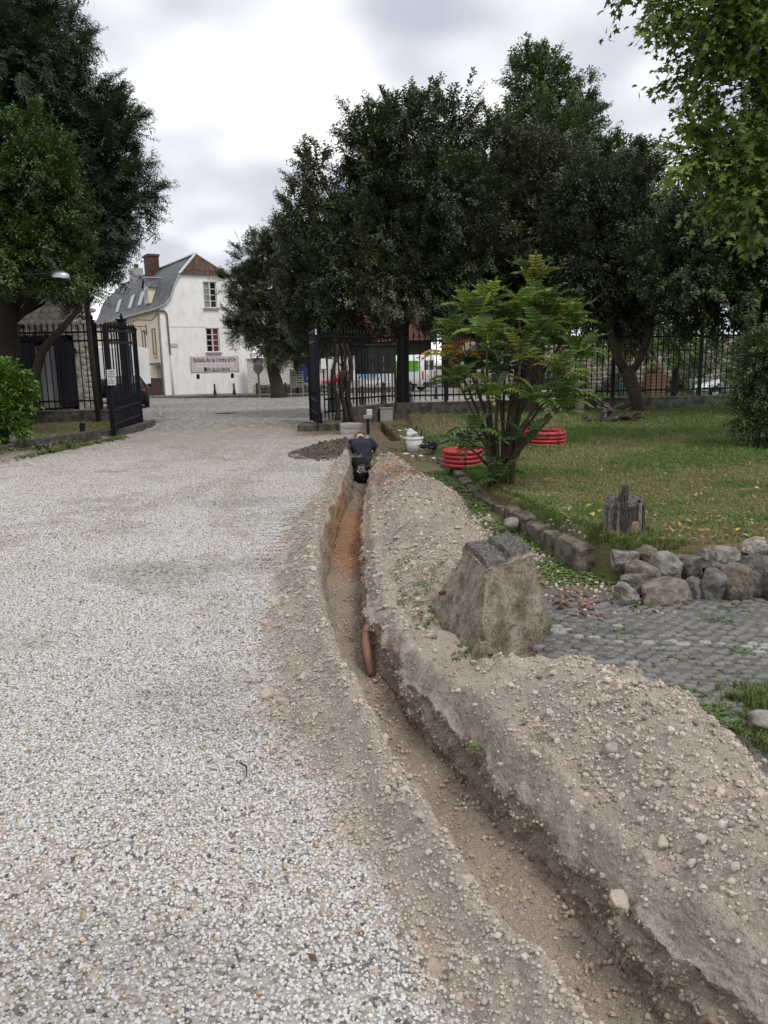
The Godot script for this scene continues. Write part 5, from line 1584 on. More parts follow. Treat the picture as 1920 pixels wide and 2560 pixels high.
	for a in 12:
		for b in 10:
			var q: Array[Vector3] = []
			for e in [[0, 0], [1, 0], [1, 1], [0, 1]]:
				var x: float = 0.84 + (a + e[0]) * 0.3
				var dd: float = 1.9 + (b + e[1]) * 0.34
				q.append(Vector3(x, base_h(x, min(dd, 4.9)) + 0.004, -dd))
			quad(bed, q[0], q[1], q[2], q[3], q[0] - Vector3(0, 3, 0))
	put("mortar_bed", done(bed), M.mortar, t)
	var setts := []
	for k in 6:
		setts.append(sett_mesh(150 + k))
	var count := 0
	var far := PackedFloat32Array()
	var rows := []
	for r in 60:
		for c in 52:
			var x := 0.86 + c * 0.088 + (r % 2) * 0.044
			var dd := 2.35 + r * 0.05 + 0.05 * sin(c * 0.3)
			if dd > 5.05 or x > 1.0 + dd * 0.62:
				continue
			rows.append([x, dd, r])
	for q in rows:
		var x: float = q[0] + rf(-0.012, 0.012)
		var dd: float = q[1] + rf(-0.006, 0.006) + 0.012 * n3(q[0], 57.0, q[1], 0.9)
		var hidden: float = (x - along(TR, dd, 2)) / along(HEAP, dd, 2)
		var b := Basis(Vector3.UP, 0.1 + rf(-0.11, 0.11)) * Basis(Vector3(1, 0, 0.4).normalized(), rf(-0.06, 0.06)) * Basis.from_scale(Vector3(rf(0.74, 1.1), rf(0.6, 1.25), rf(0.78, 1.06)))
		if rng.randf() < 0.05 + 0.1 * sm(0.1, 0.4, n3(x, 49.0, dd, 0.8)):
			continue
		var p := Vector3(x, base_h(x, min(dd, 4.9)) - 0.003 + rf(-0.006, 0.005) + 0.006 * n3(x, 41.0, dd, 0.6), -dd)
		var kind := clampi(int(1.8 + 4.0 * n3(x, 43.0, dd, 0.7) + rf(-1.9, 1.9)), 0, 3)
		# a lighter worn track across the middle
		if absf(dd - 4.15 + 0.25 * (x - 2.0)) < 0.1 + 0.05 * n3(x, 59.0, dd, 2.0) and rng.randf() < 0.4 or rng.randf() < 0.015:
			kind = 4
		if count < 298 and hidden > 0.95 and dd < 4.7 and x < 0.1 + dd * 0.52:
			count += 1
			put("sett", setts[count % 6], M["sett%d" % kind], t, Transform3D(b, p))
		else:
			var g: float = [0.2, 0.175, 0.225, 0.14, 0.36][kind]
			push(far, b, p, Color(g, g * 0.97, g * 0.94))
	multi("setts", setts[0], M.sett_far, far, t)
	# setts of the square outside the gate
	var fs := PackedFloat32Array()
	var stone := lump(1, Vector3(0.09, 0.045, 0.07), 0.2, 0.8, 171.0, true, 0.8)
	d = 20.3
	var row := 0
	while d < 47.0:
		var x := -16.0 + (0.09 if row % 2 else 0.0)
		var x1 := 15.0
		if d < 25.0:
			x1 = -1.7
			x = -6.3 + (0.09 if row % 2 else 0.0)
		while x < x1:
			if d > 21.2 or rng.randf() < (d - 20.2) * 1.1:
				var y := base_h(x, d) if d > 24.25 else ground_h(x, d)
				var g := rf(0.25, 0.4) * (1.0 + 0.3 * n3(x, 51.0, d, 0.12))
				push(fs, Basis(Vector3.UP, rf(-0.08, 0.08)) * Basis.from_scale(Vector3(rf(0.9, 1.06), 1, rf(0.9, 1.04)) * (1.0 if d < 34.0 else 1.5)), Vector3(x, y - 0.012 + rf(-0.006, 0.006), -d), Color(g, g * 0.965, g * 0.93))
			x += 0.18 if d < 34.0 else 0.27
		d += 0.142 if d < 34.0 else 0.213
		row += 1
	multi("street_setts", stone, M.sett_far, fs)
	# kerb line curving away left, and the pavement before the house
	t = thing("kerb_edging", "pale curved kerb line sweeping over the cobbles behind the left gate", "kerb")
	var s3 := begin(true)
	for k in 9:
		var a := Vector3(-14.6 + 0.05 * k * k + 0.35 * k, 0, -44.0 + 2.0 * k)
		var b := Vector3(-14.6 + 0.05 * (k + 1) * (k + 1) + 0.35 * (k + 1), 0, -44.0 + 2.0 * (k + 1))
		a.x = -13.6 + 6.2 * pow(k / 9.0, 0.8)
		b.x = -13.6 + 6.2 * pow((k + 1) / 9.0, 0.8)
		a.y = base_h(a.x, -a.z) + 0.02
		b.y = base_h(b.x, -b.z) + 0.02
		add_beam(s3, a, b, 0.13, 0.075)
	put("kerb_line", done(s3), M.boulder2, t)
	var pv := begin(true)
	var edge := [Vector3(-14.5, 0, -50.6), Vector3(-10.9, 0, -48.9), Vector3(-6.0, 0, -48.4), Vector3(-2.4, 0, -48.6)]
	for k in 3:
		add_beam(pv, edge[k] + Vector3(0, base_h(edge[k].x, -edge[k].z) - 0.02, -2.2), edge[k + 1] + Vector3(0, base_h(edge[k + 1].x, -edge[k + 1].z) - 0.02, -2.2), 4.4, 0.26)
	struct("pavement", done(pv), mt("pavement", Color(0.2, 0.19, 0.18), 0.9, T.blotch, Vector3(0.4, 0.4, 0.4), T.bump, 0.6))
	tag(put("manhole_cover", lathe([[0.0, 0.0], [0.36, 0.0], [0.36, 0.035], [0.3, 0.04], [0.0, 0.04]], 20), M.iron, self, Transform3D(Basis(), Vector3(-5.5, base_h(-5.5, 27.4), -27.4))), "round iron manhole cover in the cobbles beyond the gate", "manhole")
	# tapering concrete block with a broken cap
	t = thing("concrete_block", "squat tapering old concrete block standing between the spoil heaps", "block")
	var lo := [Vector3(0.465, -0.1, -3.86), Vector3(1.0, -0.1, -4.32), Vector3(0.82, -0.1, -4.98), Vector3(0.19, -0.1, -4.6)]
	var hi := [Vector3(0.56, 0.47, -4.13), Vector3(0.88, 0.495, -4.36), Vector3(0.79, 0.5, -4.88), Vector3(0.475, 0.485, -4.64)]
	var bs := begin(true)
	var cen := Vector3(0.63, 0.2, -4.5)
	var N := 30
	for k in 4:
		var A: Vector3 = lo[k]; var B: Vector3 = lo[(k + 1) % 4]; var C: Vector3 = hi[(k + 1) % 4]; var D: Vector3 = hi[k]
		for a in N:
			for b in N:
				var q: Array[Vector3] = []
				for e in [[0, 0], [1, 0], [1, 1], [0, 1]]:
					var u := float(a + e[0]) / N
					var v := float(b + e[1]) / N
					var p := A.lerp(B, u).lerp(D.lerp(C, u), v)
					var corner: float = max(0.0, 1.0 - min(u, 1.0 - u) * 9.0)
					var out := (p - Vector3(cen.x, p.y, cen.z)).normalized()
					p += out * (0.008 * n3(p.x, p.y, p.z, 1.5) + 0.005 * n3(p.x, p.y, p.z, 6.0) + 0.007 * n3(p.x, p.y, p.z, 18.0) - corner * 0.018 * (1.0 + 2.2 * n3(p.x, p.y, p.z, 5.0)) - 0.012 * sm(0.3, 0.5, n3(p.x, p.y, p.z, 3.2)))
					q.append(p)
				quad(bs, q[0], q[1], q[2], q[3], cen)
	for a in N:
		for b in N:
			var q: Array[Vector3] = []
			for e in [[0, 0], [1, 0], [1, 1], [0, 1]]:
				var u := float(a + e[0]) / N
				var v := float(b + e[1]) / N
				q.append(hi[0].lerp(hi[1], u).lerp(hi[3].lerp(hi[2], u), v) + Vector3(0, 0.006 * n3(u * 2.0, 3.0, v * 2.0, 2.0), 0))
			quad(bs, q[0], q[1], q[2], q[3], cen)
	put("body", done(bs), M.old_concrete, t)
	# the broken mortar cap, in two pieces with a gap between
	for pc in [[[0.02, 0.03, 0.46, 0.97], 5.0], [[0.52, 0.14, 1.0, 1.0], 9.0]]:
		var cs := begin(true)
		var r: Array = pc[0]
		var M2 := 12
		var top := {}
		for a in M2 + 1:
			for b in M2 + 1:
				var u := lerpf(r[0], r[2], float(a) / M2) + 0.04 * n3(b * 0.3, pc[1], a * 0.1, 0.8)
				var v := lerpf(r[1], r[3], float(b) / M2) + 0.05 * n3(a * 0.3, pc[1], b * 0.1, 0.8)
				var p: Vector3 = hi[0].lerp(hi[1], u).lerp(hi[3].lerp(hi[2], u), v)
				var rim: bool = a == 0 or b == 0 or a == M2 or b == M2
				top[a * 100 + b] = p + Vector3(0, (0.0 if rim else 0.032 + 0.02 * n3(u * 3.0, pc[1], v * 3.0, 1.2)) , 0)
		for a in M2:
			for b in M2:
				quad(cs, top[a * 100 + b], top[(a + 1) * 100 + b], top[(a + 1) * 100 + b + 1], top[a * 100 + b + 1], Vector3(0.63, 0.0, -4.5))
		put("cap", done(cs), M.block_cap, t)
	put("iron_stub", tube([Vector3(0.7, 0.46, -4.78), Vector3(0.7, 0.56, -4.79)], [0.012, 0.009], 6), M.rust, t)
	put("iron_stub", tube([Vector3(0.36, 0.24, -4.5), Vector3(0.325, 0.235, -4.48)], [0.012, 0.014], 6), M.rust, t)

# ---------------------------------------------------------------- things about the garden
func build_garden() -> void:
	# rotten stump
	var t := thing("tree_stump", "rotten weathered tree stump with a splintered spike, in the lawn above the rocks", "stump", Vector3(1.86, 0.2, -5.87))
	var s := begin(true)
	var K := 40
	var tops := []
	for k in K:
		var a := TAU * k / K
		var h := 0.33 + 0.04 * n3(cos(a), 61.0, sin(a), 1.0) + 0.025 * n3(cos(a) * 3.0, 63.0, sin(a) * 3.0, 2.0)
		tops.append(h)
	for k in K:
		var k2 := (k + 1) % K
		for i in 10:
			var q: Array[Vector3] = []
			for e in [[k, i], [k2, i], [k2, i + 1], [k, i + 1]]:
				var a: float = TAU * float(e[0]) / K
				var v: float = e[1] / 10.0
				var y: float = -0.08 + v * (tops[e[0]] + 0.08)
				var rr: float = 0.132 + 0.03 * pow(1.0 - v, 3.0) + 0.03 * n3(cos(a) * 1.5, y * 0.15, sin(a) * 1.5, 1.6) + 0.012 * n3(cos(a) * 5.0, y * 0.3, sin(a) * 5.0, 2.0)
				q.append(Vector3(cos(a) * rr * 1.08, y, sin(a) * rr))
			quad(s, q[0], q[1], q[2], q[3], Vector3(0, (q[0].y + q[2].y) / 2.0, 0))
		var A := Vector3(cos(TAU * k / K) * 0.13, tops[k], sin(TAU * k / K) * 0.12)
		var B := Vector3(cos(TAU * k2 / K) * 0.13, tops[k2], sin(TAU * k2 / K) * 0.12)
		tri(s, A, B, Vector3(0, 0.27, 0), Vector3(0, 0, 0))
	put("trunk", done(s), M.dead_wood, t)
	s = begin(true)
	for q in [[0.0, -0.03, 0.03, 0.13], [0.012, -0.045, 0.026, 0.12], [-0.03, -0.02, 0.026, 0.07], [-0.07, 0.02, 0.026, 0.04]]:
		add_tube(s, [Vector3(q[0], 0.22, q[1]), Vector3(q[0] + 0.004, 0.3 + q[3] * 0.5, q[1]), Vector3(q[0] + 0.01, 0.31 + q[3], q[1])], [q[2], q[2] * 0.95, q[2] * 0.75], 6)
	put("splinter", done(s), M.dark_wood, t)
	s = begin(true)
	add_box(s, Vector3(0.03, 0.09, 0.135), Vector3(0.06, 0.2, 0.02), Transform3D(Basis(Vector3.FORWARD, 0.06), Vector3.ZERO), 0.006)
	put("bare_wood_patch", done(s), M.fresh_wood, t)
	s = begin(true)
	for k in 7:
		var a := 0.2 + k * 0.42
		add_box(s, Vector3(0, 0.16, 0), Vector3(rf(0.03, 0.06), rf(0.24, 0.36), 0.022), Transform3D(Basis(Vector3.UP, -a + PI / 2), Vector3(cos(a) * 0.142, 0, sin(a) * 0.13)), 0.006)
	put("bark_slab", done(s), M.dark_wood, t)
	# pile of roots
	t = thing("root_pile", "heap of gnarled grey driftwood roots lying on the lawn", "wood pile", Vector3(5.5, 0.14, -18.6))
	for q in [[-0.4, 0.06, 0.1, 0.1, 0.25, 0.0, 0.09], [-0.1, 0.1, 0.0, 0.3, 0.42, -0.1, 0.1], [0.2, 0.08, 0.15, 0.62, 0.2, 0.2, 0.085], [-0.3, 0.05, 0.2, 0.5, 0.05, 0.3, 0.08], [0.05, 0.1, -0.1, -0.25, 0.35, 0.1, 0.07], [0.3, 0.12, 0.0, 0.42, 0.34, 0.1, 0.06], [-0.45, 0.04, 0.15, -0.75, 0.12, 0.2, 0.05], [0.45, 0.1, 0.1, 0.8, 0.06, 0.15, 0.05]]:
		var a := Vector3(q[0], q[1] - 0.06, q[2])
		var b := Vector3(q[3], q[4], q[5])
		for fork in 2:
			var e := b if fork == 0 else a.lerp(b, 0.55) + Vector3(rf(-0.3, 0.3), rf(0.02, 0.2), rf(-0.2, 0.2))
			var st := a if fork == 0 else a.lerp(b, 0.35)
			var pts := []
			var rad := []
			for i in 9:
				var u := i / 8.0
				pts.append(st.lerp(e, u) + Vector3(n3(u * 2.0, q[0] * 5.0, fork, 0.9), n3(u * 2.0, q[0] * 5.0, fork + 3.0, 0.9) + 0.3 * sin(u * PI), n3(u * 2.0, q[0] * 5.0, fork + 7.0, 0.9)) * 0.14 * sin(u * PI * 0.9 + 0.2))
				rad.append(q[6] * (1.0 if fork == 0 else 0.55) * (1.0 - 0.75 * u) * rf(0.75, 1.35))
			put("root", tube(pts, rad, 7), M.dead_wood if fork else M.dark_wood, t)
	# stone bench
	t = thing("stone_bench", "old stone bench with a slab top on carved feet before the railings", "bench", Vector3(5.0, 0.14, -21.3), 0.1)
	put("seat", box(Vector3(0, 0.62, 0), Vector3(1.5, 0.1, 0.5), 0.025), M.pale_stone, t)
	for e in [-0.45, 0.42]:
		var f := begin(true)
		add_lathe(f, [[0.2, 0.0], [0.2, 0.07], [0.13, 0.1], [0.17, 0.24], [0.15, 0.4], [0.11, 0.47], [0.2, 0.55], [0.21, 0.57]], 10, Transform3D(Basis.from_scale(Vector3(0.75, 1, 1)), Vector3(e, 0, 0)))
		put("leg", done(f), M.pale_stone, t)
		put("foot", box(Vector3(e, -0.02, 0), Vector3(0.4, 0.07, 0.46), 0.01), M.pale_stone, t)
	# coils of red conduit
	for q in [[1.16, -11.15, 0.27, "smaller coil of red corrugated conduit, in front of the mahonia", 4], [2.82, -13.5, 0.36, "larger coil of red corrugated conduit, behind the mahonia", 4]]:
		t = thing("conduit_coil", q[3], "pipe coil", Vector3(q[0], ground_h(q[0], -q[1]), q[1]), rf(0, 3), "coils of red conduit")
		var rr := 0.033
		for lay in q[4]:
			for ring in 3:
				if ring == 2 and lay % 2:
					continue
				var cs := begin()
				var R: float = q[2] - ring * rr * 1.95
				var n := 40
				var pts := []
				for k in n + 1:
					var a: float = TAU * k / n + lay
					pts.append(Vector3(cos(a) * (R + 0.008 * sin(a * 3.0 + lay)), rr + lay * rr * 1.9 + 0.006 * sin(a * 2.0 + ring) + 0.02 * (cos(a) * 0.3), sin(a) * (R + 0.008 * cos(a * 2.0))))
				var rad := []
				for k in n + 1:
					rad.append(rr * (1.0 if k % 2 else 0.93))
				add_tube(cs, pts, rad, 8)
				put("loop", done(cs), M.red_plastic, t)
		for k in 3:
			var a := TAU * k / 3.0 + 0.4
			var R2: float = q[2]
			var c2 := Vector3(cos(a), 0, sin(a))
			put("tie", tube([c2 * (R2 + 0.04) + Vector3(0, 0.02, 0), c2 * (R2 + 0.045) + Vector3(0, 0.25, 0), c2 * (R2 - 0.12) + Vector3(0, 0.28, 0), c2 * (R2 - 0.17) + Vector3(0, 0.1, 0)], [0.006], 5), M.wire, t)
	# the clay coloured pipe in the trench
	tag(put("conduit_pipe", tube([Vector3(-0.02, -0.03, -4.98), Vector3(-0.09, -0.055, -4.92), Vector3(-0.125, -0.09, -4.8), Vector3(-0.135, -0.125, -4.65), Vector3(-0.12, -0.165, -4.5), Vector3(-0.09, -0.225, -4.36)], [0.028], 10), M.clay_pipe), "short curved terracotta coloured pipe sticking out of the trench wall", "pipe")
	# bucket and litter beside the worker
	t = thing("bucket", "white plastic bucket full of tools on the ground right of the worker", "bucket", Vector3(0.58, ground_h(0.58, 14.2), -14.2))
	put("pail", lathe([[0.0, 0.0], [0.125, 0.0], [0.158, 0.25], [0.172, 0.25], [0.172, 0.285], [0.16, 0.29], [0.15, 0.28], [0.118, 0.06], [0.0, 0.06]], 24), M.bucket, t)
	put("label", box(Vector3(0.075, 0.14, 0.125), Vector3(0.1, 0.15, 0.004)), M.paper, t, Transform3D(Basis(Vector3.UP, 0.0), Vector3(0, 0, 0)))
	put("label", box(Vector3(0.08, 0.09, 0.128), Vector3(0.06, 0.04, 0.004)), M.van_green, t)
	var hp := []
	for k in 13:
		var a := PI * k / 12.0
		hp.append(Vector3(-0.17 - 0.09 * sin(a), 0.26 + 0.05 * sin(a), 0.11 * cos(a)))
	put("handle", tube(hp, [0.006], 5), M.bucket, t)
	for q in [[-0.05, 0.02, 0.2, 0.1, 0.022, "dark_cloth"], [0.07, 0.03, 0.12, -0.08, 0.018, "fresh_wood"], [0.02, -0.06, 0.16, 0.04, 0.02, "rust"], [0.1, -0.02, 0.14, 0.05, 0.015, "dark_cloth"]]:
		put("tool", tube([Vector3(q[0], 0.12, q[1]), Vector3(q[0] + q[3], 0.28 + q[2], q[1] + 0.02)], [q[4], q[4] * 0.8], 6), M[q[5]], t)
	put("rag", lump(2, Vector3(0.085, 0.09, 0.07), 0.6, 0.7, 201.0, true), M.bucket, t, Transform3D(Basis(), Vector3(-0.03, 0.33, 0.03)))
	t = thing("tarpaulin", "crumpled black plastic sheet lying behind the bucket", "plastic sheet", Vector3(0.98, ground_h(0.98, 13.75), -13.75), 0.3)
	for q in [[0.0, 0.0, 0.2, 0.05], [0.25, -0.05, 0.24, 0.06], [0.5, -0.2, 0.2, 0.07], [-0.18, 0.05, 0.14, 0.05]]:
		put("fold", lump(3, Vector3(q[2], q[3], 0.12), 0.9, 0.9, 210.0 + q[0] * 10.0, true), M.black_plastic, t, Transform3D(Basis(), Vector3(q[0], 0.03, q[1])))
	for q in [[0.42, 13.75, 0.06, "white plastic lid lying left of the bucket"], [0.66, 13.35, 0.045, "white scrap lying in front of the bucket"], [0.86, 13.0, 0.05, "white scrap of paper on the grass nearest the mahonia"], [0.52, 13.35, 0.04, "small white scrap between the bucket and the spoil"], [0.42, 18.6, 0.09, "white rag on the bare earth by the railings"], [0.58, 18.9, 0.06, "small white rag farther right on the bare earth"]]:
		tag(put("litter_scrap", lump(2, Vector3(q[2], 0.022, q[2] * 0.7), 0.6, 0.8, 220.0 + q[0], true), M.bucket, self, Transform3D(Basis(Vector3.UP, q[0] * 9.0), Vector3(q[0], ground_h(q[0], q[1]) + 0.015, -q[1]))), q[3], "litter", "white scraps round the bucket")
	tag(put("twig", tube([Vector3(-0.61, 0.022, -2.9), Vector3(-0.575, 0.026, -2.86), Vector3(-0.56, 0.022, -2.79)], [0.003, 0.0045, 0.002], 5), M.bark), "short brown twig lying on the gravel", "twig")
	# post with socket, stone block and box by the railings
	t = thing("socket_post", "short dark post with a pale socket box on top, behind the worker", "post", Vector3(-0.33, 0, -18.0))
	put("post", box(Vector3(0, 0.2, 0), Vector3(0.07, 0.55, 0.07), 0.008), M.iron, t)
	put("socket_box", box(Vector3(0.04, 0.5, 0), Vector3(0.13, 0.16, 0.1), 0.012), M.sign_white, t)
	put("clamp", box(Vector3(0.0, 0.41, 0.05), Vector3(0.19, 0.09, 0.03), 0.006), M.grey_paint, t)
	tag(put("stone_block", lump(4, Vector3(0.32, 0.2, 0.24), 0.12, 0.8, 230.0, false, 0.92), M.pale_stone, self, Transform3D(Basis(Vector3.UP, 0.1), Vector3(-0.72, 0.08, -18.3))), "pale rough hewn stone block behind the worker's head", "stone block")
	t = thing("utility_box", "pale square utility box at the foot of the railings", "utility box", Vector3(0.12, 0.02, -22.2), 0.1)
	put("casing", box(Vector3(0, 0.13, 0), Vector3(0.36, 0.4, 0.2), 0.015), M.pale_stone, t)
	put("lid", box(Vector3(0, 0.345, 0), Vector3(0.4, 0.03, 0.24), 0.01), M.pale_stone, t)
	tag(put("small_post", box(Vector3(0, 0.18, 0), Vector3(0.1, 0.5, 0.1), 0.012), M.iron, self, Transform3D(Basis(), Vector3(-6.8, 0.0, -17.62))), "short dark wooden post in front of the left kerb", "post")
	# wooden pole with floodlight, and the street lamp among the leaves
	t = thing("wooden_pole", "leaning brown wooden pole with a floodlight, before the left railings", "pole", Vector3(-7.94, 0.0, -21.8))
	put("pole", tube([Vector3(0, -0.1, 0), Vector3(-0.04, 2.5, 0), Vector3(-0.05, 5.02, 0)], [0.075, 0.07, 0.062], 9), M.pole_wood, t)
	put("floodlight", box(Vector3(0.09, 4.78, 0.03), Vector3(0.17, 0.1, 0.12), 0.015), M.white_paint, t, Transform3D(Basis(), Vector3(0.02, 0, 0)))
	put("cable", tube([Vector3(0.02, 4.8, 0.07), Vector3(-0.11, 4.66, 0.07), Vector3(-0.06, 4.5, 0.07), Vector3(-0.05, 3.0, 0.075), Vector3(0.0, 0.1, 0.08)], [0.008], 5), M.wire, t)
	t = thing("street_lamp", "old street lamp with a silver oval head half hidden among the leaves", "street lamp", Vector3(-7.85, 0.1, -16.25))
	put("mast", tube([Vector3(0, -0.1, 0), Vector3(0, 2.0, 0), Vector3(0, 3.2, 0), Vector3(0.1, 3.4, 0), Vector3(1.25, 3.43, 0)], [0.03, 0.027, 0.024, 0.02, 0.018], 8), M.iron, t)
	var hx := Transform3D(Basis(Vector3.FORWARD, 0.18).scaled(Vector3(0.95, 0.65, 0.6)), Vector3(1.42, 3.35, 0))
	var ls := begin()
	add_lathe(ls, [[0.2, -0.02], [0.2, 0.0], [0.19, 0.07], [0.15, 0.14], [0.07, 0.19], [0.0, 0.2]], 18, hx)
	put("hood", done(ls), M.lamp_metal, t)
	ls = begin()
	add_lathe(ls, [[0.0, -0.13], [0.08, -0.12], [0.15, -0.08], [0.19, -0.02]], 18, hx)
	put("lens", done(ls), M.glass_dark, t)

# ---------------------------------------------------------------- buildings
func window_part(t: Node3D, x: float, y: float, w: float, h: float, rows: int, glass: Array, frame: Material, xf := Transform3D.IDENTITY) -> void:
	# local: opening centre at x, y in the wall plane z = 0, set back
	var f := 0.07
	var win := put("window", box(Vector3(x, y, -0.17), Vector3(w + 0.02, h + 0.02, 0.02)), M.glass_dark, t, xf)
	for q in [[x - w / 2.0 + f / 2.0, y, f, h], [x + w / 2.0 - f / 2.0, y, f, h], [x, y, f * 1.4, h - 2.0 * f - 0.004], [x, y + h / 2.0 - f / 2.0, w - 2.0 * f - 0.004, f], [x, y - h / 2.0 + f / 2.0, w - 2.0 * f - 0.004, f]]:
		put("frame", box(Vector3(q[0], q[1], -0.1), Vector3(q[2], q[3], 0.07)), frame, win)
	var pw := (w - 2.0 * f - f * 1.4) / 2.0
	var ph := (h - 2.0 * f) / rows
	for r in rows:
		for c in 2:
			var px: float = x + (c - 0.5) * (pw + f * 1.4)
			var py: float = y - h / 2.0 + f + ph * (r + 0.5)
			put("pane", box(Vector3(px, py, -0.14), Vector3(pw - 0.004, ph - 0.05, 0.012)), glass[c], win)
			if r:
				put("glazing_bar", box(Vector3(px, py - ph / 2.0, -0.11), Vector3(pw - 0.004, 0.045, 0.04)), frame, win)

func text(t: Node3D, called: String, words: String, size: float, at: Vector3, mat: Material, bold := true, serif := true, turn := 0.0, squash := 1.0) -> void:
	var f := SystemFont.new()
	f.font_names = PackedStringArray(["Droid Serif" if serif else "Droid Sans"])
	f.font_weight = 700 if bold else 400
	var m := TextMesh.new()
	m.text = words
	m.font = f
	m.font_size = 32
	m.pixel_size = size / 32.0
	m.depth = 0.012
	m.curve_step = 2.0
	put(called, m, mat, t, Transform3D(Basis(Vector3.UP, turn) * Basis.from_scale(Vector3(squash, 1, 1)), at))

func build_house() -> void:
	var t := thing("white_house", "white house with a curved slate roof and a tiled clipped gable across the square", "house", Vector3(-14.34, -0.03, -52.0), 0.541)
	for k in ["slate", "roof_tile", "brick"]:
		M[k].uv1_world_triplanar = false
		M[k].uv1_triplanar_sharpness = 3.0
	var prof := [Vector2(0.02, 5.5), Vector2(0.42, 5.72), Vector2(0.78, 6.15), Vector2(1.15, 7.06), Vector2(1.5, 7.68)]
	var left := PackedVector2Array([Vector2(0, -0.7), Vector2(3.0, -0.7), Vector2(3.0, 7.68)])
	for k in 5:
		left.append(prof[4 - k])
	left.append(Vector2(0, 5.5))
	put("wall", prism(left, -0.4, 0.0), M.white_render, t)
	var right := PackedVector2Array([Vector2(3.95, 7.68), Vector2(3.95, -0.7), Vector2(6.3, -0.7), Vector2(6.3, 5.5)])
	for k in 5:
		right.append(Vector2(6.3 - prof[k].x, prof[k].y))
	put("wall", prism(right, -0.4, 0.0), M.white_render, t)
	for q in [[-0.7, 2.66], [4.26, 5.58], [7.28, 7.68]]:
		put("wall", box(Vector3(3.475, (q[0] + q[1]) / 2.0, -0.2), Vector3(0.95, q[1] - q[0], 0.4)), M.white_render, t)
	window_part(t, 3.475, 3.46, 0.93, 1.6, 4, [M.glass_dark, M.red_curtain], M.white_paint)
	window_part(t, 3.475, 6.43, 0.93, 1.7, 4, [M.grey_paint, M.glass_dark], M.white_paint)
	put("sill", box(Vector3(3.475, 2.6, 0.03), Vector3(1.12, 0.1, 0.2)), M.pipe_grey, t)
	put("sill", box(Vector3(3.475, 5.52, 0.03), Vector3(1.06, 0.1, 0.2)), M.pipe_grey, t)
	put("string_course", box(Vector3(1.65, 4.34, 0.012), Vector3(2.6, 0.025, 0.03)), M.cream_render, t)
	for x in [2.28, 4.71]:
		var v := PackedVector2Array([Vector2(-0.11, -0.17), Vector2(0.11, -0.17), Vector2(0.11, 0.1), Vector2(0.06, 0.16), Vector2(-0.06, 0.16), Vector2(-0.11, 0.1)])
		put("vent", prism(v, -0.2, 0.006), M.glass_dark, t, Transform3D(Basis(), Vector3(x, 1.06, 0)))
	put("plaque", box(Vector3(0.79, 3.12, 0.015), Vector3(0.48, 0.26, 0.04), 0.01), M.sign_white, t)
	# side wall, its maroon plinth, openings
	put("side_wall", box(Vector3(0.2, 3.25, -11.4), Vector3(0.396, 4.5, 22.0)), M.cream_render, t)
	put("plinth", box(Vector3(0.18, 0.14, -11.4), Vector3(0.4, 1.7, 22.0)), M.maroon, t)
	put("corner_pier", box(Vector3(0.19, 0.14, -0.42), Vector3(0.42, 1.7, 0.2)), M.white_render, t)
	for q in [[-1.78, 3.42, 0.85, 1.75], [-4.45, 3.42, 0.85, 1.75], [-8.5, 3.42, 0.85, 1.75]]:
		put("shutter", box(Vector3(-0.02, q[1], q[0]), Vector3(0.05, q[3], q[2])), M.shutter, t)
		put("window", box(Vector3(-0.05, q[1], q[0] + 0.2), Vector3(0.03, q[3] - 0.2, 0.3)), M.white_paint, t)
		put("sill", box(Vector3(-0.06, q[1] - q[3] / 2.0 - 0.06, q[0]), Vector3(0.16, 0.1, q[2] + 0.2)), M.cream_render, t)
	put("lean_to_roof", box(Vector3(-0.3, 1.98, -1.6), Vector3(0.75, 0.09, 2.6)), M.slate, t, Transform3D(Basis(Vector3.BACK, 0.1), Vector3.ZERO))
	put("hatch", box(Vector3(-0.05, 1.45, -0.9), Vector3(0.1, 0.86, 0.9)), M.grey_paint, t)
	# roof: slate slopes, tiled hip, zinc edges
	var sheet := [Vector2(-0.32, 5.42), Vector2(0.05, 5.58), Vector2(0.42, 5.8), Vector2(0.78, 6.23), Vector2(1.15, 7.14), Vector2(1.5, 7.76), Vector2(3.15, 9.22)]
	for side in 2:
		var s := begin()
		for k in 6:
			var a: Vector2 = sheet[k]
			var b: Vector2 = sheet[k + 1]
			var fx := func(v: Vector2) -> float: return v.x if side == 0 else 6.3 - v.x
			var z0 := 0.14
			var z1 := 0.14 if k < 5 else -1.5
			var inn := Vector3(3.15, 5.0, -10.0)
			quad(s, Vector3(fx.call(a), a.y, z0), Vector3(fx.call(b), b.y, z1), Vector3(fx.call(b), b.y, -23.0), Vector3(fx.call(a), a.y, -23.0), inn)
		put("roof", done(s), M.slate, t)
	var hs := begin(true)
	tri(hs, Vector3(1.46, 7.74, 0.2), Vector3(4.84, 7.74, 0.2), Vector3(3.15, 9.24, -1.5), Vector3(3.15, 7.0, -5.0))
	put("hip_roof", done(hs), M.roof_tile, t)
	var zs := begin(true)
	add_beam(zs, Vector3(1.42, 7.74, 0.2), Vector3(3.15, 9.27, -1.5), 0.2, 0.05)
	add_beam(zs, Vector3(4.88, 7.74, 0.2), Vector3(3.15, 9.265, -1.5), 0.2, 0.05)
	add_beam(zs, Vector3(3.15, 9.25, -1.5), Vector3(3.15, 9.25, -23.0), 0.26, 0.08)
	put("ridge_flashing", done(zs), M.zinc, t)
	for side in 2:
		zs = begin(true)
		for k in 5:
			var a: Vector2 = sheet[k]
			var b: Vector2 = sheet[k + 1]
			var ax := a.x if side == 0 else 6.3 - a.x
			var bx := b.x if side == 0 else 6.3 - b.x
			add_beam(zs, Vector3(ax, a.y + 0.01, 0.13), Vector3(bx, b.y + 0.01, 0.13), 0.14, 0.05)
		put("verge_flashing", done(zs), M.zinc, t)
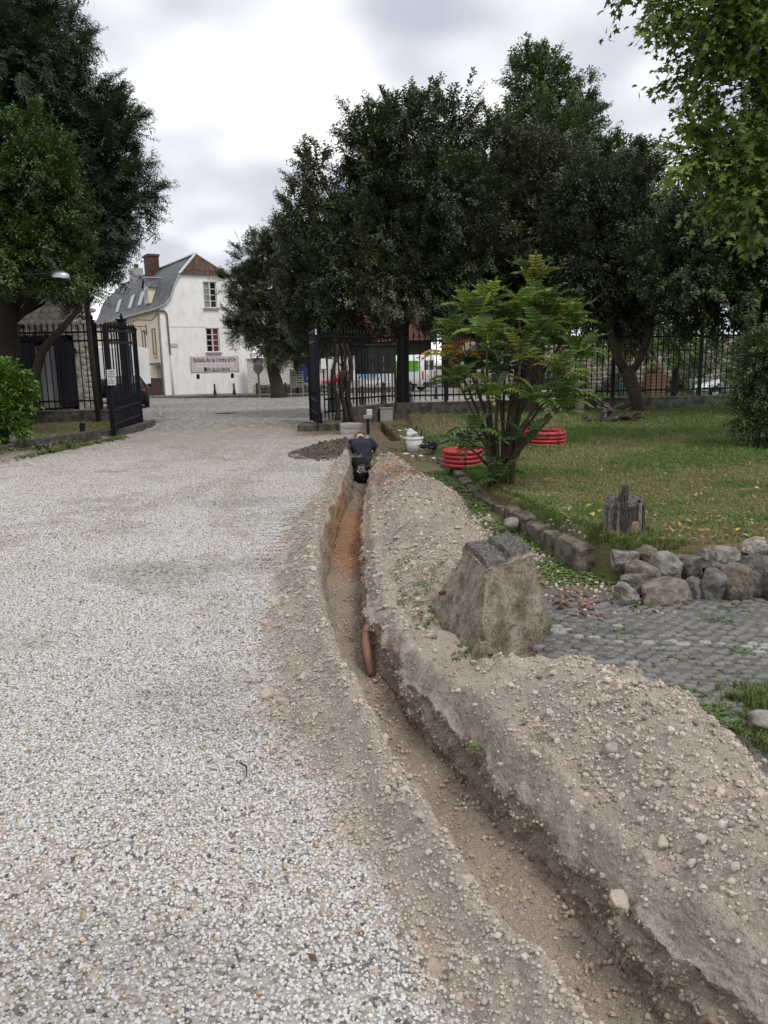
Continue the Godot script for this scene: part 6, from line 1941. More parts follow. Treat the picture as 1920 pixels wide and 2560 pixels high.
	put("eaves_board", box(Vector3(3.15, 7.7, 0.06), Vector3(3.3, 0.07, 0.16)), M.pipe_grey, t)
	put("gutter", tube([Vector3(-0.36, 5.4, 0.16), Vector3(-0.36, 5.36, -22.0)], [0.07], 8), M.pipe_grey, t)
	put("downpipe", tube([Vector3(-0.3, 5.35, -0.1), Vector3(-0.08, 5.15, -0.12), Vector3(-0.08, -0.4, -0.14)], [0.055], 8), M.pipe_grey, t)
	put("downpipe", tube([Vector3(-0.2, 5.32, 0.08), Vector3(0.3, 5.34, 0.08), Vector3(0.44, 5.1, 0.08), Vector3(0.48, 2.6, 0.08), Vector3(0.56, 2.56, 0.1)], [0.06], 8), M.pipe_dark, t)
	put("downpipe", tube([Vector3(0.52, 2.5, 0.07), Vector3(0.5, -0.4, 0.07)], [0.06], 8), M.white_paint, t)
	# weathering run under the cracked corner, a real streak of dirt
	put("cable", tube([Vector3(-0.03, 5.2, -0.4), Vector3(-0.05, 4.85, -2.0), Vector3(-0.03, 5.1, -6.0), Vector3(-0.05, 5.0, -12.0)], [0.02], 5), M.wire, t)
	# dormer
	var dz := -5.2
	put("dormer_wall", box(Vector3(1.35, 6.75, dz), Vector3(1.5, 1.15, 1.15)), M.cream_render, t)
	put("dormer_window", box(Vector3(0.58, 6.75, dz), Vector3(0.06, 0.95, 0.85)), M.white_paint, t)
	for e in [-0.2, 0.2]:
		put("pane", box(Vector3(0.54, 6.78, dz + e), Vector3(0.02, 0.75, 0.3)), M.glass_dark, t)
	put("dormer_gable", prism(PackedVector2Array([Vector2(-0.58, 0), Vector2(0.58, 0), Vector2(0, 0.6)]), -0.1, 0.1), M.sign_white, t, Transform3D(Basis(Vector3.UP, PI / 2), Vector3(0.68, 7.32, dz)))
	var dr := begin(true)
	for e in [-1.0, 1.0]:
		quad(dr, Vector3(0.45, 7.96, dz), Vector3(2.2, 7.96, dz), Vector3(2.2, 7.26, dz + e * 0.74), Vector3(0.45, 7.26, dz + e * 0.74), Vector3(1.3, 6.5, dz))
		quad(dr, Vector3(0.45, 7.9, dz), Vector3(0.45, 7.96, dz), Vector3(0.45, 7.26, dz + e * 0.74), Vector3(0.45, 7.2, dz + e * 0.74), Vector3(2.0, 7.6, dz))
	put("dormer_roof", done(dr), M.slate, t)
	put("dormer_ridge", box(Vector3(1.15, 7.98, dz), Vector3(1.5, 0.07, 0.2)), M.zinc, t)
	for z in [-7.9, -10.9, -15.2]:
		var sb := Basis(Vector3.BACK, -0.36)
		put("skylight", box(Vector3.ZERO, Vector3(0.08, 1.1, 0.8), 0.02), M.white_paint, t, Transform3D(sb, Vector3(0.92, 6.75, z)))
		put("pane", box(Vector3(-0.05, 0, 0), Vector3(0.03, 0.95, 0.66)), M.zinc, t, Transform3D(sb, Vector3(0.92, 6.75, z)))
	var ch := put("chimney", box(Vector3(2.6, 9.0, -10.6), Vector3(0.8, 2.3, 1.35)), M.brick, t)
	put("cap", box(Vector3(2.6, 10.17, -10.6), Vector3(0.92, 0.16, 1.5)), M.brick, ch)
	ch = put("chimney", box(Vector3(3.0, 9.2, -17.0), Vector3(0.8, 1.5, 1.5)), M.pipe_grey, t)
	put("pot", lathe([[0.16, 9.9], [0.2, 10.3], [0.14, 10.3], [0.13, 9.95]], 10), M.roof_tile, ch, Transform3D(Basis(), Vector3(3.0, 0, -16.8)))
	# banner on the gable
	var b := thing("banner", "faded pink banner with black lettering on the white gable", "banner", t.transform * Vector3(3.51, 1.86, 0.03), 0.541)
	var edge := PackedVector2Array()
	for k in 13:
		edge.append(Vector2(-1.7 + 3.4 * k / 12.0, -0.52 + 0.02 * sin(k * 1.3)))
	for k in 13:
		edge.append(Vector2(1.7 - 3.4 * k / 12.0, 0.52 + 0.025 * sin(k * 1.7)))
	put("sheet", prism(edge, 0.0, 0.02), M.banner, b)
	for e in [-1.0, 1.0]:
		put("scroll_edge", tube([Vector3(e * 1.66, 0.56, 0.02), Vector3(e * 1.6, 0.3, 0.02), Vector3(e * 1.64, -0.1, 0.02), Vector3(e * 1.7, -0.54, 0.02)], [0.018], 5), M.banner_edge, b)
	text(b, "lettering", "Relais de la Croix d'Or", 0.36, Vector3(0, 0.27, 0.025), M.ink, true, true, 0.0, 0.74)
	text(b, "lettering", "☎03.44.54.00.04", 0.3, Vector3(0.1, -0.38, 0.025), M.ink, true, true, 0.0, 0.8)
	for y in [0.03, -0.14]:
		for k in 9:
			put("faded_print", box(Vector3(-1.2 + k * 0.3 + rf(-0.02, 0.02), y, 0.024), Vector3(rf(0.16, 0.26), 0.055, 0.006)), M.pale_ink, b)
	# wall lantern on a bracket
	var l := thing("wall_lantern", "black lantern on a bracket on the cream side wall of the house", "lantern", t.transform * Vector3(0, 4.5, -3.6), 0.541)
	put("bracket", tube([Vector3(0, 0, 0), Vector3(-0.85, 0.05, 0)], [0.025], 6), M.iron, l)
	put("bracket", tube([Vector3(0, -0.45, 0), Vector3(-0.3, -0.3, 0), Vector3(-0.5, 0.02, 0)], [0.02], 6), M.iron, l)
	put("wall_plate", box(Vector3(-0.02, -0.2, 0), Vector3(0.04, 0.75, 0.08)), M.iron, l)
	put("cage", lathe([[0.05, -0.62], [0.18, -0.2], [0.2, -0.18], [0.1, -0.06], [0.02, 0.02]], 6), M.iron, l, Transform3D(Basis(), Vector3(-0.82, -0.02, 0)))
	put("glass", lathe([[0.055, -0.6], [0.175, -0.24]], 6), M.sign_white, l, Transform3D(Basis(), Vector3(-0.82, -0.02, 0.015)))

func build_town() -> void:
	# rubble stone building on the left with an arched opening
	var t := thing("stone_building", "long rubble stone building behind the left railings", "building", Vector3(-12.3, 0.0, -34.0), 0.353)
	put("wall", box(Vector3(-0.4, 3.8, -3.0), Vector3(0.8, 8.6, 6.0)), M.rubble_joint, t)
	put("wall", box(Vector3(-10.8, 3.79, -3.0), Vector3(15.4, 8.6, 6.0)), M.rubble_joint, t)
	put("wall", box(Vector3(-1.95, 5.6, -3.0), Vector3(2.3, 5.0, 5.98)), M.rubble_joint, t)
	put("wall", box(Vector3(-1.95, 1.2, -4.6), Vector3(2.3, 3.9, 2.6)), M.wood_front, t)
	var rs := begin(true)
	add_prism(rs, PackedVector2Array([Vector2(-6.5, 7.9), Vector2(0.5, 7.9), Vector2(-3.0, 11.5)]), -20.0, 0.3, Transform3D(Basis(Vector3.UP, PI / 2), Vector3(0, 0, 0)))
	put("roof", done(rs), M.slate, t)
	var rb := PackedFloat32Array()
	var y := 0.25
	var row := 0
	while y < 8.0:
		var x := -9.0 + rf(0, 0.2)
		while x < -0.1:
			var w := rf(0.2, 0.42)
			if not (x > -3.4 and x < -0.78 and y < 3.0):
				var g := rf(0.36, 0.56)
				var c := Color(g, g * 0.92, g * 0.8)
				if rng.randf() < 0.15:
					c = Color(g * 0.6, g * 0.57, g * 0.54)
				push(rb, Basis(Vector3.BACK, rf(-0.08, 0.08)) * Basis.from_scale(Vector3(w * 0.5, rf(0.09, 0.13), 0.05)), Vector3(x + w / 2.0, y + rf(-0.02, 0.02), 0.0), c)
			x += w + 0.035
		y += 0.24
	multi("rubble_stones", lump(1, Vector3(1, 1, 1), 0.3, 0.8, 301.0, true, 0.7), M.rubble, rb, t)
	# arched gate in the wall
	var g := thing("arched_gate", "dark arched double gate standing ajar in the rubble stone building", "gate", t.transform * Vector3(-1.95, 0.0, 0.12), 0.353)
	for e in [-1.0, 1.0]:
		var pl := PackedVector2Array([Vector2(0, 0.1), Vector2(0.74, 0.1), Vector2(0.74, 2.86)])
		for k in 7:
			var u := 0.74 - 0.74 * (k + 1) / 7.0
			pl.append(Vector2(u, 2.3 + 0.62 * sqrt(max(0.0, 1.0 - pow((0.85 - u) / 0.95, 2.0)))))
		var leafx := Transform3D(Basis(Vector3.UP, e * 0.12) * Basis.from_scale(Vector3(-e, 1, 1)), Vector3(e * 1.1, 0, 0.02))
		var lf := put("leaf", prism(pl, 0.0, 0.07), M.iron_gate, g, leafx)
		for k in 4:
			put("panel", box(Vector3(0.14 + k * 0.17, 1.3, 0.08), Vector3(0.13, 1.9, 0.03)), M.iron_gate, lf)
		for yy in [0.3, 2.2]:
			put("rail", box(Vector3(0.37, yy, 0.09), Vector3(0.74, 0.12, 0.05)), M.iron_gate, lf)
	var arch := begin(true)
	for k in 10:
		var a := PI * k / 10.0
		var b2 := PI * (k + 1) / 10.0
		add_beam(arch, Vector3(cos(a) * 1.16, 2.3 + sin(a) * 0.68, 0), Vector3(cos(b2) * 1.16, 2.3 + sin(b2) * 0.68, 0), 0.2, 0.14, Vector3.BACK)
	put("arch_rim", done(arch), M.iron_gate, g)
	for k in 14:
		var a := PI * (k + 0.5) / 14.0
		put("spike", lathe([[0.025, 0.0], [0.03, 0.12], [0.0, 0.26]], 4), M.iron_gate, g, Transform3D(Basis(), Vector3(cos(a) * 1.12, 2.36 + sin(a) * 0.68, 0.02)))
	put("inner_door", box(Vector3(0.02, 1.35, -0.3), Vector3(0.9, 2.6, 0.04)), M.grey_paint, g)
	# cream garden wall right of the house, its stone plinth wall
	t = thing("garden_wall", "cream rendered garden wall running right from the white house", "wall")
	put("wall", box(Vector3(-5.2, 0.75, -54.2), Vector3(8.0, 2.7, 0.3)), M.cream_pale, t)
	put("coping", box(Vector3(-5.2, 2.12, -54.2), Vector3(8.1, 0.08, 0.42)), M.sign_white, t)
	t = thing("low_stone_wall", "low rough stone wall in front of the cream garden wall", "wall")
	put("wall", box(Vector3(-5.4, -0.05, -51.4), Vector3(5.4, 0.95, 0.34)), M.rubble_joint, t)
	for k in 26:
		for r in 3:
			put("stone", lump(1, Vector3(0.105, 0.13, 0.06), 0.25, 0.8, 310.0 + (k + r) % 4, true, 0.7), M["boulder%d" % ((k * 3 + r * 2) % 4)], t, Transform3D(Basis(), Vector3(-8.0 + k * 0.21 + r * 0.09, -0.3 + r * 0.27, -51.22)))
	put("end_pier", box(Vector3(-8.15, 0.0, -51.3), Vector3(0.42, 1.0, 0.5), 0.02), M.cream_render, t)
	# dark timber shop and brick house across the street
	t = thing("timber_shop", "dark timber fronted shop across the street behind the notice board", "shop", Vector3(-0.6, -0.4, -62.0))
	put("wall", box(Vector3(0.0, 1.7, -2.0), Vector3(9.0, 4.2, 4.0)), M.wood_front, t)
	for k in 6:
		put("plank", box(Vector3(-0.75, 2.5 + k * 0.19, 0.05), Vector3(1.5, 0.175, 0.05)), M.grey_plank, t)
	put("awning", prism(PackedVector2Array([Vector2(-2.9, 1.9), Vector2(-1.6, 1.9), Vector2(-1.6, 2.35), Vector2(-2.9, 2.35)]), 0.02, 0.6), M.white_paint, t)
	put("door_post", box(Vector3(-3.6, 1.6, 0.06), Vector3(0.2, 2.7, 0.1)), M.tail_red, t)
	put("door", box(Vector3(0.4, 1.4, 0.04), Vector3(0.25, 2.2, 0.06)), M.cream_render, t)
	put("window", box(Vector3(-2.2, 1.2, 0.02), Vector3(1.4, 1.1, 0.05)), M.glass_dark, t)
	var ro := begin(true)
	add_prism(ro, PackedVector2Array([Vector2(-0.4, 3.7), Vector2(4.4, 3.7), Vector2(2.0, 6.6)]), -5.0, 5.0, Transform3D(Basis(Vector3.UP, PI / 2), Vector3.ZERO))
	put("roof", done(ro), M.roof_tile, t)
	t = thing("brick_house", "dark brick house with a brown tiled roof hidden behind the evergreens", "house", Vector3(9.0, -0.4, -60.0))
	put("wall", box(Vector3(0.0, 2.6, -2.5), Vector3(8.0, 6.0, 5.0)), M.dark_brick, t)
	ro = begin(true)
	add_prism(ro, PackedVector2Array([Vector2(-0.4, 5.5), Vector2(5.4, 5.5), Vector2(2.5, 8.4)]), -4.4, 4.4, Transform3D(Basis(Vector3.UP, PI / 2), Vector3.ZERO))
	put("roof", done(ro), M.roof_tile, t)
	for x in [-2.2, 0.4, 2.8]:
		window_part(t, x, 2.2, 1.0, 1.5, 3, [M.glass_dark, M.glass_dark], M.white_paint, Transform3D(Basis(), Vector3(0, 0, 0.2)))
	# stone wall along the far street on the right
	t = thing("boundary_wall", "long pinkish stone wall along the far street on the right", "wall", Vector3(17.0, -0.6, -49.0), -0.12)
	put("wall", box(Vector3(0, 1.5, 0), Vector3(24.0, 4.0, 0.5)), M.pink_wall, t)
	var pb := PackedFloat32Array()
	y = 0.5
	while y < 3.5:
		var x := -11.5
		while x < 8.0:
			var w := rf(0.25, 0.5)
			var gg := rf(0.32, 0.52)
			push(pb, Basis.from_scale(Vector3(w * 0.5, rf(0.1, 0.14), 0.06)), Vector3(x + w / 2.0, y, 0.25), Color(gg, gg * 0.86, gg * 0.76))
			x += w + 0.05
		y += 0.28
	multi("wall_stones", lump(1, Vector3(1, 1, 1), 0.3, 0.8, 321.0, true, 0.7), M.rubble, pb, t)
	var vg := begin()
	for k in 10:
		quad(vg, Vector3(6.0 + k * 2.0, base_h(6.0 + k * 2.0, 44.6) + 0.02, -44.6), Vector3(8.0 + k * 2.0, base_h(8.0 + k * 2.0, 44.6) + 0.02, -44.6), Vector3(8.0 + k * 2.0, -0.45, -49.5), Vector3(6.0 + k * 2.0, -0.45, -49.5), Vector3(12, -9, -46))
	var verge := struct("grass_verge", done(vg), M.verge)
	var vb := PackedFloat32Array()
	for i in 1400:
		var x := rf(7.0, 24.0)
		var d := rf(44.7, 48.6)
		push(vb, spun(Vector3.ONE * rf(2.5, 6.0)), Vector3(x, lerpf(base_h(x, 44.6), -0.45, (d - 44.6) / 4.9), -d), Color(0.08, 0.13, 0.03) * rf(0.6, 1.4))
	multi("verge_grass", tuft(9, 0.04, 0.8, 0.005, 90), M.grass, vb)
	for i in 5:
		var f := Vector3(10.2 + i * 2.0 + rf(-0.4, 0.4), -0.5, -47.6)
		var bsh := thing("wall_shrub", ["bush at the foot of the pink wall, farthest left", "second bush from the left at the foot of the pink wall", "bush at the foot of the pink wall, behind the planter", "second bush from the right at the foot of the pink wall", "bush at the foot of the pink wall, behind the silver car"][i], "bush", f, 0.0, "bushes along the far wall")
		var bl := [[0.0, 0.5, 0.0, 0.5], [0.4, 0.8, 0.0, 0.4], [-0.4, 0.4, 0.1, 0.4], [0.1, 1.3, 0.0, 0.35]]
		put("stem", tube([Vector3(0, -0.1, 0), Vector3(0.05, 0.9, 0)], [0.04, 0.02], 5), M.bark, bsh)
		crown(bsh, [spray(14, 0.3, 0.1, 0.5, 0.1, 63)], M.leaf, bl, 28.0, [Color(0.05, 0.08, 0.022), Color(0.07, 0.09, 0.035)], Vector2(0.9, 1.3), 0.4, 0.0, 0.4, 0.6)

# ---------------------------------------------------------------- vehicles: nose at x = 0, length along +x, near side at +z
func wheel_mesh(r: float, w: float) -> ArrayMesh:
	var s := begin()
	var turn := Transform3D(Basis(Vector3.RIGHT, PI / 2), Vector3.ZERO)
	add_lathe(s, [[r * 0.62, -w / 2], [r * 0.93, -w / 2], [r, -w * 0.3], [r, w * 0.3], [r * 0.93, w / 2], [r * 0.62, w / 2]], 20, turn)
	return done(s)

func rim_mesh(r: float, w: float) -> ArrayMesh:
	var s := begin(true)
	var turn := Transform3D(Basis(Vector3.RIGHT, PI / 2), Vector3.ZERO)
	for e in [-1.0, 1.0]:
		add_lathe(s, [[r * 0.2, e * w * 0.42], [r * 0.55, e * w * 0.3], [r * 0.63, e * w * 0.44], [r * 0.64, e * w * 0.36]], 18, turn)
		for k in 7:
			var a := TAU * k / 7.0
			add_beam(s, Vector3(0, 0, e * w * 0.44), Vector3(cos(a) * r * 0.6, sin(a) * r * 0.6, e * w * 0.42), r * 0.17, 0.03, Vector3.BACK)
	return done(s)

func loft(st: Array) -> ArrayMesh:
	# station: [x, bottom, half width, belt, top half width, top]
	var s := begin()
	var secs := []
	for q in st:
		var h: Array = [[0.0, q[1]], [q[2] * 0.9, q[1]], [q[2], q[1] + 0.12], [q[2] * 1.015, lerpf(q[1], q[3], 0.6)], [q[2], q[3]], [q[4], q[5] - 0.03], [q[4] * 0.88, q[5]], [0.0, q[5] + 0.02]]
		secs.append(h)
	for i in st.size() - 1:
		for k in 7:
			for e in [-1.0, 1.0]:
				var A: Array = secs[i][k]; var B: Array = secs[i][k + 1]; var C: Array = secs[i + 1][k + 1]; var D: Array = secs[i + 1][k]
				var inn := Vector3((st[i][0] + st[i + 1][0]) / 2.0, (st[i][1] + st[i][3]) / 2.0, 0)
				quad(s, Vector3(st[i][0], A[1], e * A[0]), Vector3(st[i][0], B[1], e * B[0]), Vector3(st[i + 1][0], C[1], e * C[0]), Vector3(st[i + 1][0], D[1], e * D[0]), inn)
	for i in [0, st.size() - 1]:
		for k in 7:
			for e in [-1.0, 1.0]:
				var A: Array = secs[i][k]; var B: Array = secs[i][k + 1]
				tri(s, Vector3(st[i][0], A[1], e * A[0]), Vector3(st[i][0], B[1], e * B[0]), Vector3(st[i][0], (st[i][1] + st[i][5]) / 2.0, 0), Vector3(st[1 if i == 0 else i - 1][0], 0.5, 0))
	return done(s)

# a pane lying on the side between belt and roof from x0 to x1, with slanted ends
func side_glass(x0: float, x1: float, slant0: float, slant1: float, wb: float, yb: float, wt: float, yt: float, e: float) -> ArrayMesh:
	var s := begin(true)
	var o := 0.012
	quad(s, Vector3(x0, yb, e * (wb + o)), Vector3(x1, yb, e * (wb + o)), Vector3(x1 - slant1, yt, e * (wt + o)), Vector3(x0 + slant0, yt, e * (wt + o)), Vector3(x0, yb, 0))
	return done(s)

func make_car(called: String, label: String, mat: Material, at: Vector3, turn: float, L := 4.0) -> Node3D:
	var t := thing(called, label, "car", at, turn)
	var k := L / 4.0
	var st := [[0.0, 0.3, 0.6, 0.55, 0.5, 0.6], [0.12, 0.22, 0.74, 0.62, 0.62, 0.7], [0.5, 0.2, 0.81, 0.72, 0.7, 0.82], [1.0, 0.2, 0.84, 0.84, 0.72, 0.93], [1.2, 0.2, 0.845, 0.88, 0.72, 0.98], [1.8, 0.2, 0.85, 0.92, 0.57, 1.4], [2.4, 0.2, 0.85, 0.94, 0.58, 1.46], [3.1, 0.2, 0.85, 0.95, 0.57, 1.4], [3.65, 0.22, 0.83, 0.97, 0.62, 1.12], [3.9, 0.26, 0.78, 0.9, 0.66, 0.98], [4.0, 0.32, 0.7, 0.8, 0.6, 0.86]]
	for q in st:
		q[0] *= k
	put("body", loft(st), mat, t)
	for e in [-1.0, 1.0]:
		put("window", side_glass(1.4 * k, 2.25 * k, 0.4 * k, 0.02, 0.855, 0.96, 0.6, 1.36, e), M.glass_dark, t)
		put("window", side_glass(2.32 * k, 3.4 * k, 0.02, 0.3 * k, 0.855, 0.97, 0.6, 1.34, e), M.glass_dark, t)
		put("headlight", lump(2, Vector3(0.2, 0.08, 0.13), 0.05, 0.5, 1.0), M.chrome, t, Transform3D(Basis(Vector3.BACK, 0.35), Vector3(0.24 * k, 0.64, e * 0.64)))
		put("tail_light", box(Vector3(3.93 * k, 0.82, e * 0.66), Vector3(0.12, 0.2, 0.16), 0.03), M.tail_red, t)
		put("mirror", lump(2, Vector3(0.07, 0.08, 0.1), 0.05, 0.5, 2.0), mat, t, Transform3D(Basis(), Vector3(1.5 * k, 1.0, e * 0.96)))
		put("door_seam", box(Vector3(2.28 * k, 0.6, e * 0.858), Vector3(0.012, 0.66, 0.012)), M.rubber, t)
		for x in [0.75 * k, 3.25 * k]:
			var w := put("wheel", wheel_mesh(0.31, 0.2), M.rubber, t, Transform3D(Basis(), Vector3(x, 0.31, e * 0.76)))
			put("rim", rim_mesh(0.31, 0.2), M.chrome, w)
			put("wheel_arch", tube([Vector3(x - 0.36, 0.3, e * 0.84), Vector3(x - 0.26, 0.58, e * 0.845), Vector3(x, 0.69, e * 0.85), Vector3(x + 0.26, 0.58, e * 0.845), Vector3(x + 0.36, 0.3, e * 0.84)], [0.03], 6), M.rubber, t)
	for q in [[1.24, 0.995, 0.68, 1.76, 1.385, 0.54], [3.68, 1.12, 0.58, 3.16, 1.39, 0.53]]:
		var s := begin(true)
		quad(s, Vector3(q[0] * k, q[1] + 0.03, -q[2]), Vector3(q[0] * k, q[1] + 0.03, q[2]), Vector3(q[3] * k, q[4] + 0.04, q[5]), Vector3(q[3] * k, q[4] + 0.04, -q[5]), Vector3(2.4 * k, 0.6, 0))
		put("windscreen", done(s), M.glass_dark, t)
	put("bumper", box(Vector3(0.03, 0.38, 0), Vector3(0.14, 0.18, 1.24), 0.04), M.rubber, t)
	put("number_plate", box(Vector3(-0.045, 0.42, 0), Vector3(0.02, 0.11, 0.5)), M.white_paint, t)
	return t

func build_vehicles() -> void:
	make_car("parked_car", "red hatchback parked across the street, seen through the vine by the gate", M.car_red, Vector3(-4.42, base_h(-4.0, 54.0), -53.3), 0.05, 3.9)
	make_car("parked_car", "silver car parked on the street beyond the right railings", M.car_silver, Vector3(17.3, base_h(18.0, 44.0) - 0.02, -43.2), 0.06, 4.2)
	var dk := make_car("parked_car", "dark car with amber lamps lit before the box lorry, behind the left gate", M.iron, Vector3(-12.0, base_h(-12.0, 37.0), -37.2), -PI / 2 + 0.3, 4.0)
	for e in [-1.0, 1.0]:
		put("indicator", box(Vector3(0.0, 0.78, e * 0.68), Vector3(0.12, 0.1, 0.14)), M.amber, dk)
	# white van with a green panel
	var van := thing("delivery_van", "white delivery van with a green panel on its side, behind the railings", "van", Vector3(3.2, base_h(2.0, 52.0), -52.6), 0.0)
	# local: rear at x = 0, nose towards -x, near side +z
	van.rotation.y = -0.5
	var L := 5.2
	var st := [[-L, 0.35, 0.82, 0.8, 0.7, 0.9], [-L + 0.25, 0.3, 0.92, 1.0, 0.8, 1.1], [-L + 0.9, 0.3, 0.96, 1.15, 0.82, 1.35], [-L + 1.6, 0.3, 0.98, 1.3, 0.84, 2.2], [-L + 2.0, 0.3, 0.98, 1.3, 0.86, 2.38], [-0.12, 0.32, 0.98, 1.3, 0.88, 2.4], [0.0, 0.4, 0.95, 1.3, 0.84, 2.3]]
	put("body", loft(st), M.van_white, van)
	for e in [-1.0, 1.0]:
		put("side_window", side_glass(-L + 1.2, -L + 2.1, 0.35, 0.05, 0.99, 1.32, 0.9, 1.95, e), M.glass_dark, van)
		for x in [-L + 0.95, -1.0]:
			var w := put("wheel", wheel_mesh(0.34, 0.24), M.rubber, van, Transform3D(Basis(), Vector3(x, 0.34, e * 0.88)))
			put("rim", rim_mesh(0.34, 0.24), M.chrome, w)
		put("tail_light", box(Vector3(0.0, 1.05, e * 0.93), Vector3(0.08, 0.55, 0.12), 0.02), M.tail_red, van)
		put("rear_window", box(Vector3(0.0, 1.72, e * 0.4), Vector3(0.035, 0.62, 0.62), 0.01), M.glass_dark, van)
		put("sill_trim", box(Vector3(-2.6, 0.45, e * 0.985), Vector3(4.4, 0.12, 0.03)), M.rubber, van)
	var gp := PackedVector2Array()
	for q in [[-3.1, 1.33], [-0.35, 1.33], [-0.28, 1.45], [-0.28, 1.92], [-0.38, 2.02], [-3.1, 2.02]]:
		gp.append(Vector2(q[0], q[1]))
	put("green_panel", prism(gp, 0.962, 0.992), M.van_green, van)
	text(van, "lettering", "OCKY", 0.42, Vector3(-2.2, 1.72, 1.0), M.white_paint, true, false)
	put("print_line", box(Vector3(-2.2, 1.22, 1.0), Vector3(1.2, 0.06, 0.01)), M.grey_paint, van)
	put("rear_bumper", box(Vector3(0.05, 0.5, 0), Vector3(0.16, 0.22, 1.86), 0.03), M.rubber, van)
	put("number_plate", box(Vector3(0.03, 1.05, 0.1), Vector3(0.02, 0.12, 0.5)), M.sign_white, van)
	put("door_seam", box(Vector3(0.012, 1.3, 0.0), Vector3(0.012, 1.7, 0.015)), M.rubber, van)
	# box lorry
	var tr := thing("box_lorry", "white box lorry standing in the street behind the left gate", "truck", Vector3(-14.45, base_h(-14.0, 42.0), -42.0), 0.1)
	put("box_body", box(Vector3(0, 1.98, -2.6), Vector3(2.25, 2.1, 5.0), 0.04), M.truck_white, tr)
	put("frame_strip", box(Vector3(1.1, 1.98, -0.12), Vector3(0.09, 2.14, 0.09)), M.sign_blue, tr)
	put("lower_panel", box(Vector3(0, 0.86, -2.6), Vector3(2.2, 0.26, 4.9)), M.grey_paint, tr)
	put("cab", loft([[-0.2, 0.4, 0.9, 1.0, 0.85, 1.1], [0.3, 0.35, 1.0, 1.1, 0.9, 1.3], [1.2, 0.35, 1.0, 1.1, 0.9, 1.32], [1.5, 0.4, 0.95, 1.0, 0.85, 1.1]]), M.iron, tr, Transform3D(Basis(Vector3.UP, PI / 2), Vector3(0, 0, 1.2)))
	for e in [-1.0, 1.0]:
		for z in [0.4, -3.8]:
			put("wheel", wheel_mesh(0.42, 0.28), M.rubber, tr, Transform3D(Basis(Vector3.UP, PI / 2), Vector3(e * 0.95, 0.42, z)))

# ---------------------------------------------------------------- street furniture
func bollard_parts(label: String, at: Vector3, k: float, group: String) -> Node3D:
	var t := thing("bollard", label, "bollard", at, 0.0, group)
	put("shaft", lathe([[0.0, -0.05], [0.15, -0.05], [0.15, 0.04], [0.12, 0.08], [0.125, 0.2], [0.09, 0.34], [0.1, 0.37], [0.075, 0.4], [0.065, 0.62], [0.08, 0.64], [0.08, 0.67], [0.045, 0.69]], 14), M.bollard, t, Transform3D(Basis.from_scale(Vector3(k, k, k)), Vector3.ZERO))
	put("ball", lathe([[0.045, 0.69], [0.075, 0.73], [0.085, 0.78], [0.07, 0.83], [0.03, 0.86], [0.0, 0.865]], 14), M.bollard, t, Transform3D(Basis.from_scale(Vector3(k, k, k)), Vector3.ZERO))
	return t

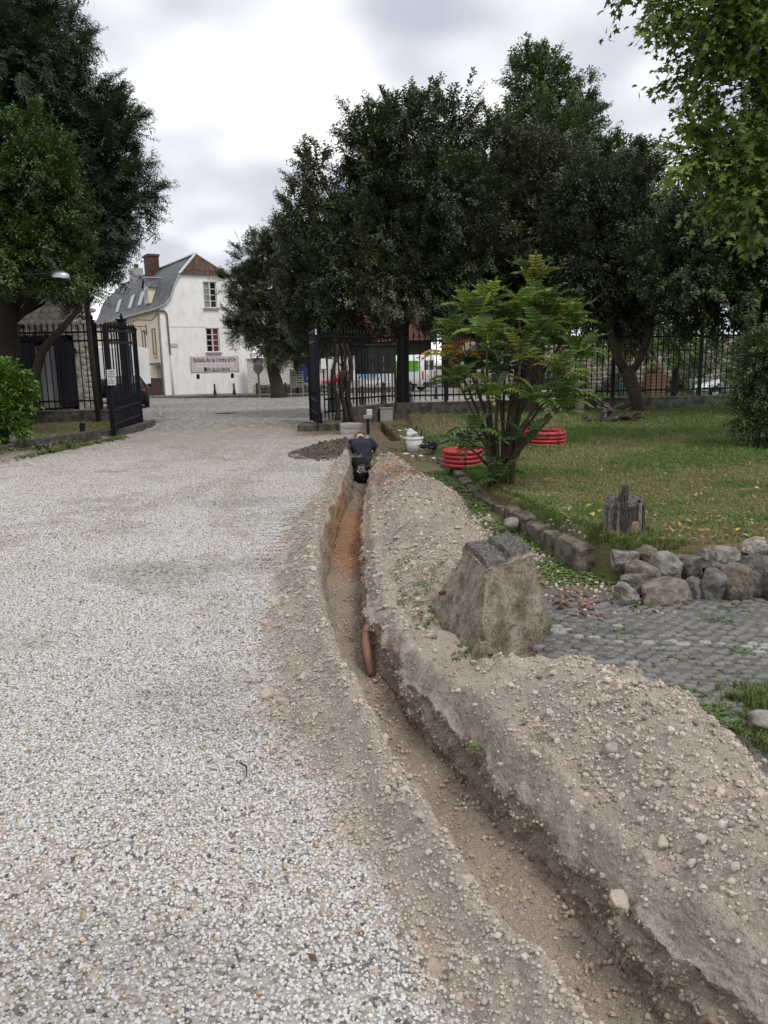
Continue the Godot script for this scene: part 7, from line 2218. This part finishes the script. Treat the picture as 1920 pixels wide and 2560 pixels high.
func build_street() -> void:
	var far := [[-10.55, -49.6, "teal bollard before the white gable, leftmost of the kerb row"], [-9.33, -49.6, "teal bollard below the right end of the pink banner"], [-7.88, -49.6, "teal bollard before the end pier of the low stone wall"], [-6.0, -49.0, "teal bollard just left of the white direction sign"]]
	for q in far:
		bollard_parts(q[2], Vector3(q[0], base_h(q[0], -q[1]) + 0.11, q[1]), 0.86, "teal bollards along the kerb")
	var near := [[-1.72, -27.0, 1.25, "teal bollard behind the vine, nearest the right gate leaf"], [-1.39, -31.0, 1.0, "teal bollard right of the thickest vine stem"], [-0.78, -32.0, 0.95, "teal bollard seen under the left edge of the dark notice board"], [0.08, -33.0, 1.1, "teal bollard seen under the right edge of the dark notice board"], [1.22, -34.0, 1.12, "teal bollard in front of the rear wheel of the white van"], [2.6, -37.5, 0.75, "teal bollard behind the rear bumper of the white van"], [2.95, -36.0, 0.68, "short teal bollard left of the mahonia, behind the railings"], [9.9, -36.0, 0.9, "teal bollard left of the forked tree, behind the railings"], [10.75, -35.0, 1.2, "teal bollard right behind the forked trunk"], [14.35, -36.0, 1.05, "teal bollard in front of the nose of the silver car"], [16.9, -38.5, 0.8, "teal bollard before the door of the silver car"]]
	for q in near:
		bollard_parts(q[3], Vector3(q[0], base_h(q[0], -q[1]), q[1]), q[2], "teal bollards beyond the railings")
	# chains slung between the right hand bollards
	for q in [[9.9, -36.0, 10.75, -35.0, "iron chain slung between the two bollards beside the forked tree"], [10.75, -35.0, 14.35, -36.0, "iron chain slung behind the planter box"], [14.35, -36.0, 16.9, -38.5, "iron chain slung in front of the silver car"]]:
		var t := thing("chain", q[4], "chain", Vector3.ZERO, 0.0, "chains between the bollards")
		var A := Vector3(q[0], base_h(q[0], -q[1]) + 0.6, q[1])
		var B := Vector3(q[2], base_h(q[2], -q[3]) + 0.6, q[3])
		var n := int(A.distance_to(B) / 0.085)
		var s := begin()
		for k in n:
			var u := (k + 0.5) / n
			var p := A.lerp(B, u) - Vector3(0, 0.7 * u * (1.0 - u), 0)
			var dir := (B - A).normalized()
			var up := Vector3.UP if k % 2 else Vector3.UP.cross(dir).normalized()
			var pts := []
			for e in 7:
				var a := TAU * e / 6.0
				pts.append(p + dir * cos(a) * 0.055 + up * sin(a) * 0.03)
			add_tube(s, pts, [0.011], 4, false)
		put("links", done(s), M.iron, t)
	# planter
	var t := thing("planter", "tall brown slatted planter box behind the right railings", "planter", Vector3(12.25, base_h(12.2, 35.0), -35.0))
	for k in 8:
		var y := 0.08 + k * 0.145
		var w := lerpf(0.52, 0.78, k / 7.0)
		put("slat", box(Vector3(0, y, w / 2.0), Vector3(w, 0.135, 0.03), 0.008), M.planter, t)
		put("slat", box(Vector3(w / 2.0, y, 0), Vector3(0.03, 0.135, w), 0.008), M.planter, t)
		put("slat", box(Vector3(-w / 2.0, y, 0), Vector3(0.03, 0.135, w), 0.008), M.planter, t)
	put("rim", box(Vector3(0, 1.2, 0), Vector3(0.86, 0.06, 0.86), 0.01), M.planter, t)
	var pl := thing("planter_shrub", "low yellowish plant growing in the brown planter box", "plant", Vector3(12.25, base_h(12.2, 35.0) + 1.2, -35.0))
	crown(pl, [spray(12, 0.25, 0.09, 0.5, 0.08, 64)], M.leaf, [[0.0, 0.12, 0.0, 0.35], [0.2, 0.2, 0.0, 0.2]], 60.0, [Color(0.1, 0.11, 0.03), Color(0.16, 0.12, 0.04)])
	# direction sign
	t = thing("direction_sign", "white direction sign board on two posts by the street yew", "sign", Vector3(-5.07, base_h(-5.0, 47.0), -47.0))
	for e in [-0.36, 0.37]:
		put("post", box(Vector3(e, 0.75, 0), Vector3(0.08, 1.6, 0.08)), M.sign_white, t)
	var sp := PackedVector2Array([Vector2(-0.36, 0.55), Vector2(0.37, 0.6), Vector2(0.37, 1.5)])
	for k in 6:
		sp.append(Vector2(0.37 - 0.73 * (k + 1) / 6.0, 1.5 + 0.2 * pow((k + 1) / 6.0, 2.0)))
	put("board", prism(sp, 0.045, 0.065), M.sign_white, t)
	for k in 6:
		put("print", box(Vector3(-0.16, 1.42 - k * 0.14, 0.068), Vector3(rf(0.2, 0.34), 0.045, 0.006)), M.pipe_dark, t)
		put("name_strip", box(Vector3(0.19, 1.41 - k * 0.14, 0.068), Vector3(0.28, 0.07, 0.008)), M.grey_paint if k % 2 else M.ink, t)
	# shield sign on a post
	t = thing("road_sign", "brown shield shaped sign with a pink plate on a wooden post by the yew", "sign", Vector3(-7.55, base_h(-7.5, 48.2), -48.4))
	put("post", box(Vector3(0, 0.8, 0), Vector3(0.13, 2.2, 0.13)), M.sign_beige, t)
	put("shield", prism(PackedVector2Array([Vector2(-0.28, 2.0), Vector2(0.28, 2.0), Vector2(0.28, 1.62), Vector2(0.15, 1.45), Vector2(0, 1.4), Vector2(-0.15, 1.45), Vector2(-0.28, 1.62)]), 0.07, 0.1), M.sign_beige, t)
	put("plate", box(Vector3(0, 2.2, 0.085), Vector3(0.6, 0.36, 0.03)), M.sign_pink, t)
	# blue poster panel
	t = thing("poster_panel", "blue poster panel on a dark post in front of the cream garden wall", "poster", Vector3(-4.9, base_h(-5.0, 50.0), -50.6))
	put("post", box(Vector3(-0.52, 1.2, 0), Vector3(0.2, 2.8, 0.2)), M.wood_front, t)
	put("panel", box(Vector3(0.1, 1.45, 0.02), Vector3(1.0, 1.5, 0.08), 0.01), M.sign_white, t)
	put("poster", box(Vector3(0.1, 1.45, 0.064), Vector3(0.88, 1.36, 0.01)), M.sign_blue, t)
	put("print", box(Vector3(0.05, 1.9, 0.072), Vector3(0.4, 0.06, 0.006)), M.pale_ink, t)
	put("print", prism(PackedVector2Array([Vector2(0.1, 0.95), Vector2(0.35, 1.0), Vector2(0.3, 1.3), Vector2(0.16, 1.2)]), 0.07, 0.076), M.map_blue, t)
	# white information panels with maps
	t = thing("information_panel", "wide white information panel with small blue maps beyond the vine", "notice board", Vector3(-0.38, base_h(-0.4, 38.0), -38.0), 0.04)
	put("panel", box(Vector3(0, 1.15, 0), Vector3(2.2, 1.0, 0.06), 0.01), M.sign_white, t)
	put("base_board", box(Vector3(0, 0.52, 0.004), Vector3(2.24, 0.24, 0.08), 0.01), M.brown_board, t)
	for e in [-1.0, 1.0]:
		put("leg", box(Vector3(e * 0.9, 0.25, 0), Vector3(0.1, 0.7, 0.1)), M.grey_paint, t)
	for q in [[-0.8, 1.25, 0.36, 0.5, "paper"], [-0.38, 1.3, 0.3, 0.4, "map_blue"], [0.0, 1.3, 0.3, 0.3, "map_blue"], [0.55, 1.2, 0.6, 0.7, "paper"], [-0.1, 0.9, 0.5, 0.2, "paper"]]:
		put("sheet", box(Vector3(q[0], q[1], 0.036), Vector3(q[2], q[3], 0.008)), M[q[4]], t)
	for k in 7:
		put("print", box(Vector3(0.55, 1.46 - k * 0.08, 0.042), Vector3(rf(0.35, 0.5), 0.025, 0.004)), M.grey_paint, t)

# ---------------------------------------------------------------- the worker
# bones: [from, to, radius at from, radius at to]
func nets(bones: Array, cell: float, blend: float) -> ArrayMesh:
	var lo := Vector3.INF
	var hi := -Vector3.INF
	for b in bones:
		var r: float = max(b[2], b[3]) + blend + cell * 2.0
		for p in [b[0], b[1]]:
			lo = lo.min(p - Vector3.ONE * r)
			hi = hi.max(p + Vector3.ONE * r)
	var nx := int((hi.x - lo.x) / cell) + 2
	var ny := int((hi.y - lo.y) / cell) + 2
	var nzz := int((hi.z - lo.z) / cell) + 2
	var F := PackedFloat32Array()
	F.resize(nx * ny * nzz)
	F.fill(1.0)
	for b in bones:
		var A: Vector3 = b[0]
		var B: Vector3 = b[1]
		var r: float = max(b[2], b[3]) + blend + cell * 1.5
		var l := A.min(B) - Vector3.ONE * r
		var h := A.max(B) + Vector3.ONE * r
		var ab := B - A
		var ll: float = max(ab.length_squared(), 1e-9)
		for i in range(max(0, int((l.x - lo.x) / cell)), min(nx, int((h.x - lo.x) / cell) + 1)):
			for j in range(max(0, int((l.y - lo.y) / cell)), min(ny, int((h.y - lo.y) / cell) + 1)):
				for k in range(max(0, int((l.z - lo.z) / cell)), min(nzz, int((h.z - lo.z) / cell) + 1)):
					var p := lo + Vector3(i, j, k) * cell
					var t := clampf((p - A).dot(ab) / ll, 0.0, 1.0)
					var d: float = (p - A - ab * t).length() - lerpf(b[2], b[3], t)
					var at := (i * ny + j) * nzz + k
					var f := F[at]
					var e: float = max(blend - absf(f - d), 0.0) / blend
					F[at] = min(f, d) - e * e * blend * 0.25
	var vid := {}
	var V: Array[Vector3] = []
	var offs := [0, 1, nzz, nzz + 1, ny * nzz, ny * nzz + 1, ny * nzz + nzz, ny * nzz + nzz + 1]
	for i in nx - 1:
		for j in ny - 1:
			for k in nzz - 1:
				var at := (i * ny + j) * nzz + k
				var neg := 0
				for o in offs:
					if F[at + o] < 0.0:
						neg += 1
				if neg == 0 or neg == 8:
					continue
				var sum := Vector3.ZERO
				var cnt := 0
				for a in 8:
					for bit in [1, 2, 4]:
						if a & bit:
							continue
						var c: int = a | bit
						var fa := F[at + offs[a]]
						var fc := F[at + offs[c]]
						if (fa < 0.0) != (fc < 0.0):
							var u := fa / (fa - fc)
							var pa := Vector3((a >> 2) & 1, (a >> 1) & 1, a & 1)
							var pc := Vector3((c >> 2) & 1, (c >> 1) & 1, c & 1)
							sum += pa.lerp(pc, u)
							cnt += 1
				vid[at] = V.size()
				V.append(lo + (Vector3(i, j, k) + sum / cnt) * cell)
	var s := begin()
	var st := [ny * nzz, nzz, 1]
	for at in vid:
		for ax in 3:
			var u: int = st[(ax + 1) % 3]
			var v: int = st[(ax + 2) % 3]
			var f0 := F[at]
			var f1 := F[at + st[ax]]
			if (f0 < 0.0) == (f1 < 0.0):
				continue
			if not (vid.has(at - u) and vid.has(at - v) and vid.has(at - u - v)):
				continue
			var a := V[vid[at]]; var b := V[vid[at - u]]; var c := V[vid[at - u - v]]; var d := V[vid[at - v]]
			if f0 < 0.0:
				s.add_vertex(a); s.add_vertex(c); s.add_vertex(b); s.add_vertex(a); s.add_vertex(d); s.add_vertex(c)
			else:
				s.add_vertex(a); s.add_vertex(b); s.add_vertex(c); s.add_vertex(a); s.add_vertex(c); s.add_vertex(d)
	return done(s)

func hand(wrist: Vector3, dir: Vector3, side: Vector3, down: Vector3) -> Array:
	var b := [[wrist, wrist + dir * 0.05, 0.026, 0.03], [wrist + dir * 0.04 - side * 0.022, wrist + dir * 0.085 - side * 0.026, 0.02, 0.014], [wrist + dir * 0.04 + side * 0.022, wrist + dir * 0.085 + side * 0.026, 0.02, 0.014]]
	for k in 4:
		var r := wrist + dir * 0.085 + side * (-0.03 + k * 0.02)
		var l: float = [0.032, 0.037, 0.034, 0.027][k]
		var m := r + dir * l * 0.9 + down * l * 0.3
		var e := m + dir * l * 0.3 + down * l * 0.8
		b.append([r, m, 0.0095, 0.009])
		b.append([m, e, 0.009, 0.0075])
	b.append([wrist + dir * 0.03 - side * 0.03, wrist + dir * 0.06 - side * 0.055 + down * 0.015, 0.013, 0.011])
	b.append([wrist + dir * 0.06 - side * 0.055 + down * 0.015, wrist + dir * 0.09 - side * 0.05 + down * 0.035, 0.011, 0.009])
	return b

func build_worker() -> void:
	var t := thing("person", "worker in a dark navy jumper crouching in the trench, seen from behind, head bent down", "person", Vector3(-0.375, -0.42, -13.9), 0.06)
	var V3 := func(x: float, y: float, z: float) -> Vector3: return Vector3(x, y, z)
	var sh := Vector3(0.17, 0.62, -0.27)
	var shl := Vector3(-0.17, 0.62, -0.27)
	var el := Vector3(0.33, 0.43, -0.26)
	var ell := Vector3(-0.19, 0.36, -0.4)
	var wr := Vector3(0.2, 0.23, -0.42)
	var wrl := Vector3(-0.06, 0.2, -0.56)
	var head := Vector3(-0.015, 0.665, -0.46)
	var arms := [[sh, el, 0.06, 0.047], [el, wr, 0.045, 0.03], [shl, ell, 0.06, 0.047], [ell, wrl, 0.045, 0.03]]
	var torso := [[Vector3(-0.06, 0.27, 0.06), Vector3(0.06, 0.27, 0.06), 0.13, 0.13], [Vector3(0, 0.33, 0.02), Vector3(0, 0.5, -0.14), 0.14, 0.155], [Vector3(-0.06, 0.53, -0.17), Vector3(0.06, 0.53, -0.17), 0.135, 0.135], [Vector3(-0.1, 0.6, -0.26), Vector3(0.1, 0.6, -0.26), 0.09, 0.09]]
	var neck := [[Vector3(0, 0.64, -0.3), Vector3(-0.005, 0.68, -0.41), 0.06, 0.055]]
	var skull := [[head + Vector3(0, 0.015, 0.03), head + Vector3(0, 0.0, -0.045), 0.088, 0.082], [head + Vector3(0, -0.05, -0.075), head + Vector3(0, -0.1, -0.07), 0.055, 0.042], [head + Vector3(0, -0.045, -0.125), head + Vector3(0, -0.06, -0.145), 0.016, 0.014],
		[head + Vector3(0.084, -0.03, -0.005), head + Vector3(0.092, 0.005, 0.005), 0.014, 0.016], [head + Vector3(-0.084, -0.03, -0.005), head + Vector3(-0.092, 0.005, 0.005), 0.014, 0.016]]
	var legs := [[Vector3(0.09, 0.27, 0.08), Vector3(0.1, 0.09, -0.27), 0.1, 0.065], [Vector3(0.1, 0.09, -0.27), Vector3(0.09, 0.07, 0.14), 0.062, 0.045], [Vector3(-0.09, 0.27, 0.08), Vector3(-0.1, 0.09, -0.27), 0.1, 0.065], [Vector3(-0.1, 0.09, -0.27), Vector3(-0.09, 0.07, 0.14), 0.062, 0.045]]
	var feet := [[Vector3(0.09, 0.06, 0.14), Vector3(0.09, 0.05, 0.27), 0.045, 0.04], [Vector3(-0.09, 0.06, 0.14), Vector3(-0.09, 0.05, 0.27), 0.045, 0.04]]
	var hands := hand(wr, Vector3(-0.25, -0.5, -0.83).normalized(), Vector3(0.96, 0.0, -0.29), Vector3(-0.2, -0.8, 0.5).normalized()) + hand(wrl, Vector3(0.25, -0.5, -0.83).normalized(), Vector3(0.96, 0.0, 0.29), Vector3(0.2, -0.8, 0.5).normalized())
	var thin := []
	for b in torso:
		thin.append([b[0], b[1], b[2] - 0.016, b[3] - 0.016])
	put("body", nets(thin + arms + neck + skull + legs + feet, 0.014, 0.03), M.skin, t)
	put("hands", nets(hands, 0.006, 0.008), M.skin, t)
	var sw := torso.duplicate()
	for b in arms:
		sw.append([b[0], b[1], b[2] + 0.016, b[3] + 0.013])
	sw.append([Vector3(0, 0.62, -0.27), Vector3(0, 0.66, -0.34), 0.085, 0.072])
	# folds across the back
	for q in [[-0.12, 0.42, 0.03, 0.1, 0.46, 0.02], [-0.1, 0.52, -0.03, 0.12, 0.5, -0.03], [0.14, 0.56, -0.15, 0.05, 0.36, 0.06], [-0.13, 0.38, 0.05, 0.06, 0.32, 0.12], [0.13, 0.44, -0.02, 0.02, 0.3, 0.13]]:
		sw.append([Vector3(q[0], q[1], q[2]), Vector3(q[3], q[4], q[5]), 0.032, 0.028])
	put("jumper", nets(sw, 0.012, 0.035), M.navy, t)
	var tz := []
	for b in legs:
		tz.append([b[0], b[1], b[2] + 0.014, b[3] + 0.014])
	tz.append([Vector3(-0.07, 0.25, 0.08), Vector3(0.07, 0.25, 0.08), 0.14, 0.14])
	put("trousers", nets(tz, 0.014, 0.03), M.trousers, t)
	var bt := []
	for b in feet:
		bt.append([b[0], b[1], b[2] + 0.012, b[3] + 0.01])
	put("boots", nets(bt, 0.012, 0.02), M.rubber, t)
	# hair: a dark fringe round a bare crown
	var hr := []
	for k in 9:
		var a := lerpf(-0.2, PI + 0.2, k / 8.0)
		var p := head + Vector3(cos(a) * 0.088, 0.02 + sin(a) * 0.078, -0.02 - 0.03 * sin(a))
		hr.append([p, p + Vector3(0, 0.0, -0.05), 0.024, 0.022])
	put("hair", nets(hr, 0.006, 0.012), M.hair, t)
	# the black sack behind him
	t = thing("bin_bag", "shiny black plastic sack lying in the trench behind the worker", "bag", Vector3(-0.355, -0.38, -13.08))
	var s := begin()
	var g := ico(4)
	var pts := []
	for d in g[0]:
		var n: Vector3 = d
		var crease := absf(sin(n.x * 7.0 + 3.0 * n3(n.x, n.y, n.z, 0.9))) * 0.07 + 0.25 * n3(n.x, n.y, n.z, 0.8) + 0.08 * n3(n.x * 1.4, n.y * 3.0, n.z, 2.2)
		pts.append(Vector3(n.x * 0.19, max(n.y * 0.15 + 0.13, 0.0), n.z * 0.17) * (1.0 + crease - 0.05))
	for q in g[1]:
		tri(s, pts[q[0]], pts[q[1]], pts[q[2]], Vector3(0, 0.1, 0))
	put("sack", done(s), M.black_plastic, t)
	put("neck", tube([Vector3(0.06, 0.2, -0.05), Vector3(0.1, 0.26, -0.06), Vector3(0.15, 0.27, -0.03)], [0.05, 0.02, 0.045], 8), M.black_plastic, t)

# ---------------------------------------------------------------- the sky: broken bright overcast
func make_sky() -> Sky:
	var W := 640
	var Hh := 320
	var im := Image.create(W, Hh, false, Image.FORMAT_RGBF)
	var f := FastNoiseLite.new()
	f.seed = 21
	f.noise_type = FastNoiseLite.TYPE_SIMPLEX_SMOOTH
	f.frequency = 0.9
	f.fractal_octaves = 5
	f.fractal_gain = 0.48
	for j in Hh:
		var th := PI * (j + 0.5) / Hh
		var y := cos(th)
		for i in W:
			var a := TAU * (i + 0.5) / W
			var d := Vector3(sin(a) * sin(th), y, -cos(a) * sin(th))
			var c := Color(0.3, 0.29, 0.27)
			if y > -0.02:
				# a cloud layer overhead, seen in perspective towards the horizon
				var k: float = 1.0 / (max(y, 0.0) + 0.16)
				var p := Vector3(d.x * k, 0.0, d.z * k) * 0.42
				var n := 0.75 * f.get_noise_3d(p.x + SKY_X, SKY_Y, p.z) + 0.45 * f.get_noise_3d(p.x * 3.1, 5.0, p.z * 3.1 + 9.0)
				var t := smoothstep(-0.4, 0.16, n)
				c = Color(0.47, 0.51, 0.61).lerp(Color(1.25, 1.25, 1.25), t)
			im.set_pixel(i, j, c)
	var pm := PanoramaSkyMaterial.new()
	pm.panorama = ImageTexture.create_from_image(im)
	var sky := Sky.new()
	sky.sky_material = pm
	return sky

const SKY_X := 9.2
const SKY_Y := 3.0

func _ready() -> void:
	rng.seed = 12
	nz.seed = 7
	nz.noise_type = FastNoiseLite.TYPE_SIMPLEX_SMOOTH
	nz.frequency = 0.01
	nz.fractal_octaves = 2
	# camera
	var cam := Camera3D.new()
	cam.name = "camera"
	cam.position = Vector3(0, 1.6, 0)
	cam.rotation_degrees = Vector3(-10.83, 0, -1.2)
	cam.fov = 67.0
	cam.near = 0.05
	cam.far = 600.0
	cam.current = true
	add_child(cam)
	# sky, sun behind thin cloud, exposure
	var env := Environment.new()
	env.background_mode = Environment.BG_SKY
	env.sky = make_sky()
	env.background_energy_multiplier = 1.0
	env.tonemap_mode = Environment.TONE_MAPPER_LINEAR
	env.tonemap_exposure = 1.06
	env.sdfgi_enabled = true
	env.ssao_enabled = true
	env.ssil_enabled = true
	var we := WorldEnvironment.new()
	we.name = "world_environment"
	we.environment = env
	add_child(we)
	var sun := DirectionalLight3D.new()
	sun.name = "sun"
	sun.light_energy = 0.5
	sun.light_color = Color(1.0, 0.985, 0.965)
	sun.light_angular_distance = 14.0
	sun.shadow_enabled = true
	sun.look_at_from_position(Vector3(4.0, 9.0, 4.5), Vector3.ZERO)
	add_child(sun)
	make_materials()
	mt("dark_brick", Color(0.06, 0.036, 0.034), 0.9, T.brick, Vector3(0.5, 0.5, 0.5))
	mt("cream_pale", Color(0.85, 0.83, 0.78), 0.9, T.grain, Vector3(0.3, 0.2, 0.3))
	mt("pink_wall", Color(0.42, 0.37, 0.32), 0.95, T.blotch, Vector3(0.5, 0.5, 0.5), T.bump, 2.0)
	mt("verge", Color(0.13, 0.16, 0.06), 0.95, T.fine, Vector3(1, 1, 1))
	mt("brown_board", Color(0.2, 0.13, 0.09), 0.85, T.bark, Vector3(0.6, 4, 0.6))
	build_ground()
	scatter_stones()
	build_house()
	build_town()
	build_railings()
	build_stonework()
	build_trees()
	build_mahonia()
	build_grass()
	build_vehicles()
	build_street()
	build_garden()
	build_worker()
